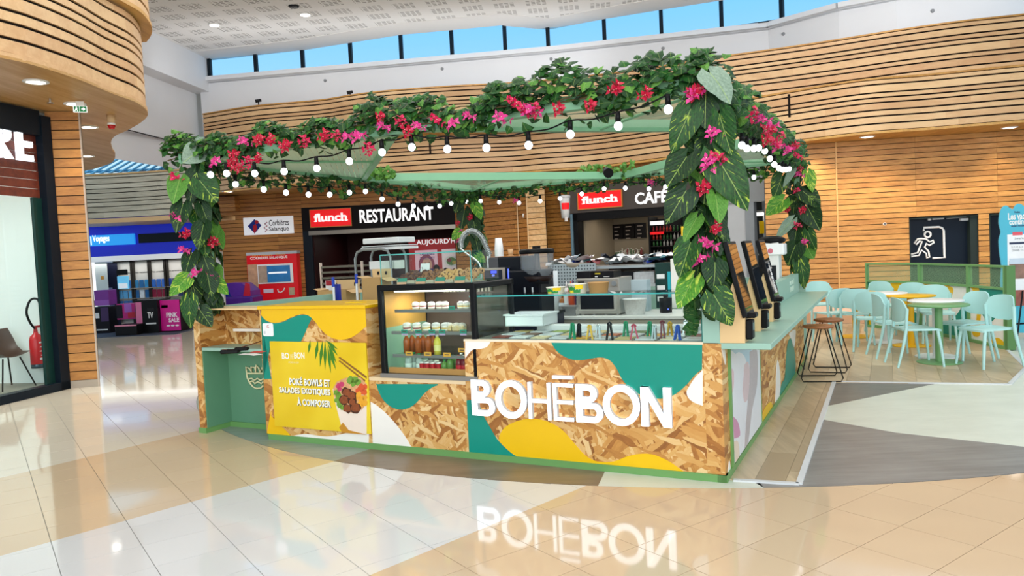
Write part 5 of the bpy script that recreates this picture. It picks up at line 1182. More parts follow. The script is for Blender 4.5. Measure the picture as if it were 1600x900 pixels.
def sart(px, m, lift=.004, sm=True, name='wave_panel'):
    P = sdp(px); P = [(p.x, p.y) for p in crom([Vector((a, c, 0)) for a, c in P], 4)] if sm else P
    P = [(min(max(a, .0), DEPTH-.3), min(max(c, PL), .893)) for a, c in P]
    part(name, B(KM @ SVW).prism(P, 0, lift), m, sc)
sart([(1242, 584), (1219, 622), (1221, 600), (1226, 590), (1228, 560), (1230, 540), (1233, 530), (1237, 531), (1241, 548), (1243, 570)], TEAL)
sart([(1211, 630), (1212, 600), (1213, 572), (1215, 563), (1218, 580), (1219, 600), (1218, 620)], CREAM)
sart([(1187, 665), (1190, 650), (1196, 635), (1204, 628), (1207, 636)], YEL)
sart([(1232, 522), (1240, 515), (1243, 520), (1240, 545), (1236, 530)], CREAM)
sart([(1136, 748), (1139, 720), (1141, 735), (1140, 745)], CREAM); sart([(1126, 546), (1132, 547), (1133, 570), (1130, 560)], CREAM)
# framed side poster on the bar side
pv0, pv1 = sd(1140, 640).y+.02, sd(1187, 640).y
sp_ = thing('side_poster', 'pale framed menu poster on the side of the bar near the corner', 'poster', TK(0, pv0, .1))
part('board', kb().box(.004, .014, pv0, pv1, PL+.01, .885), M_('#e9eaee', .3, var=.04), sp_)
part('frame', kb().box(0, .018, pv0-.014, pv0, PL, .893).box(0, .018, pv1, pv1+.014, PL, .893), PLINTH, sp_)
def spr(px, m, l): P = [(p.y, p.z) for p in (sd(*q) for q in px)]; P = [(q.x, q.y) for q in crom([Vector((a, c, 0)) for a, c in P], 3)]; P = [(min(max(a, pv0), pv1), min(max(c, PL+.01), .885)) for a, c in P]; part('print', B(KM @ SVW).prism(P, .014, .014+l), m, sp_)
spr([(1138, 546), (1170, 546), (1174, 560), (1166, 570), (1160, 556), (1152, 550), (1146, 553)], M_('#b9d3de', .4), .001)
spr([(1138, 575), (1143, 580), (1143, 605), (1139, 620)], M_('#e3c0c4', .4), .001); spr([(1160, 570), (1166, 565), (1168, 585), (1166, 620), (1160, 628), (1157, 610)], M_('#d9c0c0', .4), .0012)
spr([(1168, 550), (1180, 548), (1180, 600), (1172, 640), (1166, 690), (1160, 700), (1164, 640), (1168, 600)], M_('#bdb2b2', .4, var=.15, scale=30), .0014); spr([(1142, 650), (1150, 660), (1153, 680), (1144, 685)], M_('#cf8fae', .4), .0012); spr([(1142, 690), (1150, 690), (1152, 715), (1146, 728)], M_('#ead5c0', .4), .0012)
a = sd(1237, 443, -.02); part('logo_print', text_b('BOHĒ', KM @ SVW @ Matrix.Translation((a.y-.2, a.z-.01, -.019)), w=.4, h=.06, depth=.003, bold=.02), M_('#d9ead9', .4), sc); part('logo_print', text_b('BON', KM @ SVW @ Matrix.Translation((a.y-.17, a.z-.09, -.019)), w=.34, h=.06, depth=.003, bold=.02), M_('#d9ead9', .4), sc)
# ---- salad bar well, trays and sneeze guard
wl_ = thing('salad_bar', 'stainless salad bar with rows of food pans behind the counter front', 'counter', TK(U0, .05))
part('deck', kb().box(U0+.02, U1-.01, .03, .74, CT-.03, CT-.012), STEEL, wl_); part('rear_rail', kb().bbox(U0+.3, U1-.02, .70, .78, CT-.03, CT+.045, .01), M_('#f0f0ee', .3), wl_)
rr = random.Random(3); PANC = ['#5d6e33', '#c0622a', '#d8c79a', '#7d3524', '#e2d6b8', '#8aa04a', '#b5432f', '#d9a23c', '#6a4a34', '#c9b27a']
for i in range(10):
    for j in range(3):
        uu = U0+.16+i*.168; vv = .12+j*.19
        fp = part('food_pan', kb().box(uu, uu+.15, vv, vv+.17, CT-.012, CT-.004).box(uu+.012, uu+.138, vv+.012, vv+.158, CT-.005, CT-.003), STEEL, wl_)
        if (i*3+j) % 2 == 0: part('food', kb().box(uu+.015, uu+.135, vv+.015, vv+.155, CT-.004, CT+.004), M_(rr.choice(PANC), .6, var=.35, scale=60), fp)
        else: part('pan_lid', kb().bbox(uu+.005, uu+.145, vv+.005, vv+.165, CT-.004, CT+.006, .002), M_('#dfe3e4', .2, .3), fp)
GZ = fr(740, 460, .1).z
sg_ = thing('sneeze_guard', 'clear glass sneeze guard with glass shelf over the salad bar', 'glass', TK(U0, .05, CT))
gz1 = kz(740, 462, 1.27); 
part('pane', kb().box(U0+.05, U1-.02, .06, .066, CT, 1.262), GLASS, sg_); part('glass_shelf', kb().box(U0+.04, U1-.02, .05, .36, 1.262, 1.272), GLASS, sg_)
part('polished_edge', kb().box(U0+.04, U1-.02, .045, .05, 1.262, 1.272), M_('#3fa5a0', .1, emit='#4fb5b0', es=.05), sg_)
part('polished_edge', kb().box(U0+.045, U0+.05, .05, .36, 1.262, 1.272).box(U0+.045, U0+.052, .06, .066, CT, 1.262).box(U1-.022, U1-.015, .06, .066, CT, 1.262), GLASSEDGE, sg_)
part('pane', kb().box(U0+.05, U0+.056, .066, .6, CT, 1.262), GLASS, sg_)
# salad tongs standing in the pans
def tongs(px, py, hpx, spread, col, kind, label):
    q = kz(px, py, CT+.003); hh = max(.09, hpx*.0052); t = thing('tongs', label, 'tongs', TK(q.x, q.y, CT, rr.uniform(-.4, .4))); M = ROOTM[t.name]
    s = spread*.0045; w = .012
    for k in (-1, 1): part('arm', B(M).add([(k*s-w/2, 0, 0), (k*s+w/2, 0, 0), (k*.006+w/2, .01, hh), (k*.006-w/2, .01, hh), (k*s-w/2, .02, 0), (k*s+w/2, .02, 0), (k*.006+w/2, .03, hh), (k*.006-w/2, .03, hh)], [(0, 1, 2, 3), (7, 6, 5, 4), (0, 3, 7, 4), (1, 5, 6, 2), (3, 2, 6, 7), (0, 4, 5, 1)]), col, t)
    part('hinge', B(M).tube([(-.014, .02, hh-.006), (-.008, .02, hh+.008), (0, .02, hh+.012), (.008, .02, hh+.008), (.014, .02, hh-.006)], .008, 6), col, t)
GRN, PNK, BKT, YLT, BLT, GLT, BUR = M_('#1f8f63', .35), M_('#b3304f', .35), M_('#1a1a1c', .35), M_('#d9a91f', .35), M_('#2a5cc0', .35), M_('#c9d2d2', .15, .6), M_('#6d1626', .35)
for a in ((893, 529, 20, 5, GRN, 0, 'green salad tongs, leftmost of the row in the salad bar'), (921, 530, 15, 5, YLT, 0, 'yellow salad tongs left of the black pair'), (934, 529, 14, 4, GLT, 0, 'clear salad tongs between the yellow and the black pair'), (952, 531, 22, 5, BKT, 0, 'black salad tongs standing tall in the salad bar'), (977, 526, 19, 4, GRN, 0, 'green salad tongs between the black and the dark pink pair'), (991, 530, 18, 6, PNK, 0, 'dark pink salad tongs in the salad bar'), (1014, 526, 19, 4, GRN, 0, 'green salad tongs right of the dark pink pair'), (1021, 530, 12, 3, GLT, 0, 'clear salad tongs right of the last green pair'), (1036, 529, 22, 3, BUR, 0, 'burgundy flat salad tongs next to the amber one'), (1046, 525, 16, 4, YLT, 0, 'amber salad tongs leaning behind the burgundy pair'), (1057, 531, 10, 5, BLT, 0, 'blue salad tongs, rightmost coloured pair lying low'), (1072, 522, 12, 5, GLT, 0, 'clear salad tongs at far right near hanging ivy'), (903, 527, 13, 3, BKT, 0, 'dark grey small tongs just right of the leftmost green pair')): tongs(*a)
# ---- display fridge
fu0, fu1 = fr(588, 450).x, fr(735, 447).x; fu1 = U0+.02; fd = .68
fz0, fz1 = fzb+.005, fr(660, 445).z
fg = thing('display_fridge', 'black framed glass display fridge full of desserts and drinks', 'fridge', TK(fu0, 0, fz0))
fw = .045; fuR = fu0+ (fr(1, 1).x*0) + (fr(735, 500).x-fu0)
b = kb(); b.bbox(fu0, fu0+fw, -.0, fw, fz0, fz1, .008).bbox(fuR, fuR+fw, 0, fw, fz0, fz1, .008).bbox(fu0, fuR+fw, -.001, fw, fz1-fw, fz1+.005, .008).box(fu0, fuR+fw, -.001, fw, fz0, fz0+.03)
b.bbox(fu0, fu0+fw, fd-fw, fd, fz0, fz1, .008).bbox(fuR, fuR+fw, fd-fw, fd, fz0, fz1, .008).bbox(fu0, fu0+fw, 0, fd, fz1-fw, fz1, .008).bbox(fuR, fuR+fw, 0, fd, fz1-fw, fz1+.004, .008).box(fu0, fuR+fw, fd-.03, fd, fz1-fw, fz1)
part('frame', b, BLACK, fg)
part('top_panel', kb().box(fu0+.02, fuR+.03, .02, fd-.02, fz1-.03, fz1-.01), BLACK, fg); part('rear_panel', kb().box(fu0+fw, fuR, fd-.02, fd-.01, fz0, fz1), M_('#4a3a34', .3, var=.2), fg)
part('floor_panel', kb().box(fu0+.02, fuR+.03, .02, fd-.02, fz0, fz0+.02), STEEL, fg); part('front_sill', kb().box(fu0, fuR+fw, -.012, .0, fz0-.005, fz0+.03), M_('#9a948c', .35, .7), fg)
part('glass_front', kb().box(fu0+fw, fuR, .004, .01, fz0+.03, fz1-fw), GLASS, fg); part('glass_side', kb().box(fuR+.02, fuR+.026, fw, fd-fw, fz0+.03, fz1-fw), GLASS, fg); part('glass_side', kb().box(fu0+.01, fu0+.016, fw, fd-fw, fz0+.03, fz1-fw), GLASS, fg)
part('left_lining', kb().box(fu0+.03, fu0+.045, fw, fd-.02, fz0+.03, fz0+.40), M_('#7fa08a', .4), fg); part('left_lining_upper', kb().box(fu0+.03, fu0+.045, fw, fd-.02, fz0+.40, fz1-.05), M_('#b98a44', .4, var=.2), fg)
fz = lambda y: fr(660, y, .12).z
SH = [fz(484), fz(517), fz(553)]
for i, z in enumerate(SH): part('shelf', kb().box(fu0+.09+.02*(i < 2), fuR-.005, .06 if i else .12, fd-.06, z-.008, z), GLASS, fg); part('shelf_rail', kb().box(fu0+.09, fuR-.005, (.06 if i else .12)-.008, (.06 if i else .12), z-.022, z+.004), M_('#8d8a86', .3, .6), fg)
part('led_strip', kb().box(fu0+.12, fuR-.1, .08, .11, fz1-.06, fz1-.05), LAMP, fg)
area('fridge_light', K((fu0+fuR)/2, .3, fz1-.07), (0, 0, -PH), .55, .2, 9, (1, .95, .88))
for k in range(14): part('vent_louvre', kb().box(fu0+.25+k*.035, fu0+.27+k*.035, fd-.05, fd-.02, fz1-.10, fz1-.06), M_('#c9c4bc', .4), fg)
a = kz(612, 583, fz0+.02); part('base_rail', kb().box(fu0+.06, fuR, .03, .05, fz0+.02, fz0+.075), M_('#c98a4a', .5, var=.15), fg)
CLR = M_('#f4f4f2', .15, trans=.6, var=0); CRM = M_('#f3e9da', .4)
def lidded(px, py, v, z, r, layers, label, grp):
    u = fr(px, py, v).x; t = thing('dessert_jar', label, 'dessert', TK(u, v, z), grp); M = ROOTM[t.name]; zz = .002; h_ = r*1.25
    for k, (f, m) in enumerate(layers): part('layer', B(M).lathe([(.0001, zz), (r*(.86+.1*k/len(layers)), zz), (r*(.88+.12*(k+1)/len(layers)), zz+h_*f), (.0001, zz+h_*f)], n=12), m, t); zz += h_*f
    part('dome_lid', B(M).lathe([(r*1.04, zz), (r*1.0, zz+r*.3), (r*.6, zz+r*.62), (.0001, zz+r*.7)], n=12), M_('#f2f2f0', .1, var=0, alpha=.55), t)
REDL, YLL, BRL = M_('#9c1a22', .3, var=.15), M_('#e6b21e', .35), M_('#7c4a26', .4)
for x in (649, 660.5, 674, 686.5, 695.5): lidded(x, 478, .20, SH[0], .030, [(.45, CRM), (.22, REDL), (.33, CRM)], 'small red and cream layered dessert jar on the top fridge shelf', 'red layered jars on the top fridge shelf')
for x in (720, 728.5): lidded(x, 476, .20, SH[0], .030, [(.4, CRM), (.2, YLL), (.4, CRM)], 'small yellow and cream dessert jar at the right of top fridge shelf', 'yellow layered jars on the top fridge shelf')
for x in (636, 651): lidded(x, 510, .12, SH[1], .036, [(.35, CRM), (.25, REDL), (.4, CRM)], 'dessert jar with red layer on the middle fridge shelf', 'red layered jars on the middle fridge shelf')
for x in (666, 681, 696): lidded(x, 510, .12, SH[1], .036, [(.4, CRM), (.2, YLL), (.4, CRM)], 'dessert jar with yellow layer on the middle fridge shelf', 'yellow layered jars on the middle fridge shelf')
for x, y in ((702, 511), (713, 509), (722, 510)):
    u = fr(x, y, .13).x; t = thing('wrapped_cake', 'cream cake wrapped in clear film on the middle fridge shelf', 'cake', TK(u, .13, SH[1]), 'wrapped cakes on the middle fridge shelf'); M = ROOTM[t.name]; part('cake', B(M).bbox(-.028, .028, -.03, .03, .001, .05, .008), M_('#d9bf8c', .5, var=.2, scale=40), t); part('film', B(M).ball((0, 0, .045), .036, 8, 5, 0, (1, 1, .7)), M_('#f2f2f0', .1, var=0, alpha=.35), t)
JU, LEM = M_('#a3501c', .2, var=.12), M_('#d8c94a', .2)
def bottle(u, v, z, r, h_, liq, cap, label, grp, lbl=None):
    t = thing('bottle', label, 'bottle', TK(u, v, z), grp); M = ROOTM[t.name]
    part('body', B(M).lathe([(.0001, .001), (r, .003), (r, h_*.62), (r*.8, h_*.75), (r*.38, h_*.86), (r*.38, h_*.9), (.0001, h_*.9)], n=12), liq, t); part('cap', B(M).lathe([(.0001, h_*.9), (r*.42, h_*.9), (r*.42, h_), (.0001, h_)], n=10), cap, t)
    if lbl: part('label', B(M).lathe([(r*1.02, h_*.2), (r*1.02, h_*.5)], n=12), lbl, t)
for i, x in enumerate((636, 645, 654, 662, 670, 677)): bottle(fr(x, 548, .13+.05*(i % 2)).x, .13+.05*(i % 2), SH[2], .028, .165, JU, WHITE, 'amber brown juice bottle on the lower fridge shelf', 'amber juice bottles in the fridge')
bottle(fr(684, 549, .10).x, .10, SH[2], .030, .165, LEM, WHITE, 'single pale yellow lemonade bottle on the lower fridge shelf', None, M_('#e6dc8a', .4))
fl0 = fz0+.021; WTR = M_('#cfe0d6', .1, trans=.5, var=0); GC = M_('#1f8f4a', .35)
for i, x in enumerate((639, 648, 656, 643.5)): bottle(fr(x, 578, .1+.06*(i % 2)).x, .1+.06*(i % 2), fl0, .030, .165, WTR, GC, 'clear water bottle with green cap on the fridge floor', 'water bottles with green caps', M_('#d5e6da', .3))
for i, x in enumerate((660, 668, 677, 686, 664, 673, 682)):
    v = .1 if i < 4 else .19; u = fr(x, 580, v).x; t = thing('drink_can', 'red and white drink can on the fridge floor', 'can', TK(u, v, fl0), 'drink cans on the fridge floor'); M = ROOTM[t.name]
    part('body', B(M).lathe([(.0001, .001), (.026, .001), (.028, .008), (.028, .085), (.0001, .085)], n=14), M_('#b81822', .3, .3, var=.25, scale=40), t); part('top', B(M).lathe([(.0001, .085), (.028, .085), (.024, .098), (.0001, .097)], n=14), M_('#e6e2de', .25, .4), t)
for i, (x, v) in enumerate(((695, .1), (704, .1), (708, .18), (713, .16))): bottle(fr(x, 578, v).x, v, fl0, .028, .15 if i else .12, M_('#5f8a3f', .2, var=.1), GC, 'green smoothie bottle on the fridge floor', 'green smoothie bottles')
for i, (x, v) in enumerate(((718, .1), (726, .1), (722, .18))): bottle(fr(x, 578, v).x, v, fl0, .029, .16, M_('#7a1220', .2), RED if i < 1 else WHITE, 'dark red drink bottle at the right of the fridge floor', 'dark red bottles on the fridge floor', M_('#c81e2c', .3))
def tag(px, py, v, wpx, m, label, grp, hz=.032):
    u, z = fr(px, py, v).x, fr(px, py, v).z; t = thing('price_tag', label, 'price tag', TK(u, v, z-hz/2), grp); w = wpx*.0052
    co = part('card', kb().box(u-w/2, u+w/2, v-.004, v, z-hz/2, z+hz/2), m, t); part('print', kb().box(u-w*.3, u+w*.3, v-.005, v-.004, z-.004, z+.004), M_('#5a4a3a', .5), co)
    return t
TG, TO = M_('#2f8f78', .4), M_('#e8a63a', .4)
for x, y in ((632, 518), (654, 518), (675, 518), (691, 518), (724, 518)): t = tag(x, y, .05, 11.5, TG, 'teal and lilac price tag on the middle fridge shelf', 'price tags on the middle fridge shelf'); q = ROOTM[t.name]; part('lilac_strip', B(q).box(-.028, .028, -.003, .001, -.014, .0), M_('#b79ac0', .4), t)
t = tag(706, 481, .11, 11.5, TG, 'teal price tag alone on the top fridge shelf', None)
for x, y in ((639.5, 552.5), (668.5, 553), (698.5, 554), (722, 547)): tag(x, y, .05, 13, TO, 'orange price tag on the lower fridge shelf', 'orange price tags in the fridge')
# ---- cookie case on top of the fridge
cz0 = fz1+.006; cz1 = fr(640, 397, .12).z
cs = thing('cookie_case', 'low glass case of cookie trays standing on the display fridge', 'display case', TK(fu0, .05, cz0))
part('pane', kb().box(fu0+.02, fuR+.0, .05, .056, cz0, cz1), GLASS, cs); part('pane', kb().box(fu0+.02, fu0+.026, .056, .5, cz0, cz1), GLASS, cs); part('pane', kb().box(fuR-.006, fuR, .056, .5, cz0, cz1), GLASS, cs)
part('glass_top', kb().box(fu0+.02, fuR, .05, .3, cz1, cz1+.006), GLASS, cs); part('polished_edge', kb().box(fu0+.02, fuR, .046, .05, cz1-.004, cz1+.006).box(fu0+.016, fu0+.022, .046, .052, cz0, cz1).box(fuR-.004, fuR+.002, .046, .052, cz0, cz1), GLASSEDGE, cs)
rr = random.Random(12)
CK = [M_('#4a2416', .6, var=.3, scale=40), M_('#8a5a30', .6, var=.3, scale=40), M_('#c99a5a', .6, var=.25, scale=40), M_('#b98852', .6, var=.3, scale=40)]
cu0, cu1 = fu0+.12, fuR-.02; wdt = (cu1-cu0)/4
for k in range(4):
    t = thing('cookie_tray', ('paper tray of dark chocolate cookies', 'paper tray of nutty brown cookies', 'paper tray of pale golden cookies', 'paper tray of crumbly blond cookies')[k]+' in the glass case on fridge', 'tray', TK(cu0+wdt*(k+.5), .22, cz0)); M = ROOTM[t.name]
    part('tray', B(M).box(-wdt/2+.004, wdt/2-.004, -.10, .12, .001, .006).box(-wdt/2+.004, wdt/2-.004, -.104, -.1, .001, .028).box(-wdt/2+.004, -wdt/2+.008, -.1, .12, .001, .036), M_('#c2b79c', .5), t)
    for j in range(12):
        t2_ = thing('cookie', ('dark chocolate cookie', 'nutty brown cookie', 'pale golden cookie', 'crumbly blond cookie')[k]+' in its paper tray on the fridge', 'cookie', TK(cu0+wdt*(k+.18+.32*(j % 3))+rr.uniform(-.012, .012), .14+.05*(j//3), cz0+.035+.016*(j//3)), ('chocolate cookies', 'nutty cookies', 'golden cookies', 'blond cookies')[k])
        M2 = ROOTM[t2_.name] @ Matrix.Rotation(rr.uniform(.5, 1.1), 4, 'X') @ Matrix.Rotation(rr.uniform(-.4, .4), 4, 'Y')
        bi = part('biscuit', B(M2).lathe([(.0001, -.008), (.03, -.008), (.034, .0), (.028, .009), (.0001, .013)], n=11), CK[k], t2_)
        for q in range(3): part('chip', B(M2).ball((rr.uniform(-.018, .018), rr.uniform(-.018, .018), .012), .006, 5, 4), CK[0] if k else CK[1], bi)
    t = tag(0, 0, .05, 1, TG, 'x', None) if False else thing('price_tag', 'teal and orange price tag below the %s cookie tray' % ('chocolate', 'nutty', 'golden', 'blond')[k], 'price tag', TK(cu0+wdt*(k+.35), .10, cz0)); M = ROOTM[t.name] @ Matrix.Rotation(-.4, 4, 'X')
    part('card', B(M).box(-.045, .045, -.002, .0, .015, .05), TG, t); part('orange_strip', B(M).box(-.045, .045, -.003, .0, -.003, .016), M_('#e0a684', .4), t)
p0 = fr(654, 428, .25); cd = thing('folded_card', 'blank white folded card standing behind the cookie trays', 'card', TK(p0.x-.0, .33, cz0+.01)); M = ROOTM[cd.name]
part('leaf', B(M).add([(-.05, 0, 0), (.05, 0, 0), (.045, .03, .15), (-.045, .03, .15), (-.05, .002, 0), (.05, .002, 0), (.045, .032, .15), (-.045, .032, .15)], [(0, 1, 2, 3), (5, 4, 7, 6), (0, 3, 7, 4), (1, 5, 6, 2), (3, 2, 6, 7), (0, 4, 5, 1)]), WHITE, cd); part('crease', B(M).tube([(-.02, .004, .12), (.02, -.0, .0)], .002, 4), M_('#6b6b6b', .5), cd)
# ================================================================ EQUIPMENT INSIDE THE KIOSK
def pxbox(b, x0, x1, y0, y1, v, dep, ch=.004):
    a, c = fr(x0, y1, v), fr(x1, y0, v); b.bbox(a.x, c.x, v, v+dep, min(a.z, c.z), max(a.z, c.z), ch) if ch else b.box(a.x, c.x, v, v+dep, min(a.z, c.z), max(a.z, c.z)); return a, c
isl = thing('work_island', 'white topped work island running behind the salad bar', 'counter', TK(-1.5, 2.3))
iv = kz(940, 494, .92).y
part('worktop', kb().bbox(-2.5, -.2, iv, iv+.75, .885, .92, .004), M_('#ecebe6', .35), isl); part('front_panel', kb().box(-2.48, -.22, iv+.02, iv+.05, .06, .80), M_('#2a2622', .4), isl); part('drawer_front', kb().box(-2.48, -.22, iv+.01, iv+.03, .80, .88), M_('#b9b1a0', .35, .3), isl)
part('carcass', kb().box(-2.48, -.22, iv+.05, iv+.72, .0, .885), M_('#d8d6cf', .4), isl)
# microwave with clutter on it
mv = iv+.12; mw = thing('microwave', 'steel microwave oven with dark window on the work island', 'microwave', TK(fr(940, 487, mv).x, mv, .92)); 
a, c = fr(902, 486, mv), fr(967, 434, mv); z0, z1 = .93, c.z
part('case', kb().bbox(a.x, c.x, mv, mv+.42, z0, z1, .006), M_('#b3aea6', .35, .5), mw); h = z1-z0; w = c.x-a.x
part('door_window', kb().box(a.x+w*.09, a.x+w*.86, mv-.006, mv, z0+h*.14, z0+h*.52), M_('#1b1a1e', .12), mw); part('control_strip', kb().box(a.x+w*.03, a.x+w*.97, mv-.004, mv, z0+h*.74, z0+h*.97), M_('#9d968c', .4, .3), mw); part('dial', kb().cyl((a.x+w*.89, mv, z0+h*.85), (a.x+w*.89, mv-.018, z0+h*.85), .026), STEEL, mw)
part('display', kb().box(a.x+w*.05, a.x+w*.2, mv-.006, mv, z0+h*.78, z0+h*.92), BLACK, mw); part('handle', kb().box(a.x+w*.88, a.x+w*.94, mv-.02, mv, z0+h*.14, z0+h*.52), M_('#cfc9c0', .3, .5), mw); part('lower_bezel', kb().box(a.x+w*.05, a.x+w*.9, mv-.005, mv-.001, z0+h*.1, z0+h*.13), M_('#d8d2c8', .3), mw)
for k in range(4): part('foot', kb().cyl((a.x+w*(.1+.27*k), mv+.04, .92), (a.x+w*(.1+.27*k), mv+.04, .93), .012, n=8), WHITE, mw)
mt = z1
def item(name, label, cat, x0, x1, y0, y1, v, dep, m, prints=(), grp=None, base=None):
    a, c = fr(x0, y1, v), fr(x1, y0, v); zb0 = base if base is not None else a.z; t = thing(name, label, cat, TK((a.x+c.x)/2, v, zb0), grp)
    part('body', kb().bbox(a.x, c.x, v, v+dep, zb0, c.z, .004), m, t)
    for (u0, u1, w0, w1, pm) in prints: part('print', kb().box(a.x+(c.x-a.x)*u0, a.x+(c.x-a.x)*u1, v-.003, v, zb0+(c.z-zb0)*w0, zb0+(c.z-zb0)*w1), pm, t)
    return t
YP, WPn = M_('#c9b32a', .4), M_('#e9e9e6', .4)
item('carton', 'black product carton with yellow print lying on the microwave', 'box', 928, 958, 423, 434, mv+.05, .25, M_('#17161a', .35), [(.06, .35, .55, .75, YP), (.06, .2, .15, .3, WPn), (.5, .8, .15, .22, WPn)], base=mt)
item('napkin_holder', 'black tray of utensils on the left end of microwave', 'tray', 901, 922, 424, 434, mv+.05, .2, M_('#1d1b1f', .4), base=mt)
def tub(name, label, cat, x0, x1, y0, y1, v, m, base, taper=.88, rim=True, grp=None, n=20, bands=(), open_=True, sy=1):
    a, c = fr(x0, y1, v), fr(x1, y0, v); r = (c.x-a.x)/2; hh = fr((x0+x1)/2, y0, v).z-base; t = thing(name, label, cat, TK((a.x+c.x)/2, v+r, base), grp); M = ROOTM[t.name]
    prof = [(.0001, 0), (r*taper, 0), (r, hh)]
    prof += [(r*1.03, hh), (r*1.03, hh-.004), (r*.97, hh-.004), (r*taper*.96, .006), (.0001, .006)] if open_ else [(.0001, hh)]
    part('body', B(M).lathe(prof, n=n, sy=sy), m, t)
    for k, (z0, z1, a0, a1, pm) in enumerate(bands):
        b = B(M); nn = 6; V = []
        for i in range(nn+1):
            an = a0+(a1-a0)*i/nn
            for zz in (z0, z1+.18*math.sin(i*2.1+k)*(z1-z0)): rr_ = (r*taper+(r-r*taper)*zz)*1.012; V.append((rr_*math.cos(an), rr_*sy*math.sin(an), zz*hh))
        b.add(V, [(2*i, 2*i+2, 2*i+3, 2*i+1) for i in range(nn)]); part('print', b, pm, t)
    return t
GS = 1.273; KR = M_('#c99a62', .55, var=.06)
tub('paper_bowl', 'plain kraft paper bowl on the glass shelf over the salad bar', 'bowl', 914, 945, 441.5, 458, .1, KR, GS, .86)
GB = [(.05, .7, -2.6, -1.5, M_('#2f8a3f', .4)), (.45, .95, -1.5, -.6, M_('#e8c81e', .4)), (.05, .4, -1.6, -.9, M_('#2f8a3f', .4)), (.1, .9, -3.3, -2.7, M_('#e8c81e', .4)), (.04, .3, -2.3, -1.7, M_('#f0d030', .4))]
tub('paper_bowl', 'patterned paper bowl just left of the plain kraft bowl on glass shelf', 'bowl', 883, 911, 444, 459, .1, M_('#f3efe0', .5), GS, .86, bands=GB)
tub('paper_bowl', 'leftmost patterned green and yellow paper bowl on the glass shelf', 'bowl', 849, 876, 449, 461, .1, M_('#f3efe0', .5), GS, .86, bands=GB)
# boxes, tubs and pans on salad bar and island
def crate(name, label, x0, x1, y0, y1, v, dep, m, base, lip_=.012):
    a, c = fr(x0, y1, v), fr(x1, y0, v); u0_, u1_ = a.x, c.x; z1 = (fr(x0, y0, v).z+c.z)/2; t = thing(name, label, 'container', TK((u0_+u1_)/2, v, base)); w = .006
    part('body', kb().box(u0_, u1_, v, v+w, base, z1).box(u0_, u1_, v+dep-w, v+dep, base, z1).box(u0_, u0_+w, v, v+dep, base, z1).box(u1_-w, u1_, v, v+dep, base, z1).box(u0_, u1_, v, v+dep, base, base+w), m, t)
    part('rim', kb().box(u0_-lip_, u1_+lip_, v-lip_, v, z1-.008, z1+.004).box(u0_-lip_, u1_+lip_, v+dep, v+dep+lip_, z1-.008, z1+.004).box(u0_-lip_, u0_, v, v+dep, z1-.008, z1+.004).box(u1_, u1_+lip_, v, v+dep, z1-.008, z1+.004), m, t)
    return t
crate('plastic_tub', 'white open plastic tub at left of salad bar, before the blue clip box', 790, 848, 492, 514, .55, .3, M_('#eef0f2', .35), CT+.046)
t = crate('clip_box', 'clear lidded food box with blue clip on the work island', 822, 874, 478, 493, iv+.05, .3, M_('#dbe3ea', .2, var=.02), .92); a = fr(835, 483, iv+.05); part('blue_clip', kb().box(a.x, a.x+.14, iv+.035, iv+.05, a.z-.01, a.z+.014), M_('#1c2fa0', .35), t)
tub('bucket', 'tall white plastic bucket on island behind the clip box', 'bucket', 848, 873, 461, 478, iv+.38, M_('#f4f4f2', .35), .92, .9)
crate('steel_pan', 'small steel gastronorm pan left of the microwave', 879, 899, 479, 491, iv+.03, .14, M_('#cfcfcd', .25, .6), .92, .008)
tub('basket', 'white perforated round basket right of the microwave', 'basket', 969, 1004, 468, 491, iv+.06, M_('#eae9e6', .5, var=.25, scale=60), .92, .8)
t = tub('kettle', 'black rounded kettle with small blue light at right of the island', 'kettle', 1028, 1047, 466, 483, iv+.3, BLACK, .92, .95, open_=False); M = ROOTM[t.name]; part('lid_knob', B(M).ball((0, 0, .17), .028, 8, 6), BLACK, t); part('light', B(M).ball((.045, -.08, .04), .007, 6, 4), M_('#3a4cff', .4, emit='#4a5cff', es=3), t)
item('paper_pack', 'white paper pack at the right end of the work island', 'pack', 1066, 1085, 473, 492, iv+.1, .2, M_('#f1efe6', .5), base=.92)
for k, (x, y, m, lb) in enumerate(((892, 446, M_('#e2521e', .35), 'orange squeeze bottle'), (885, 447, WHITE, 'white squeeze bottle'), (895, 444, M_('#6d2a6a', .35), 'purple squeeze bottle'), (879, 470, M_('#a8642a', .35), 'amber sauce bottle'), (890, 472, M_('#e9e4e0', .35), 'cream sauce bottle with red top'))):
    q = fr(x, y, iv+.3+.03*k); r = .032; t = thing('sauce_bottle', lb+' behind the patterned bowls', 'bottle', TK(q.x, iv+.3+.03*k, .92)); M = ROOTM[t.name]; h = max(.2, q.z-.92+.05)
    part('body', B(M).lathe([(.0001, 0), (r, 0), (r, h*.7), (r*.5, h*.8), (.0001, h*.8)], n=12), m, t); part('nozzle', B(M).lathe([(.0001, h*.8), (r*.45, h*.8), (r*.12, h), (.0001, h)], n=10), m if k != 4 else RED, t)
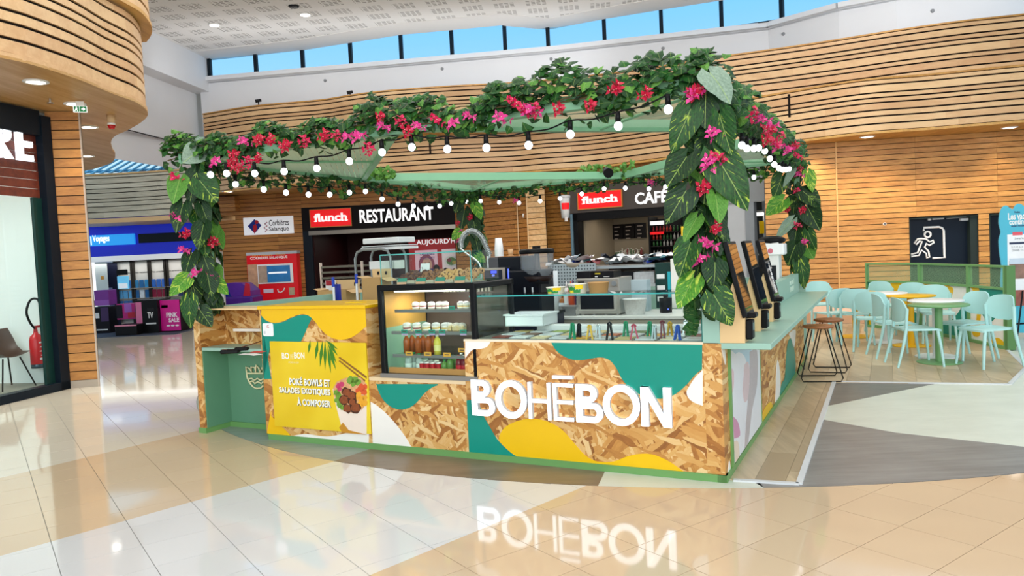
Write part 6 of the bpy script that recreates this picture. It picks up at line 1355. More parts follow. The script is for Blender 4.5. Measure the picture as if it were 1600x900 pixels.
# rear shelf unit: pegboard, papers, cartons, crate
rv = iv+.95
g = N('pegboard_steel'); s = g.n('SeparateXYZ'); g.l(g.coord('Object'), s.inputs[0])
f_ = g.math('MULTIPLY', g.math('LESS_THAN', g.math('FRACT', g.math('MULTIPLY', s.outputs[0], 28)), .5), g.math('LESS_THAN', g.math('FRACT', g.math('MULTIPLY', s.outputs[2], 28)), .5)); g.base(g.mix(f_, srgb('#a3aeb2'), srgb('#4c5458'))); g.p.inputs['Roughness'].default_value = .4
pg = thing('pegboard', 'grey perforated metal board behind the microwave', 'board', TK(fr(890, 430, rv).x, rv)); a, c = fr(861, 470, rv), fr(930, 411, rv); part('sheet', kb().box(a.x, c.x, rv, rv+.02, a.z, c.z), g.m, pg); part('leg', kb().box(a.x, a.x+.03, rv, rv+.03, 0, a.z).box(c.x-.03, c.x, rv, rv+.03, 0, a.z), STEEL, pg)
us = thing('steel_shelf', 'steel shelf unit heaped with papers and cartons behind the island', 'shelf', TK(fr(1000, 430, rv).x, rv+.1)); a, c = fr(925, 445, rv+.1), fr(1050, 412, rv+.1); zs_ = c.z
part('shelf_board', kb().box(fr(862, 412, rv+.1).x, c.x, rv+.05, rv+.5, zs_-.03, zs_), M_('#aeb6b8', .35, .4), us); part('shelf_board', kb().box(a.x, c.x, rv+.05, rv+.5, a.z-.03, a.z), M_('#d5dcdc', .35), us)
for uu in (a.x, c.x-.03): part('leg', kb().box(uu, uu+.03, rv+.05, rv+.08, 0, zs_), STEEL, us)
sz = a.z
item('carton', 'black and white carton on the lower steel shelf right of the microwave', 'box', 968, 992, 424, 442, rv+.1, .3, M_('#1a191d', .4), [(.05, .4, .1, .5, WPn)], base=sz)
item('carton', 'clear tray pack of white cups on the lower steel shelf', 'box', 990, 1022, 424, 444, rv+.1, .3, M_('#c9cacb', .35, var=.3, scale=30), base=sz)
item('storage_box', 'pale grey blue box standing on island right of the microwave top', 'box', 969, 1010, 437, 456, iv+.5, .15, M_('#aebfc4', .3), base=.92)
item('paper_roll_box', 'tall white carton at the right end of the steel shelf', 'box', 1049, 1062, 404, 456, rv-.1, .25, M_('#efece2', .5), base=.92)
t = item('bottle_crate', 'dark green bottle crate with cyan strip on the steel shelf', 'crate', 1024, 1050, 410, 444, rv-.05, .3, M_('#1d3a35', .4), [(.1, .55, .15, .25, WPn), (.1, .55, .4, .5, WPn), (.1, .55, .65, .75, WPn), (.72, .9, .1, .8, M_('#23b6c4', .35))], base=.92)
rr = random.Random(21); PCS = ['#f3f3f3', '#e8e4e4', '#f0f0f0', '#2a3f9a', '#3f7f8c', '#efe9ea', '#7d2a34', '#f5f5f5', '#1d2230', '#dfe6ea', '#efefef', '#c8ccd0']
for k in range(18):
    x = 868+k*10.2+rr.uniform(-3, 3); q = fr(x, 408, rv+.2); M = TK(q.x, rv+.2+rr.uniform(-.1, .12), zs_+.004+.03*(k % 3), rr.uniform(-.6, .6)) @ Matrix.Rotation(rr.uniform(-.25, .25), 4, 'Y')
    b = B(M); V = []; n_ = 4
    for i in range(n_+1):
        for j in range(n_+1): V.append((-.11+.055*i, -.09+.045*j, .012+rr.uniform(0, .06)))
    b.add(V, [(i*5+j, (i+1)*5+j, (i+1)*5+j+1, i*5+j+1) for i in range(n_) for j in range(n_)], 0, True)
    solo('crumpled_paper', b, M_(PCS[k % 12], .5, var=.08), 'crumpled paper or bag in the heap on the steel shelf behind island', 'paper', M, 'papers heaped on the steel shelf')
# takeaway trays
tr = thing('foil_tray', 'brown rimmed food tray with white napkins on top of the pegboard', 'tray', TK(fr(897, 408, rv+.05).x, rv+.08, zs_+.0)); M = ROOTM[tr.name]; part('tray', B(M).lathe([(.0001, .0), (.14, 0), (.17, .05), (.16, .05), (.13, .01), (.0001, .01)], n=16, sy=.6), M_('#9c8f7c', .5), tr); part('napkin', B(M).prism([(-.1, .04), (-.07, .1), (-.03, .05), (.06, .05), (.09, .08), (.1, .04)], -.02, .02, M=Matrix.Rotation(PI/2, 4, 'X')), WHITE, tr)
# ---- coffee corner behind the fridge
cv = 1.05; ccn = thing('coffee_counter', 'dark blue and black coffee cabinet behind the display fridge', 'cabinet', TK(-1.9, cv+.3)); u0_, u1_ = fr(700, 500, cv).x, fr(852, 500, cv+.3).x
part('carcass', kb().box(u0_, u1_, cv+.2, cv+.75, .0, .98), M_('#101a33', .35), ccn); part('top', kb().bbox(u0_-.01, u1_+.01, cv+.18, cv+.77, .98, 1.01, .004), BLACK, ccn)
em = thing('coffee_machine', 'black bean to cup coffee machine with blue light strip and display', 'coffee machine', TK(fr(780, 440, cv+.25).x, cv+.25, 1.01)); v = cv+.22
a, c = fr(756, 470, v), fr(806, 401, v); part('housing', kb().bbox(a.x, c.x, v+.12, v+.5, 1.01, c.z, .01), M_('#14161c', .3), em)
a2, c2 = fr(757, 442, v), fr(789, 418, v); part('display_head', kb().bbox(a2.x, c2.x, v, v+.12, a2.z, c2.z, .006), M_('#2a2e38', .3), em); part('steel_bezel', kb().box(a2.x, c2.x, v-.004, v, c2.z-.02, c2.z).box(c2.x-.03, c2.x, v-.004, v, a2.z, c2.z-.02), M_('#b9a898', .3, .5), em)
s_ = fr(772, 427, v); part('display', kb().box(s_.x-.045, s_.x+.045, v-.006, v, s_.z-.03, s_.z+.03), M_('#0a1030', .2), em); part('blue_print', kb().box(s_.x-.03, s_.x+.03, v-.008, v-.006, s_.z, s_.z+.025), M_('#1d2fe0', .3, emit='#2a3cff', es=2.5), em); part('digits', text_b('00', KM @ FV @ Matrix.Translation((s_.x-.02, s_.z-.03, -v+.006)), h=.02, depth=.001), M_('#7a8cff', .3, emit='#6a7cff', es=2), em)
a3, c3 = fr(795, 500, v-.02), fr(852, 416, v-.02); part('grinder_body', kb().bbox(a3.x, c3.x-.06, v-.02, v+.3, 1.01, c3.z-.03, .015), M_('#0f1118', .35), em); l0, l1 = fr(797, 505, v-.03), fr(798.5, 420, v-.03); part('blue_strip', kb().box(l0.x, l0.x+.008, v-.028, v-.02, 1.015, l1.z), M_('#3a4cff', .4, emit='#4a5cff', es=2.5), em)
for k in range(2): q = fr(835-12*k, 452, v); part('spout', kb().cyl((q.x, v-.04, q.z-.04), (q.x, v-.04, q.z+.02), .012, n=8), STEEL, em)
part('portafilter', kb().box(fr(842, 441, v).x, fr(864, 441, v).x, v-.1, v-.06, fr(850, 441, v).z-.012, fr(850, 441, v).z+.012), BLACK, em)
bt = fr(833, 432, v); bl_ = thing('bean_hopper', 'clear bean hopper with black lid on the coffee grinder', 'hopper', TK(bt.x, v+.1, bt.z)); M = ROOTM[bl_.name]; hh = fr(833, 394, v).z-bt.z; r = (fr(857, 410, v).x-fr(809, 410, v).x)/2
part('jar', B(M).lathe([(r*.72, .0), (r, hh*.35), (r, hh)], n=20), M_('#aeb4b8', .08, var=.15, alpha=.38), bl_); part('lid', B(M).lathe([(.0001, hh+.03), (r*.9, hh+.03), (r*1.06, hh+.02), (r*1.06, hh-.015), (.0001, hh-.015)], n=20), BLACK, bl_); part('knob', B(M).lathe([(.0001, hh+.03), (r*.25, hh+.03), (r*.25, hh+.055), (.0001, hh+.055)], n=10), BLACK, bl_); part('spindle', B(M).cyl((0, 0, 0), (0, 0, hh), .035, .025, 10), M_('#4a403a', .3, .4), bl_); part('base', B(M).lathe([(.0001, -.05), (r*.8, -.05), (r*.95, 0), (.0001, .004)], n=18), M_('#2a1d1a', .35), bl_)
def cups(name, label, x, y0, y1, wpx, v, m, base, n=1, inv=True):
    q = fr(x, y1, v); r = (fr(x+wpx/2, y1, v).x-q.x); h = fr(x, y0, v).z-base; t = thing(name, label, 'cup', TK(q.x, v+r, base)); M = ROOTM[t.name]
    part('cup', B(M).lathe([(.0001, 0), (r, 0), (r*.98, h*.55), (r*.75, h), (.0001, h)] if inv else [(.0001, 0), (r*.75, 0), (r, h), (.0001, h)], n=16), m, t)
    for k in range(n): part('rim', B(M).lathe([(r*1.02, h*.05*k), (r*1.05, h*.05*k+.004), (r*1.02, h*.05*k+.008)], n=16), m, t)
    return t
ctz = fr(780, 401, cv+.22).z
cups('cup_stack', 'tall stack of white paper cups on top of the coffee machine', 777, 372, 400, 12, cv+.4, WHITE, ctz, 9)
t = cups('coffee_cup', 'small printed cup beside the stack of white cups on the coffee machine', 796, 389, 399, 8, cv+.4, M_('#d9a877', .5), ctz, 1, False)
tub('lidded_tub', 'white tub with pale blue lid to the right of the bean hopper', 'tub', 847, 866, 424, 452, cv+.5, M_('#e9eef0', .35), 1.01, .95, open_=False)
ft = thing('spring_faucet', 'tall chrome spring faucet arching in front of the rear flowered post', 'faucet', TK(fr(760, 440, 2.6).x, 2.6, .94)); fv = 2.6
FP = [(764, 442), (763.5, 415), (765, 397), (758, 382), (752, 370), (742, 362), (732, 362), (724, 369), (720, 380), (721, 388)]; P_ = [K(fr(x, y, fv).x, fv, fr(x, y, fv).z) for x, y in FP]
part('hose', B().tube(crom(P_, 5), .012, 8), STEEL, ft); cc = crom(P_[2:], 12); b = B(); sp3 = []
for i, p in enumerate(cc): sp3.append(p)
for i in range(0, len(cc)-1):
    d = (cc[i+1]-cc[i]).normalized(); a_ = d.orthogonal().normalized(); b_ = d.cross(a_)
    if i % 2 == 0: b.tube([cc[i]+(a_*math.cos(t*PI/4)+b_*math.sin(t*PI/4))*.030 for t in range(8)], .005, 4, closed=True)
part('spring', b, M_('#c9cfd0', .2, .9), ft); P2 = [K(fr(x, y, fv).x, fv-.02, fr(x, y, fv).z) for x, y in ((721, 388), (730, 396), (742, 404), (750, 412), (754, 424), (753, 436))]; part('spray_arm', B().tube(crom(P2, 5), .011, 8), M_('#dfe3e2', .25, .6), ft)
part('riser', B().cyl(K(fr(764, 440, fv).x, fv, .94), K(fr(764, 440, fv).x, fv, fr(764, 400, fv).z), .014), STEEL, ft)
# ---- speed rack, boxes and poles at the left
sv = 3.3; rk2 = thing('tray_trolley', 'grey tubular tray trolley behind the cookie case carrying white crates', 'trolley', TK(fr(600, 440, sv).x, sv)); 
for vv, x0, x1, y0 in ((sv, 556, 613, 391), (sv+.5, 581, 637, 389)):
    a, c = fr(x0+1, 440, vv), fr(x1-1, 440, vv); zt = fr(x0, y0, vv).z; pts = [(a.x, vv, 0), (a.x, vv, zt-.12), (a.x+.04, vv, zt-.03), (a.x+.14, vv, zt), (c.x-.14, vv, zt), (c.x-.04, vv, zt-.03), (c.x, vv, zt-.12), (c.x, vv, 0)]; part('hoop', kb().tube(pts, .018, 8), M_('#9ba0a2', .3, .7), rk2)
a, c = fr(557, 440, sv), fr(612, 440, sv)
for k in range(6): part('runner', kb().box(a.x, a.x+.03, sv, sv+.5, .3+.2*k, .32+.2*k).box(c.x-.03, c.x, sv, sv+.5, .3+.2*k, .32+.2*k), STEEL, rk2)
for k in range(5): part('tray', kb().box(a.x+.02, c.x-.02, sv+.02, sv+.48, .33+.2*k, .345+.2*k), M_('#8e959c', .35, .4), rk2)
ztop = fr(590, 390, sv).z+.018
for k, (x0, x1, y0, y1) in enumerate(((563, 625, 386.5, 388.5), (563, 624, 381, 386), (565, 621, 369, 381))):
    a, c = fr(x0, y1, sv), fr(x1, y0, sv); b = kb(); b.bbox(a.x, c.x, sv+.02, sv+.42, ztop+.002+(a.z-fr(563, 388.5, sv).z), ztop+(c.z-fr(563, 388.5, sv).z), .01)
    solo('white_crate', b, M_('#eef2f4', .35), ('bottom white crate lid on the tray trolley', 'middle white crate on the tray trolley', 'topmost white crate on the tray trolley')[k], 'crate', TK(0, sv, 0))
item('white_container', 'white plastic container on a tray inside the trolley', 'container', 577, 612, 407, 421, sv+.03, .3, M_('#eef0f0', .4)); item('small_container', 'small white tapered container in the trolley at right', 'container', 616, 625, 407, 420, sv+.03, .1, M_('#f1f1ee', .4))
CB = M_('#c39a63', .6, var=.06)
def carton_open(name, label, x0, x1, y0, y1, v, dep, base, flap):
    a, c = fr(x0, y1, v), fr(x1, y0, v); t = thing(name, label, 'box', TK((a.x+c.x)/2, v, base)); z1 = c.z; w = .005
    part('body', kb().box(a.x, c.x, v, v+w, base, z1).box(a.x, c.x, v+dep-w, v+dep, base, z1).box(a.x, a.x+w, v, v+dep, base, z1).box(c.x-w, c.x, v, v+dep, base, z1).box(a.x, c.x, v, v+dep, base, base+w), CB, t)
    f = flap; b = kb(); b.add([(a.x, v+dep, z1), (c.x, v+dep, z1), (c.x-.02, v+dep+.03, z1+f), (a.x-.03, v+dep+.03, z1+f)], [(0, 1, 2, 3)]); part('flap', b, M_('#d9b684', .6), t)
    b = kb(); b.box(a.x+.06, a.x+.085, v+dep+.004, v+dep+.008, z1+f*.3, z1+f*.7).box(c.x-.085, c.x-.06, v+dep+.004, v+dep+.008, z1+f*.3, z1+f*.7); part('slot', b, DARK, t)
    b = kb(); b.add([(c.x, v, z1), (c.x, v+dep, z1), (c.x+.09, v+dep, z1-.04), (c.x+.09, v, z1-.04)], [(0, 1, 2, 3)]); b.add([(a.x, v, z1), (a.x, v+dep, z1), (a.x-.07, v+dep, z1+.02), (a.x-.07, v, z1+.02)], [(0, 1, 2, 3)]); part('flap', b, M_('#cfa873', .6), t)
carton_open('cardboard_box', 'open cardboard box on the left counter nearest the red terminal', 497, 541, 453, 474, 1.9, .25, .94, .11)
carton_open('cardboard_box', 'taller cardboard box close to the left end of the cookie case', 567, 594, 434, 474, 1.5, .2, .94, .09)
for x, y0, y1, lb in ((522.5, 433, 475, 'white pole with blue handle standing left of the two between cardboard boxes'), (559, 428, 475, 'white pole with blue handle beside the taller cardboard box')):
    v = 1.55; q = fr(x, y1, v); z1 = fr(x, y0, v).z; zm = fr(x, y0+15, v).z; t = thing('marker_pole', lb, 'pole', TK(q.x, v, .94)); part('white_shaft', kb().cyl((q.x, v, .94), (q.x, v, zm), .014, n=10), WHITE, t); part('blue_handle', kb().cyl((q.x, v, zm), (q.x, v, z1), .017, n=10), M_('#1440b8', .35), t)
item('blue_bottle', 'dark blue bottle beside the left pole on the left counter', 'bottle', 524, 529, 444, 474, 1.6, .04, M_('#1a2494', .3), base=.94)
item('spray_bottle', 'white spray bottle on left counter in front of stacked trays', 'bottle', 510, 520, 438, 474, 2.1, .06, M_('#e9e9ec', .35), [(.1, .9, .85, 1.0, M_('#a01828', .4))], base=.94)
item('yellow_card', 'small yellow card holder on the yellow counter top', 'card', 540, 566, 474, 480, .25, .06, M_('#e9c21a', .4), base=YT+.031)
t = thing('tray_stack', 'stack of dark baking trays in a rack behind the cardboard box', 'rack', TK(fr(540, 440, 4.2).x, 4.2))
a, c = fr(505, 478, 4.2), fr(563, 408, 4.2)
for k in range(7): part('tray', kb().box(a.x, c.x, 4.2, 4.6, .94+.02+k*(c.z-.96)/7, .94+.05+k*(c.z-.96)/7), M_('#6b6a60', .4, .4), t)
part('upright', kb().box(a.x-.03, a.x, 4.2, 4.23, .94, c.z).box(c.x, c.x+.03, 4.2, 4.23, .94, c.z), M_('#c9b8ac', .4), t)
# ---- order terminals on the bar shelf
def terminal(v0, label, printed=False):
    t = thing('order_terminal', label, 'terminal', TK(0, v0, CT)); dv = .25
    P = [fr(x, y, 0) for x, y in ((1122, 536.5), (1161, 537), (1161, 498), (1146, 448), (1141.5, 443), (1122, 505))]; zz = P[1].z
    prof = [(p.x+.012, p.z-zz+CT+.001) for p in P]
    WS_ = M_('#e0bd88', .5, var=.06)
    for a in (v0, v0+dv-.02): part('side_cheek', B(KM @ Matrix(((1, 0, 0, 0), (0, 0, 1, 0), (0, 1, 0, 0), (0, 0, 0, 1)))).prism(prof, a, a+.02), WS_, t)
    part('front_board', kb().box(prof[1][0]-.015, prof[1][0]-.001, v0+.02, v0+dv-.02, CT+.001, prof[2][1]), WS_, t)
    p0 = fr(1163, 496, 0); p1 = fr(1131.5, 378, 0); b0 = Vector((p0.x+.02, 0, p0.z-zz+CT)); b1 = Vector((p1.x+.02, 0, p1.z-zz+CT)); d = (b1-b0).normalized(); n = Vector((d.z, 0, -d.x)); L = (b1-b0).length
    M = KM @ Matrix(((0, d.x, n.x, b0.x), (1, 0, 0, v0-.02), (0, d.z, n.z, b0.z), (0, 0, 0, 1)))      # x along v, y up the screen, z out
    so = part('slab', B(M).bbox(0, dv+.06, 0, L, -.03, 0, .004), BLACK, t); so = part('screen', B(M).box(.015, dv+.045, .03, L-.02, 0, .002), M_('#0b1114', .03, coat=1), so)
    if printed:
        b = text_b('BOHĒBON', M @ Matrix.Translation((.05, .06, .0022)) @ Matrix.Rotation(PI/2, 4, 'Z') @ Matrix.Translation((0, -.16, 0)), w=L*.5, h=.08, depth=.002, bold=.02); part('lettering', b, WHITE, t)
    cr = part('card_reader', kb().bbox(prof[1][0], prof[1][0]+.045, v0+.03, v0+.13, CT+.02, CT+.15, .008), BLACK, t); part('reader_screen', kb().box(prof[1][0]+.045, prof[1][0]+.047, v0+.045, v0+.115, CT+.08, CT+.13), M_('#4a5a60', .2), cr); part('scanner', kb().bbox(prof[2][0]-.01, prof[2][0]+.06, v0+.05, v0+.16, prof[2][1]-.005, prof[2][1]+.03, .008), BLACK, t)
terminal(.0, 'wooden order terminal with tilted black screen nearest the corner post'); terminal(kz(1188, 518, CT).y-.0, 'middle wooden order terminal with tilted black screen'); terminal(kz(1208, 503, CT).y, 'far wooden order terminal with white lettering on black screen', True)
# white grinder and black appliance at the far end
q = kz(1222, 445, .94); v = 4.1; mx_ = thing('ticket_printer', 'white appliance with black hood near the far right flowered post', 'appliance', TK(fr(1207, 430, v).x, v, .94)); a, c = fr(1194, 452, v), fr(1216, 378, v); part('body', kb().bbox(a.x, c.x, v, v+.25, .94, c.z, .01), M_('#e3e2dc', .4), mx_); part('head', kb().bbox(a.x-.05, c.x+.06, v-.03, v+.27, c.z-.15, c.z-.02, .01), WHITE, mx_); part('hood', kb().ball(((a.x+c.x)/2, v+.1, c.z+.02), .16, 12, 8, 0, (1, .8, .35)), BLACK, mx_); part('emblem', kb().cyl(((a.x+c.x)/2, v-.035, c.z-.1), ((a.x+c.x)/2, v-.03, c.z-.1), .03, n=10), M_('#cf6a78', .4), mx_); part('lower_window', kb().box(a.x+.03, c.x-.03, v-.005, v, .98, 1.3), DARK, mx_)
rs = solo('inner_worktop', kb().box(-.62, -.10, 3.2, 4.95, .90, .94), SAGE, 'sage green worktop inside the bar parapet at far right', 'worktop', TK(-.3, 4, .9))
for v in (3.3, 4.8): part('support', kb().box(-.6, -.14, v, v+.03, 0, .90), SAGE, rs)
# ================================================================ CANOPY
RZ0, RZ1 = 2.585, 2.685; RU0, RU1, RV0, RV1 = -4.98, -.06, .05, DEPTH+.05; UM, VM_ = (RU0+RU1)/2+.1, (RV0+RV1)/2-.05
cn = thing('canopy', 'sage green canopy frame with four mesh corner panels over the kiosk', 'canopy', TK(RU0, RV0, YT))
for a in ((RU0-.05, RU1+.05, RV0-.04, RV0+.04), (RU0-.05, RU1+.05, RV1-.04, RV1+.04), (RU0-.05, RU0+.05, RV0, RV1), (RU1-.05, RU1+.05, RV0, RV1)): part('beam', kb().box(*a, RZ0, RZ1), CANOPY, cn)
PM = mesh_mat('canopy_mesh', '#d6eed4', .055, .455, True); PM2 = mesh_mat('canopy_mesh_fine', '#d2ead4', .022, .40)
for cu, cv_, mu, mv_, m in ((RU0, RV0, UM-.12, VM_, PM), (RU1, RV0, UM+.12, VM_-.6, PM2), (RU0, RV1, UM, VM_, PM2), (RU1, RV1, UM, VM_+.2, PM2)):
    b = kb(); P = [(cu, cv_, RZ0+.03), (mu, cv_, RZ0+.03), (cu, mv_, RZ0+.03)]; b.add(P, [(0, 1, 2)]); b.add([(p[0], p[1], p[2]+.006) for p in P], [(2, 1, 0)]); b.uv = [(p[0]*.8+p[1]*.6, p[1]) for p in P]*2; part('mesh_panel', b, m, cn)
    d = Vector((mu-cu, cv_-mv_, 0)); p0 = Vector((mu, cv_, 0)); p1 = Vector((cu, mv_, 0)); d = (p1-p0).normalized(); e = Vector((d.y, -d.x, 0))*.03
    part('diagonal_beam', kb().prism([tuple(q)[:2] for q in (p0+e, p1+e, p1-e, p0-e)], RZ0, RZ1), CANOPY, cn)
    mid = (Vector((cu, cv_, 0))+(p0+p1)/2)/2; part('rib', kb().tube([(cu, cv_, RZ0+.015), ((p0.x+p1.x)/2, (p0.y+p1.y)/2, RZ0+.015)], .012, 6), CANOPY, cn)
POSTS = {'fr': (-.06, .06, 1.15), 'fl': (-4.80, .10, YT+.012), 'br': (-.06, DEPTH+.04, 1.1), 'bl': (-4.90, DEPTH+.04, 1.17)}
for k, (u, v, z) in POSTS.items(): part('post', kb().box(u-.035, u+.035, v-.035, v+.035, z, RZ0), CANOPY, cn)
for x in (575, 705): q = fr(x, 283 if x == 575 else 0, 0)
for x, y in ((573, 279), (949, 272)):
    q = onp(x, y, K(RU0+1.9, RV1-2), S_); part('spotlight', B(T(q.x, q.y, q.z)).cyl((0, -.1, 0), (0, .06, .04), .06, .05, 10), BLACK, cn)
# ================================================================ FOLIAGE
LEAFV = [leaf_mat('pothos_leaf', '#215618', '#0b2c0c', '#a9bf3c', .17), leaf_mat('dark_leaf', '#143d14', '#071d09', '#8fb03a', .10), leaf_mat('bright_leaf', '#5c9a2a', '#2f6b1c', '#bccf4e', .27), leaf_mat('backlit_leaf', '#8fa390', '#6b826f'), leaf_mat('light_leaf', '#5f9436', '#3a6b22')]  # grey blades carry the backlight in their colour
LSH = []
def leaf_mesh(m, droop, cup, seed):
    rr = random.Random(seed); n, k = 9, 6; b = B(); V = []; uv = []
    for j in range(n+1):
        t = j/n; w = .5*math.sin(PI*min(1, max(0, t))**.52)**.72 if 0 < t < 1 else (.02 if t == 1 else .10)
        for i in range(k+1):
            s = -1+2*i/k; rip = .022*math.sin(j*2.2+(s > 0)*1.2)*abs(s)
            y = t - .24*abs(s)**1.6*(1-t)**3
            V.append((s*w, y, -droop*t*t + cup*abs(s)*w*1.2 - .10*(abs(s)**2)*w + rip)); uv.append((.5+.5*s*w/.5, t))
    b.add(V, [(j*(k+1)+i, j*(k+1)+i+1, (j+1)*(k+1)+i+1, (j+1)*(k+1)+i) for j in range(n) for i in range(k)], 0, True); b.uv = uv
    return mesh_from('leaf', b, m)
LM = [[leaf_mesh(m, d, c, q) for q, (d, c) in enumerate(((.15, .18), (.32, .10), (.06, .28)))] for m in LEAFV]
rl = random.Random(31)
def put_leaf(root, base, tip, width, kind, normal, lift=.0, name='leaf'):
    y = tip-base; L = y.length; y = y.normalized(); n = Vector(normal); n = (n-y*n.dot(y)).normalized(); x = y.cross(n)
    o = bpy.data.objects.new(name, LM[kind][rl.randrange(3)]); COL.objects.link(o); o.parent = root
    Mx = Matrix(((x.x*width, y.x*L, n.x*L*.8, base.x), (x.y*width, y.y*L, n.y*L*.8, base.y), (x.z*width, y.z*L, n.z*L*.8, base.z), (0, 0, 0, 1)))
    o.matrix_local = rootm(root).inverted() @ Mx; return o
IVY = [leaf_mat('ivy_leaf', '#22601d', '#0d3610'), leaf_mat('ivy_leaf_light', '#679a3c', '#33691f')]
IVD = leaf_mat('ivy_leaf_dark', '#1c4a1a', '#0b2a0e')
MAGF = [M_('#d01550', .45, var=.2, scale=30), M_('#c01038', .45, var=.2, scale=30), M_('#dd3d8c', .45, var=.2, scale=30)]
def ivy(b, p, s, n):
    n = Vector(n).normalized(); a = n.orthogonal().normalized(); th = rl.uniform(0, 2*PI); a = a*math.cos(th)+n.cross(a)*math.sin(th); c = n.cross(a)
    f = lambda x, y, z=0: p+a*(x*s)+c*(y*s)+n*(z*s)
    b.add([f(0, -.45, -.1), f(0, 0, .08), f(.48, -.38, 0), f(.42, .12, -.08), f(0, .62, -.15), f(-.42, .12, -.08), f(-.48, -.38, 0)], [(1, 0, 2), (1, 2, 3), (1, 3, 4), (1, 4, 5), (1, 5, 6), (1, 6, 0)], 0, False)
    b.uvl += [(.5, 0), (.5, .4), (1, .1), (.95, .6), (.5, 1), (.05, .6), (0, .1)]
FLM = []
def flower_mesh(m, seed):
    rr = random.Random(seed); b = B()
    for k in range(9):
        c = Vector((rr.gauss(0, .5), rr.gauss(0, .5), rr.gauss(0, .5)))*.55; n = (c+Vector((rr.uniform(-.4, .4), rr.uniform(-.9, 0), rr.uniform(-.3, .5)))).normalized(); a = n.orthogonal().normalized(); d = n.cross(a)
        for j in range(3):
            t = j*2*PI/3+rr.uniform(0, .6); e = a*math.cos(t)+d*math.sin(t); g = a*math.cos(t+.75)+d*math.sin(t+.75); h_ = a*math.cos(t-.75)+d*math.sin(t-.75)
            b.add([c, c+g*.28+n*.12, c+e*.52+n*.26, c+h_*.28+n*.12], [(0, 1, 2, 3)])
        b.mi = 0; b.ball(tuple(c+n*.1), .05, 5, 3, 1)
    return mesh_from('flower_cluster', b, [m, M_('#f3e6c8', .5)])
FLM = [flower_mesh(m, i) for i, m in enumerate(MAGF+MAGF)]
def put_flower(root, p, r):
    o = bpy.data.objects.new('flower_cluster', FLM[rl.randrange(len(FLM))]); COL.objects.link(o); o.parent = root
    o.matrix_local = rootm(root).inverted() @ (Matrix.Translation(p) @ Matrix.Rotation(rl.uniform(-.6, .6), 4, 'Z') @ Matrix.Scale(r, 4)); return o
def beam_garland(label, p, q, dens, flowers, plane, rad=.13, zoff=.12, hang=.25, size=.062, prof=None):
    """ivy over a beam; p, q in kiosk axes"""
    t = thing('flower_garland', label, 'garland', KM @ Matrix.Translation((p+q)/2), 'flower garlands along the canopy beams' if False else None)
    L = (q-p).length; N_ = int(L*dens); bs = [B(), B(), B()]
    for x in bs: x.uvl = []
    dirv = (q-p).normalized()
    for i in range(N_):
        s = rl.random(); thick = prof(s) if prof else 1
        c = p.lerp(q, s); th = rl.uniform(0, 2*PI); r = rad*thick*math.sqrt(rl.random())*1.15
        wob = .05*math.sin(s*L*5+1)+.04*math.sin(s*L*11)
        off = Vector((-dirv.y, dirv.x, 0))*(r*math.cos(th))+Vector((0, 0, zoff*thick+wob+r*math.sin(th)))
        if rl.random() < .09: off.z = zoff-rl.random()*hang*(.4+.6*thick)
        pt = KM @ (c+off); n = (KM.to_3x3() @ (off.normalized()+Vector((0, -.5, .25))))+Vector((rl.uniform(-.6, .6), rl.uniform(-.8, .2), rl.uniform(-.5, .6)))
        ivy(bs[0 if rl.random() < .45 else (1 if rl.random() < .3 else 2)], pt, size*rl.uniform(.75, 1.35), n)
    for k, x in enumerate(bs): x.uv = x.uvl; part('ivy_leaves', x, (IVY+[IVD])[k], t, kind='stuff')
    b = B()
    for k in range(4): b.tube([KM @ (p.lerp(q, i/14)+Vector((rl.uniform(-.05, .05), rl.uniform(-.05, .05), zoff*.6+rl.uniform(-.05, .08)))) for i in range(15)], .006, 4)
    part('stems', b, M_('#6b5a38', .7), t)
    for (x, y) in flowers: put_flower(t, onp(x, y, K(*plane[0]), plane[1]), rl.uniform(.058, .08))
    return t
V3 = Vector
FF = [(384, 222), (365, 243), (387, 253), (336, 253), (363, 257), (372, 264), (404, 220), (422, 220), (445, 229), (475, 220), (504, 213), (526, 211), (542, 213), (403, 248), (561, 212), (594, 183), (600, 198), (627, 189), (637, 206), (576, 232), (655, 198), (682, 186), (707, 193), (734, 182), (786, 186), (803, 159), (818, 170), (832, 174), (836, 171), (872, 171), (922, 166), (960, 139), (1006, 148), (1086, 146)]
beam_garland('ivy garland with pink flowers along the front canopy beam', V3((-5.15, -.0, RZ0)), V3((RU1+.05, -.0, RZ0)), 470, FF, ((0, -.16), S_), .12, .145, .26, .066, lambda s: .72+.35*s+.15*math.sin(s*17))
RFW = [(1177, 178), (1194, 187), (1196, 201), (1206, 199), (1211, 221), (1221, 213), (1197, 220), (1232, 233), (1240, 229), (1247, 243), (1204, 205), (1216, 228)]
beam_garland('ivy garland with pink flowers along the right canopy beam', V3((RU1+.0, RV0+.1, RZ0)), V3((RU1, RV1+.1, RZ0)), 300, RFW, ((.12, 0), E_), .13, .08, .2, .066)
beam_garland('thin ivy garland hanging under the left canopy beam', V3((RU0, RV0+.2, RZ0)), V3((RU0, RV1, RZ0)), 105, [], ((0, 0), S_), .09, -.05, .15, .058)
beam_garland('thin ivy garland along the rear canopy beam', V3((RU0, RV1, RZ0)), V3((RU1, RV1, RZ0)), 150, [(806, 313), (1019, 286)], ((0, RV1-.1), S_), .09, -.02, .12, .058)
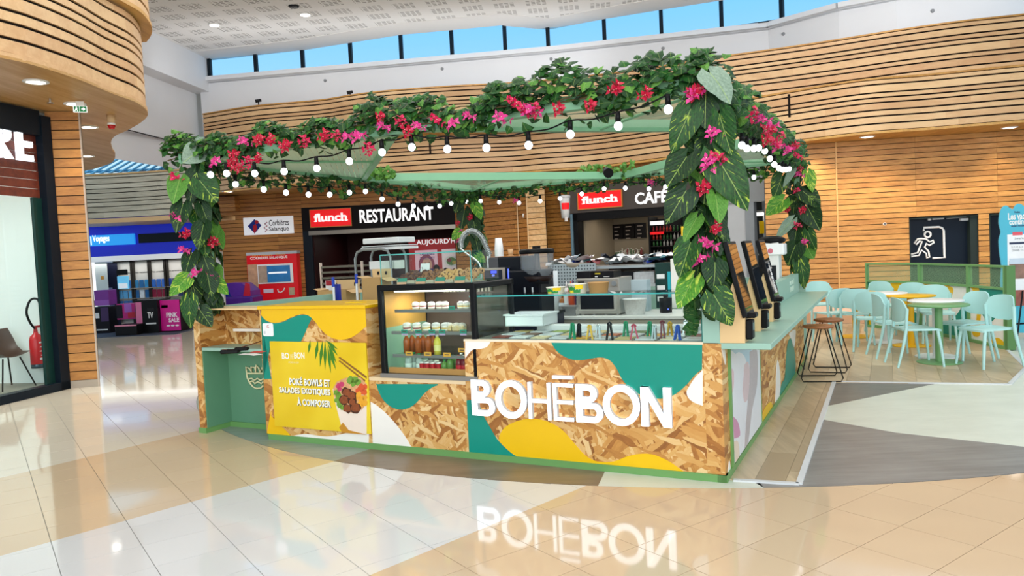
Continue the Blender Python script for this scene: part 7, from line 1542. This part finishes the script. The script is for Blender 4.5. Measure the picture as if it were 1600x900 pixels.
for x0, x1, y, v in ((578, 612, 277, 2.8), (905, 990, 271, RV1-.3)):
    a, c = fr(x0, y, v), fr(x1, y, v); t = thing('ivy_tuft', 'tuft of ivy on top of the canopy frame, %s' % ('left of the wide beam' if x0 < 700 else 'right, above the café sign'), 'ivy', TK(a.x, v, a.z)); b = B(); b.uvl = []
    for i in range(60): ivy(b, K(a.x+(c.x-a.x)*rl.random(), v+rl.uniform(-.1, .1), a.z+rl.uniform(-.03, .09)), .07, (rl.uniform(-1, 1), -1, rl.uniform(-.5, 1)))
    b.uv = b.uvl; part('ivy_leaves', b, IVY[1], t, kind='stuff')
# posts clothed in big leaves; each leaf: base px, tip px, width px, kind
VIEW = lambda p: (EYE-p).normalized()
def post_garland(key, label, leaves, flowers, zlo, fill, lo=.19, hi=.29, fs=.068):
    u, v, z = POSTS[key]; t = thing('leaf_garland', label, 'garland', TK(u, v, zlo)); axis = K(u, v)
    dist = axis.length
    for (bx, by, tx, ty, w, k, d) in leaves:
        n = VIEW(axis+Vector((0, 0, 2))); n.z = 0; n.normalize(); q = axis+n*(.08+.05*d)
        b_, e_ = onp(bx, by, q, n), onp(tx, ty, q+n*.07, n); put_leaf(t, b_, e_, w*dist/CF*1.1, k, n+Vector((rl.uniform(-.5, .5), 0, rl.uniform(.1, .6))))
    for i in range(fill):
        zz = rl.uniform(zlo+.25, RZ0+.05); a = rl.uniform(0, 2*PI); o = Vector((math.cos(a), math.sin(a), 0)); b_ = K(u, v, zz)+o*.05; L = rl.uniform(lo, hi)
        put_leaf(t, b_, b_+o*L*.45+Vector((0, 0, -L*.85)), L*.8, rl.choice((0, 1, 1, 1, 4)), o+Vector((0, 0, .5)))
    b = B(); b.uvl = []
    for i in range(fill*9):
        a = rl.uniform(0, 2*PI); r = .12*math.sqrt(rl.random()); ivy(b, K(u+r*math.cos(a), v+r*math.sin(a), rl.uniform(zlo+.1, RZ0)), .07*rl.uniform(.7, 1.3), (math.cos(a), math.sin(a)-.6, rl.uniform(-.3, .5)))
    b.uv = b.uvl; part('ivy_leaves', b, IVD, t, kind='stuff')
    for (x, y) in flowers: n = VIEW(axis+Vector((0, 0, 2))); n.z = 0; n.normalize(); put_flower(t, onp(x, y, axis+n*.2, n), fs*rl.uniform(.85, 1.15))
    for k in range(3):
        a = rl.uniform(0, 6); part('stem', B().tube([K(u+.05*math.cos(a+i*.5), v+.05*math.sin(a+i*.5), zlo+.1+(RZ0-zlo)*i/12) for i in range(13)], .008, 5), M_('#5d6b34', .6), t)
    return t
g1_ = post_garland('fr', 'big leafy garland on the front right post nearest the order terminals', [
 (1109, 114, 1146, 152, 46, 3, 2), (1103, 140, 1101, 198, 46, 1, 1), (1079, 171, 1052, 234, 40, 0, 2), (1124, 178, 1141, 240, 38, 0, 2), (1073, 245, 1042, 291, 44, 1, 2), (1118, 243, 1171, 322, 54, 0, 2), (1072, 298, 1042, 346, 42, 1, 2), (1118, 304, 1125, 349, 30, 4, 2), (1089, 340, 1068, 376, 24, 4, 1), (1079, 379, 1061, 434, 38, 0, 2), (1117, 410, 1119, 452, 40, 1, 2), (1084, 435, 1058, 480, 36, 2, 2), (1115, 460, 1143, 506, 42, 0, 3), (1096, 430, 1086, 462, 26, 1, 1), (1108, 216, 1092, 262, 34, 1, 0), (1115, 330, 1132, 372, 30, 1, 0), (1088, 330, 1075, 372, 30, 1, 0), (1092, 270, 1102, 318, 32, 4, 0), (1096, 385, 1104, 425, 30, 1, 0)],
 [(1117, 210), (1112, 254), (1107, 264), (1100, 294), (1117, 357), (1107, 382), (1094, 403), (1086, 146), (1122, 247)], 1.02, 40)
b = B(); b.uvl = []
for i in range(40):
    q = onp(1080+rl.uniform(-6, 6), rl.uniform(440, 522), K(-.2, 0), S_); ivy(b, q, .062, (rl.uniform(-.6, .6), -1, rl.uniform(-.2, .5)))
b.uv = b.uvl; part('hanging_ivy', b, IVY[0], g1_, kind='stuff')
post_garland('fl', 'leafy garland on the front left post above the niche counter', [
 (311, 235, 286, 254, 30, 3, 2), (318, 222, 306, 248, 22, 3, 1), (281, 279, 270, 318, 27, 4, 2), (307, 270, 295, 316, 27, 1, 2), (312, 282, 339, 316, 36, 0, 3), (286, 319, 273, 362, 27, 1, 2), (318, 351, 309, 390, 28, 1, 3), (315, 321, 327, 353, 20, 1, 2), (292, 434, 265, 462, 22, 2, 2), (330, 436, 357, 456, 24, 2, 2), (324, 429, 331, 463, 27, 1, 3), (296, 466, 293, 511, 24, 0, 3), (312, 484, 331, 511, 24, 1, 3), (300, 395, 285, 428, 24, 1, 1), (318, 400, 330, 432, 22, 1, 1), (305, 330, 312, 362, 24, 0, 1), (318, 368, 322, 402, 22, 0, 1), (300, 440, 310, 475, 24, 1, 1)],
 [(274, 276), (277, 339), (288, 366), (288, 391), (306, 426), (332, 433), (332, 380)], 1.05, 24, .18, .26)
post_garland('br', 'leafy garland on the far right post beside the seating area', [
 (1222, 275, 1211, 309, 24, 0, 2), (1224, 312, 1197, 336, 26, 2, 2), (1255, 299, 1283, 322, 28, 1, 2), (1262, 324, 1281, 360, 29, 1, 2), (1239, 264, 1225, 291, 10, 3, 3), (1238, 344, 1211, 373, 16, 3, 2), (1243, 383, 1229, 413, 30, 1, 3), (1262, 361, 1273, 391, 17, 0, 2), (1262, 388, 1271, 404, 19, 4, 1), (1250, 407, 1262, 449, 24, 0, 3), (1240, 310, 1250, 345, 24, 1, 0), (1246, 350, 1240, 385, 24, 1, 0), (1262, 270, 1270, 300, 18, 2, 1)],
 [(1250, 273), (1246, 299), (1254, 329), (1228, 328), (1246, 352), (1259, 378), (1251, 262)], 1.0, 22)
post_garland('bl', 'leafy garland on the rear left post behind the faucet', [
 (720, 306, 711, 332, 20, 1, 2), (742, 321, 752, 343, 18, 2, 2), (726, 328, 720, 360, 20, 1, 1), (740, 345, 746, 376, 20, 1, 2), (719, 361, 706, 374, 15, 2, 3), (726, 370, 716, 395, 18, 1, 2), (742, 368, 748, 395, 18, 1, 2), (745, 398, 758, 408, 14, 2, 2)],
 [(733, 340), (718, 361), (715, 349), (718, 374)], 1.2, 20)
# ================================================================ STRING LIGHTS
BULB = M_('#ffffff', .3, var=0, emit='#f4f8ff', es=3.2)
def string_lights(label, px, plane_p, plane_n, r=.028, sag=.02):
    pts = [onp(x, y, plane_p, plane_n) for x, y in px]; t = thing('string_lights', label, 'lights', Matrix.Translation(pts[0]))
    tops = [p+Vector((0, 0, .095)) for p in pts]; cab = []
    for a, c in zip(tops, tops[1:]): cab += [a, a.lerp(c, .5)-Vector((0, 0, sag))]
    cab.append(tops[-1]); part('cable', B().tube(crom(cab, 3), .006, 5), BLACK, t)
    for p in pts:
        sk = part('socket', B().lathe([(.0001, .098), (.016, .098), (.020, .03), (.0001, .028)], (p.x, p.y, p.z), 10), BLACK, t); part('bulb', B().ball(tuple(p), r, 12, 8, 0, (1, 1, 1.05)), BULB, sk)
string_lights('string of white bulbs hanging along the front canopy beam', [(329, 273), (354, 271), (398, 271), (444, 268), (495, 263), (546, 252), (597, 238), (643.5, 230), (699, 233), (760, 231), (826, 227), (891, 210), (966, 197), (1044, 171)], K(0, -.12), S_, .029)
string_lights('string of white bulbs along the left canopy beam', [(368, 288), (412, 296), (447, 301), (482, 304), (515, 304), (546, 301), (571, 299), (597, 311), (622, 319), (646, 322), (667, 325), (687, 322), (705, 318)], K(RU0+.08, 0), E_, .031)
string_lights('string of white bulbs along the rear canopy beam', [(729, 315), (751, 314), (780, 316), (811, 317), (844, 314), (875, 310), (909, 303), (944, 295), (977, 294), (1014, 295), (1040, 292), (1178, 277)], K(0, RV1-.08), S_, .031)
string_lights('string of white bulbs hanging along the right canopy beam', [(1159, 227), (1167, 232), (1178, 232), (1185.5, 231), (1195, 236), (1203, 248), (1210, 257), (1217, 263), (1223, 265), (1228, 265), (1233, 264)], K(RU1+.02, 0), E_, .029)
# ================================================================ SEATING AREA
PC = M_('#b2dedb', .4, var=.03)
def chair_proto():
    t = thing('dining_chair', 'x', 'chair', ID, 'pale turquoise plastic chairs')
    n, k = 8, 8; V = []
    for j in range(n+1):
        y = -.21+.42*j/n; w = .215*(1-.10*(j/n))*(1 if j < n-1 else .93)
        for i in range(k+1):
            s = -1+2*i/k; x = w*s*(1-.06*(abs(2*j/n-1)**4)); z = .455-.015*(1-s*s)*(1-abs(2*j/n-1))-.012*(j == 0)
            V.append((x, y, z))
    F = [(j*(k+1)+i, j*(k+1)+i+1, (j+1)*(k+1)+i+1, (j+1)*(k+1)+i) for j in range(n) for i in range(k)]
    b = B(); b.add(V, F, 0, True); b.add([(x, y, z-.022) for x, y, z in V], [f[::-1] for f in F], 0, True)
    rim = [i for i in range(k+1)]+[j*(k+1)+k for j in range(1, n+1)]+[n*(k+1)+i for i in range(k-1, -1, -1)]+[j*(k+1) for j in range(n-1, 0, -1)]
    R_ = [V[i] for i in rim]; m = len(R_); b.add(R_+[(x, y, z-.022) for x, y, z in R_], [(i, m+i, m+(i+1) % m, (i+1) % m) for i in range(m)], 0, True); part('seat', b, PC, t)
    V = []; n = 10; k = 6                              # rounded, curved backrest
    for i in range(n+1):
        s = -1+2*i/n; x = .222*s; hw = .145*math.sqrt(max(0, 1-abs(s)**3.2))+.006; yc = .235-.075*s*s
        for j in range(k+1):
            q = -1+2*j/k; z = .675+hw*q*(1.0 if q > 0 else .95); V.append((x, yc+.06*(z-.66), z))
    F = [(i*(k+1)+j, (i+1)*(k+1)+j, (i+1)*(k+1)+j+1, i*(k+1)+j+1) for i in range(n) for j in range(k)]
    b = B(); b.add(V, F, 0, True); V2 = [(x, y+.016, z) for x, y, z in V]; b.add(V2, [f[::-1] for f in F], 0, True)
    rim = [i*(k+1) for i in range(n+1)]+[n*(k+1)+j for j in range(1, k+1)]+[i*(k+1)+k for i in range(n-1, -1, -1)]+[j for j in range(k-1, 0, -1)]; m = len(rim)
    b.add([V[i] for i in rim]+[V2[i] for i in rim], [(i, (i+1) % m, m+(i+1) % m, m+i) for i in range(m)], 0, True); part('backrest', b, PC, t)
    for s in (-1, 1):
        part('leg', B().tube([(s*.185, -.17, .44), (s*.20, -.20, .25), (s*.215, -.225, 0)], [.020, .018, .014], 8), PC, t)
        part('leg', B().tube(crom([(s*.222, .29, 0), (s*.212, .225, .25), (s*.205, .185, .45), (s*.208, .180, .58), (s*.212, .172, .70)], 4), [.014+.006*min(1, i/6) for i in range(17)], 8), PC, t)
    return t
c0_ = chair_proto(); first = [True]
def chair(x, y, rz, label):
    q = at(x, y, .455); M = T(q.x, q.y, .006, rz)
    if first[0]: c0_.matrix_world = M; ROOTM[c0_.name] = M; c0_['label'] = label; first[0] = False
    else: dup(c0_, M, label)
R = math.radians                                       # rz=0: sitter faces -y; backrest on +y
chair(1431, 512, R(82), 'turquoise chair left of the green table, seat nearest the viewer')
chair(1397, 503, R(80), 'turquoise chair just behind the front left chair of the green table')
chair(1363, 496, R(150), 'turquoise chair seen from behind in front of the white middle table')
chair(1334, 489, R(165), 'turquoise chair seen from behind at the rear yellow table')
chair(1302, 488, R(190), 'turquoise chair seen from behind, leftmost of the front chairs')
chair(1283, 474, R(-10), 'pale turquoise chair far left against the timber wall')
chair(1541, 512, R(-82), 'turquoise chair at far right with its back to the wavy screen')
chair(1506, 503, R(-78), 'turquoise chair behind the far right chair')
chair(1463, 487, R(-20), 'turquoise chair behind the white table facing the viewer')
chair(1431, 481, R(-15), 'turquoise chair at the front yellow table by the mesh screen')
chair(1386, 476, R(5), 'turquoise chair farthest back against the wavy screen')
def table(bx, by, tx, ty, r, m, label, br=.25):
    q = at(bx, by, .006); M = T(q.x, q.y, .006); h = onp(tx, ty, q, Vector((q.x, q.y, 0))).z-.006; t = thing('bistro_table', label, 'table', M); 
    part('table_top', B(M).lathe([(.0001, h-.022), (r-.008, h-.022), (r, h-.015), (r, h-.006), (r-.006, h), (.0001, h)], n=36), m, t)
    part('column', B(M).lathe([(.045, .012), (.045, h-.022)], n=16), m if m is not TW else M_('#dfe0de', .4), t); part('base', B(M).lathe([(.0001, 0), (br, 0), (br, .008), (br*.9, .014), (.0001, .014)], n=32), m, t)
TW = M_('#eeeeec', .35); TG_ = M_('#6f9f68', .4, var=.04); TY = M_('#eab308', .4, var=.04)
table(1468, 566, 1465, 475, .335, TG_, 'green round bistro table in front of the white one'); table(1463.5, 557, 1461, 468.5, .32, TW, 'white round bistro table right behind the green table')
table(1424, 540, 1422, 461, .32, TY, 'yellow round bistro table nearest the green table'); table(1385, 534, 1391, 457, .30, TW, 'white round bistro table between the two yellow tables'); table(1337, 526, 1335, 455.5, .30, TY, 'yellow round bistro table farthest back, by the bar stools')
# bar stools
SW = wood_mat('stool_seat', '#7d4a28', '#a86d40', 'X', 1, .4)
def stool(seat, A, Bm, label):
    """seat px and the pixel ends of its two floor runners"""
    pa = [at(x, y, .012) for x, y in A]; pb = [at(x, y, .012) for x, y in Bm]; c = (pa[0]+pa[1]+pb[0]+pb[1])/4
    q = onp(seat[0], seat[1], c, Vector((c.x, c.y, 0))); zs = min(q.z, .68); M = T(c.x, c.y, .005); t = thing('bar_stool', label, 'stool', M)
    part('seat', B(T(c.x, c.y, 0)).lathe([(.0001, zs-.03), (.15, zs-.03), (.168, zs-.018), (.168, zs-.004), (.155, zs), (.0001, zs-.012)], n=28, sy=1), SW, t)
    for ends in (pa, pb):
        d = (ends[1]-ends[0]).normalized(); m = (ends[0]+ends[1])/2; tl = [Vector((c.x, c.y, zs-.035))+(m-c)*.55+d*s*.08 for s in (-1, 1)]
        P = [tl[0], ends[0]+(tl[0]-ends[0])*.06, ends[0]+d*.03, ends[1]-d*.03, ends[1]+(tl[1]-ends[1])*.06, tl[1]]; part('wire_frame', B().tube(P, .0075, 6), M_('#2c2a24', .4, .4), t)
    part('stretcher', B().tube([pa[0].lerp(Vector((c.x, c.y, zs)), .22), pb[0].lerp(Vector((c.x, c.y, zs)), .22)], .006, 5), M_('#2c2a24', .4, .4), t)
stool((1278, 508), ((1245, 587), (1309, 586.5)), ((1251, 596.5), (1319, 596)), 'wooden seat bar stool with wire legs nearest the viewer')
stool((1301, 498), ((1262, 581), (1325, 582.5)), ((1270, 573.5), (1331.5, 574)), 'wooden seat bar stool with wire legs behind the nearest one')
# mesh topped screen with wavy panels
FN = [at(x, y, .0) for x, y in ((1356, 511), (1440, 519.5), (1516, 534), (1574, 547))]; FH = 1.11
sc_ = thing('partition_screen', 'green framed partition with mesh top and wavy coloured panels', 'partition', T(FN[1].x, FN[1].y, 0)); FG = M_('#6f9f62', .4, var=.05); FMESH = mesh_mat('partition_mesh', '#8fb58a', .030, .37)
for i, (a, c) in enumerate(zip(FN, FN[1:])):
    d = c-a; L = d.length; M = frame((a.x, a.y, .006), d, Z_); zmid = .80; w = .028
    part('frame', B(M).box(0, w, 0, FH, -.03, .03).box(L-w, L, 0, FH, -.03, .03).box(w, L-w, FH-w, FH, -.03, .03).box(w, L-w, zmid-w/2, zmid+w/2, -.03, .03).box(w, L-w, 0, w*1.6, -.03, .03), FG, sc_)
    part('panel', B(M).box(w, L-w, w*1.6, zmid-w/2, -.012, .0), M_('#f0eee6', .4), sc_)
    b = B(M); P = [(w, zmid, 0), (L-w, zmid, 0), (L-w, FH-w, 0), (w, FH-w, 0)]; b.add(P, [(0, 1, 2, 3)]); b.uv = [(p[0], p[1]) for p in P]; part('mesh', b, FMESH, sc_)
    S = lambda pts: [(min(max(x*L, w), L-w), min(max(z*(zmid-.02), w*1.6), zmid-.016)) for x, z in pts]
    def blob(pts, m, l=.003): part('wave_panel', B(M).prism([(q.x, q.y) for q in crom([Vector((*p, 0)) for p in S(pts)], 4)], 0, l), m, sc_)
    if i == 0: blob([(0, 1), (.45, 1), (.40, .93), (.25, .88), (.1, .8), (0, .6)], TEAL); blob([(.38, .95), (.5, 1), (.9, 1), (1, .92), (1, .55), (.8, .5), (.6, .62), (.48, .8), (.36, .86)], YEL); blob([(0, .3), (.12, .4), (.2, .2), (.1, 0), (0, 0)], YEL); blob([(.6, .3), (.9, .4), (1, .2), (1, 0), (.6, 0)], TEAL)
    elif i == 1: blob([(0, 1), (.62, 1), (.68, .85), (.55, .7), (.3, .62), (.1, .5), (0, .35)], YEL); blob([(1, .72), (.9, .7), (.78, .5), (.6, .3), (.3, .12), (.2, 0), (1, 0)], TEAL); blob([(0, .3), (.1, .2), (.05, 0), (0, 0)], TEAL)
    else: blob([(.28, 1), (1, 1), (1, .93), (.85, .75), (.7, .5), (.5, .42), (.3, .6)], TEAL); blob([(0, 1), (.28, 1), (.34, .7), (.3, .4), (.28, .15), (.1, .12), (0, .3)], YEL); blob([(0, 1.0), (.10, .95), (.2, .7), (.2, .45), (.12, .25), (0, .2)], M_('#f0eee6', .4), .005); blob([(.55, 0), (.62, .12), (.78, .17), (.95, .1), (1, 0)], YEL)
d = (FN[3]-FN[2]).normalized(); M = frame((FN[3].x, FN[3].y, .006), d, Z_); part('end_post', B(M).box(0, .06, 0, FH, -.08, .03), M_('#57824a', .45, var=.05), sc_)
# blue standee sign beyond the screen
DQ = 10.9; q0 = atD(1590, DQ, 0); st_ = thing('standee_sign', 'sky blue wavy edged standing sign reading Les vacances at right edge', 'sign', T(q0.x, q0.y, 0)); NS = Vector((-.25, -1, 0)).normalized()
def sp2(x, y): return onp(x, y, q0, NS)
SM = frame((q0.x, q0.y, 0), Vector((1, -.25, 0)), Z_)
def sl(x, y): h = SM.inverted() @ sp2(x, y); return Vector((h.x, h.y, 0))
edge = [(1570, 520), (1566, 470), (1563.5, 440), (1565, 415), (1562, 395), (1561, 375), (1564, 363), (1561, 350), (1562, 335), (1566, 325), (1572, 321), (1578, 325), (1583, 327), (1587, 321), (1593, 318), (1600, 322), (1606, 328), (1614, 321), (1624, 320), (1634, 328), (1640, 345), (1637, 360), (1641, 380), (1640, 520)]
part('board', B(SM).prism([(p.x, p.y) for p in crom([sl(*e) for e in edge], 4)], -.03, 0), M_('#45b5cf', .4, var=.03), st_)
def st_text(s, x0, x1, y1, y0, m): a = sl(x0, y1); c = sl(x1, y0); part('lettering', text_b(s, SM @ Matrix.Translation((a.x, a.y, .001)), w=c.x-a.x, h=sl(x0, y0).y-a.y, depth=.002, bold=.03), m, st_)
st_text('Les vacances', 1575, 1622, 344, 333, WHITE); st_text('continuent', 1577, 1616, 351.5, 343, WHITE); st_text('avec nous', 1580, 1600, 354.5, 352.5, M_('#1d3f6b', .4)); st_text('Profitez', 1585, 1594, 333, 330, M_('#1d3f6b', .4))
def st_box(x0, x1, y1, y0, m, l=.003): a = sl(x0, y1); c = sl(x1, y0); part('print', B(SM).box(a.x, c.x, a.y, c.y, .0, l), m, st_)
st_box(1575, 1632, 452, 364, M_('#f3f3f6', .4)); st_box(1582, 1597.5, 368, 362, M_('#e05060', .4), .005); st_box(1577, 1630, 382, 376.5, M_('#1f2f52', .4), .005)
st_text('Jusqu\'au 31', 1585, 1606, 375, 371, M_('#55606c', .5)); st_text('GRANDE RENTREE', 1578, 1628, 381, 377.5, WHITE); st_text('SUR PLACE OU A EMPORTER', 1580, 1630, 388, 385, M_('#55606c', .5)); st_text('DANS VOTRE GALERIE', 1581, 1628, 393, 390, M_('#55606c', .5))
g = M_('#8a6a5c', .5, var=.6, scale=9); st_box(1577, 1632, 436, 406, g, .004); st_box(1577, 1632, 413, 402, M_('#c9d6e4', .5, var=.1), .005); st_box(1580, 1632, 462, 437, M_('#eef0f4', .4), .004); st_box(1582, 1632, 478, 452, M_('#9c5a50', .5, var=.6, scale=9), .006)
st_box(1581, 1640, 492, 478, M_('#45b5cf', .4), .003)
for x0, x1 in ((1598, 1588), (1612, 1606)): part('leg', B().tube([sp2(x0, 455), at(x1, 540, 0.01)], .012, 6), BLACK, st_)
part('rail', B().tube([sp2(1572, 507), sp2(1640, 503)], .014, 6), BLACK, st_)
# two people seated at a table inside the restaurant, dark hair seen over the cookie case
def person(x, y, label, turn, shirt):
    q = onp(x, y, SG @ Vector((0, 0, -.6)), SG.to_3x3() @ Vector((0, 0, 1))); zt = q.z+.10; base = zt-1.28; M = T(q.x, q.y, 0, turn); t = thing('person', label, 'person', T(q.x, q.y, 0, turn))
    me = bpy.data.meshes.new('body'); J = [(0, 0, .48), (0, 0, .70), (0, 0, .94), (0, -.01, 1.06), (0, -.03, 1.16), (.17, 0, .98), (.21, -.12, .76), (.10, -.32, .76), (-.17, 0, .98), (-.21, -.12, .76), (-.10, -.32, .76), (.09, -.38, .50), (.10, -.40, .06), (-.09, -.38, .50), (-.10, -.40, .06), (.10, -.52, .03), (-.10, -.52, .03)]
    E = [(0, 1), (1, 2), (2, 3), (3, 4), (2, 5), (5, 6), (6, 7), (2, 8), (8, 9), (9, 10), (0, 11), (11, 12), (0, 13), (13, 14), (12, 15), (14, 16)]; Rr = [.15, .13, .14, .05, .085, .06, .045, .033, .06, .045, .033, .075, .04, .075, .04, .03, .03]
    me.from_pydata([(a, b, c+base+.0) if k not in (12, 14, 15, 16) else (a, b, max(.04, c)) for k, (a, b, c) in enumerate(J)], E, []); me.materials.append(shirt); o = bpy.data.objects.new('body', me); COL.objects.link(o); o.parent = t
    sk = o.modifiers.new('skin', 'SKIN'); sk.use_smooth_shade = True; o.modifiers.new('sub', 'SUBSURF').levels = 1
    for k, v in enumerate(me.skin_vertices[0].data): v.radius = (Rr[k], Rr[k]*.8); v.use_root = (k == 0)
    z = base+1.19; part('head', B(M).ball((0, -.03, z), .095, 14, 10, 0, (.85, 1, 1.2)).ball((0, -.13, z-.01), .018, 6, 5).ball((.08, -.02, z), .02, 6, 5).ball((-.08, -.02, z), .02, 6, 5), M_('#c89a80', .5), t); part('hair', B(M).ball((0, .0, z+.03), .112, 12, 9, 0, (.92, 1, 1.1)), M_('#1d1210', .6, var=.3, scale=40), t)
    part('mouth', B(M).box(-.025, .025, -.122, -.112, z-.055, z-.047), M_('#8f3a3a', .5), t)
    for s in (-1, 1): part('eye', B(M).ball((s*.035, -.115, z+.01), .012, 6, 5), BLACK, t)
    st = thing('stool_seat', 'dark restaurant seat under the %s' % ('left seated person' if x < 690 else 'right seated person'), 'seat', T(q.x, q.y, 0)); h = max(.25, base+.42); part('seat', B(T(q.x, q.y, 0)).lathe([(.0001, h-.04), (.18, h-.04), (.18, h), (.0001, h)], n=14), DARK, st); part('pedestal', B(T(q.x, q.y, 0)).cyl((0, 0, 0), (0, 0, h-.04), .04, n=8), DARK, st)
person(682, 421, 'dark haired person seated in the restaurant, left of the two, in grey top', R(-140), M_('#6b5f66', .6)); person(697, 426, 'dark haired person seated in the restaurant, right of the two, in dark top', R(120), M_('#3a2f38', .6))
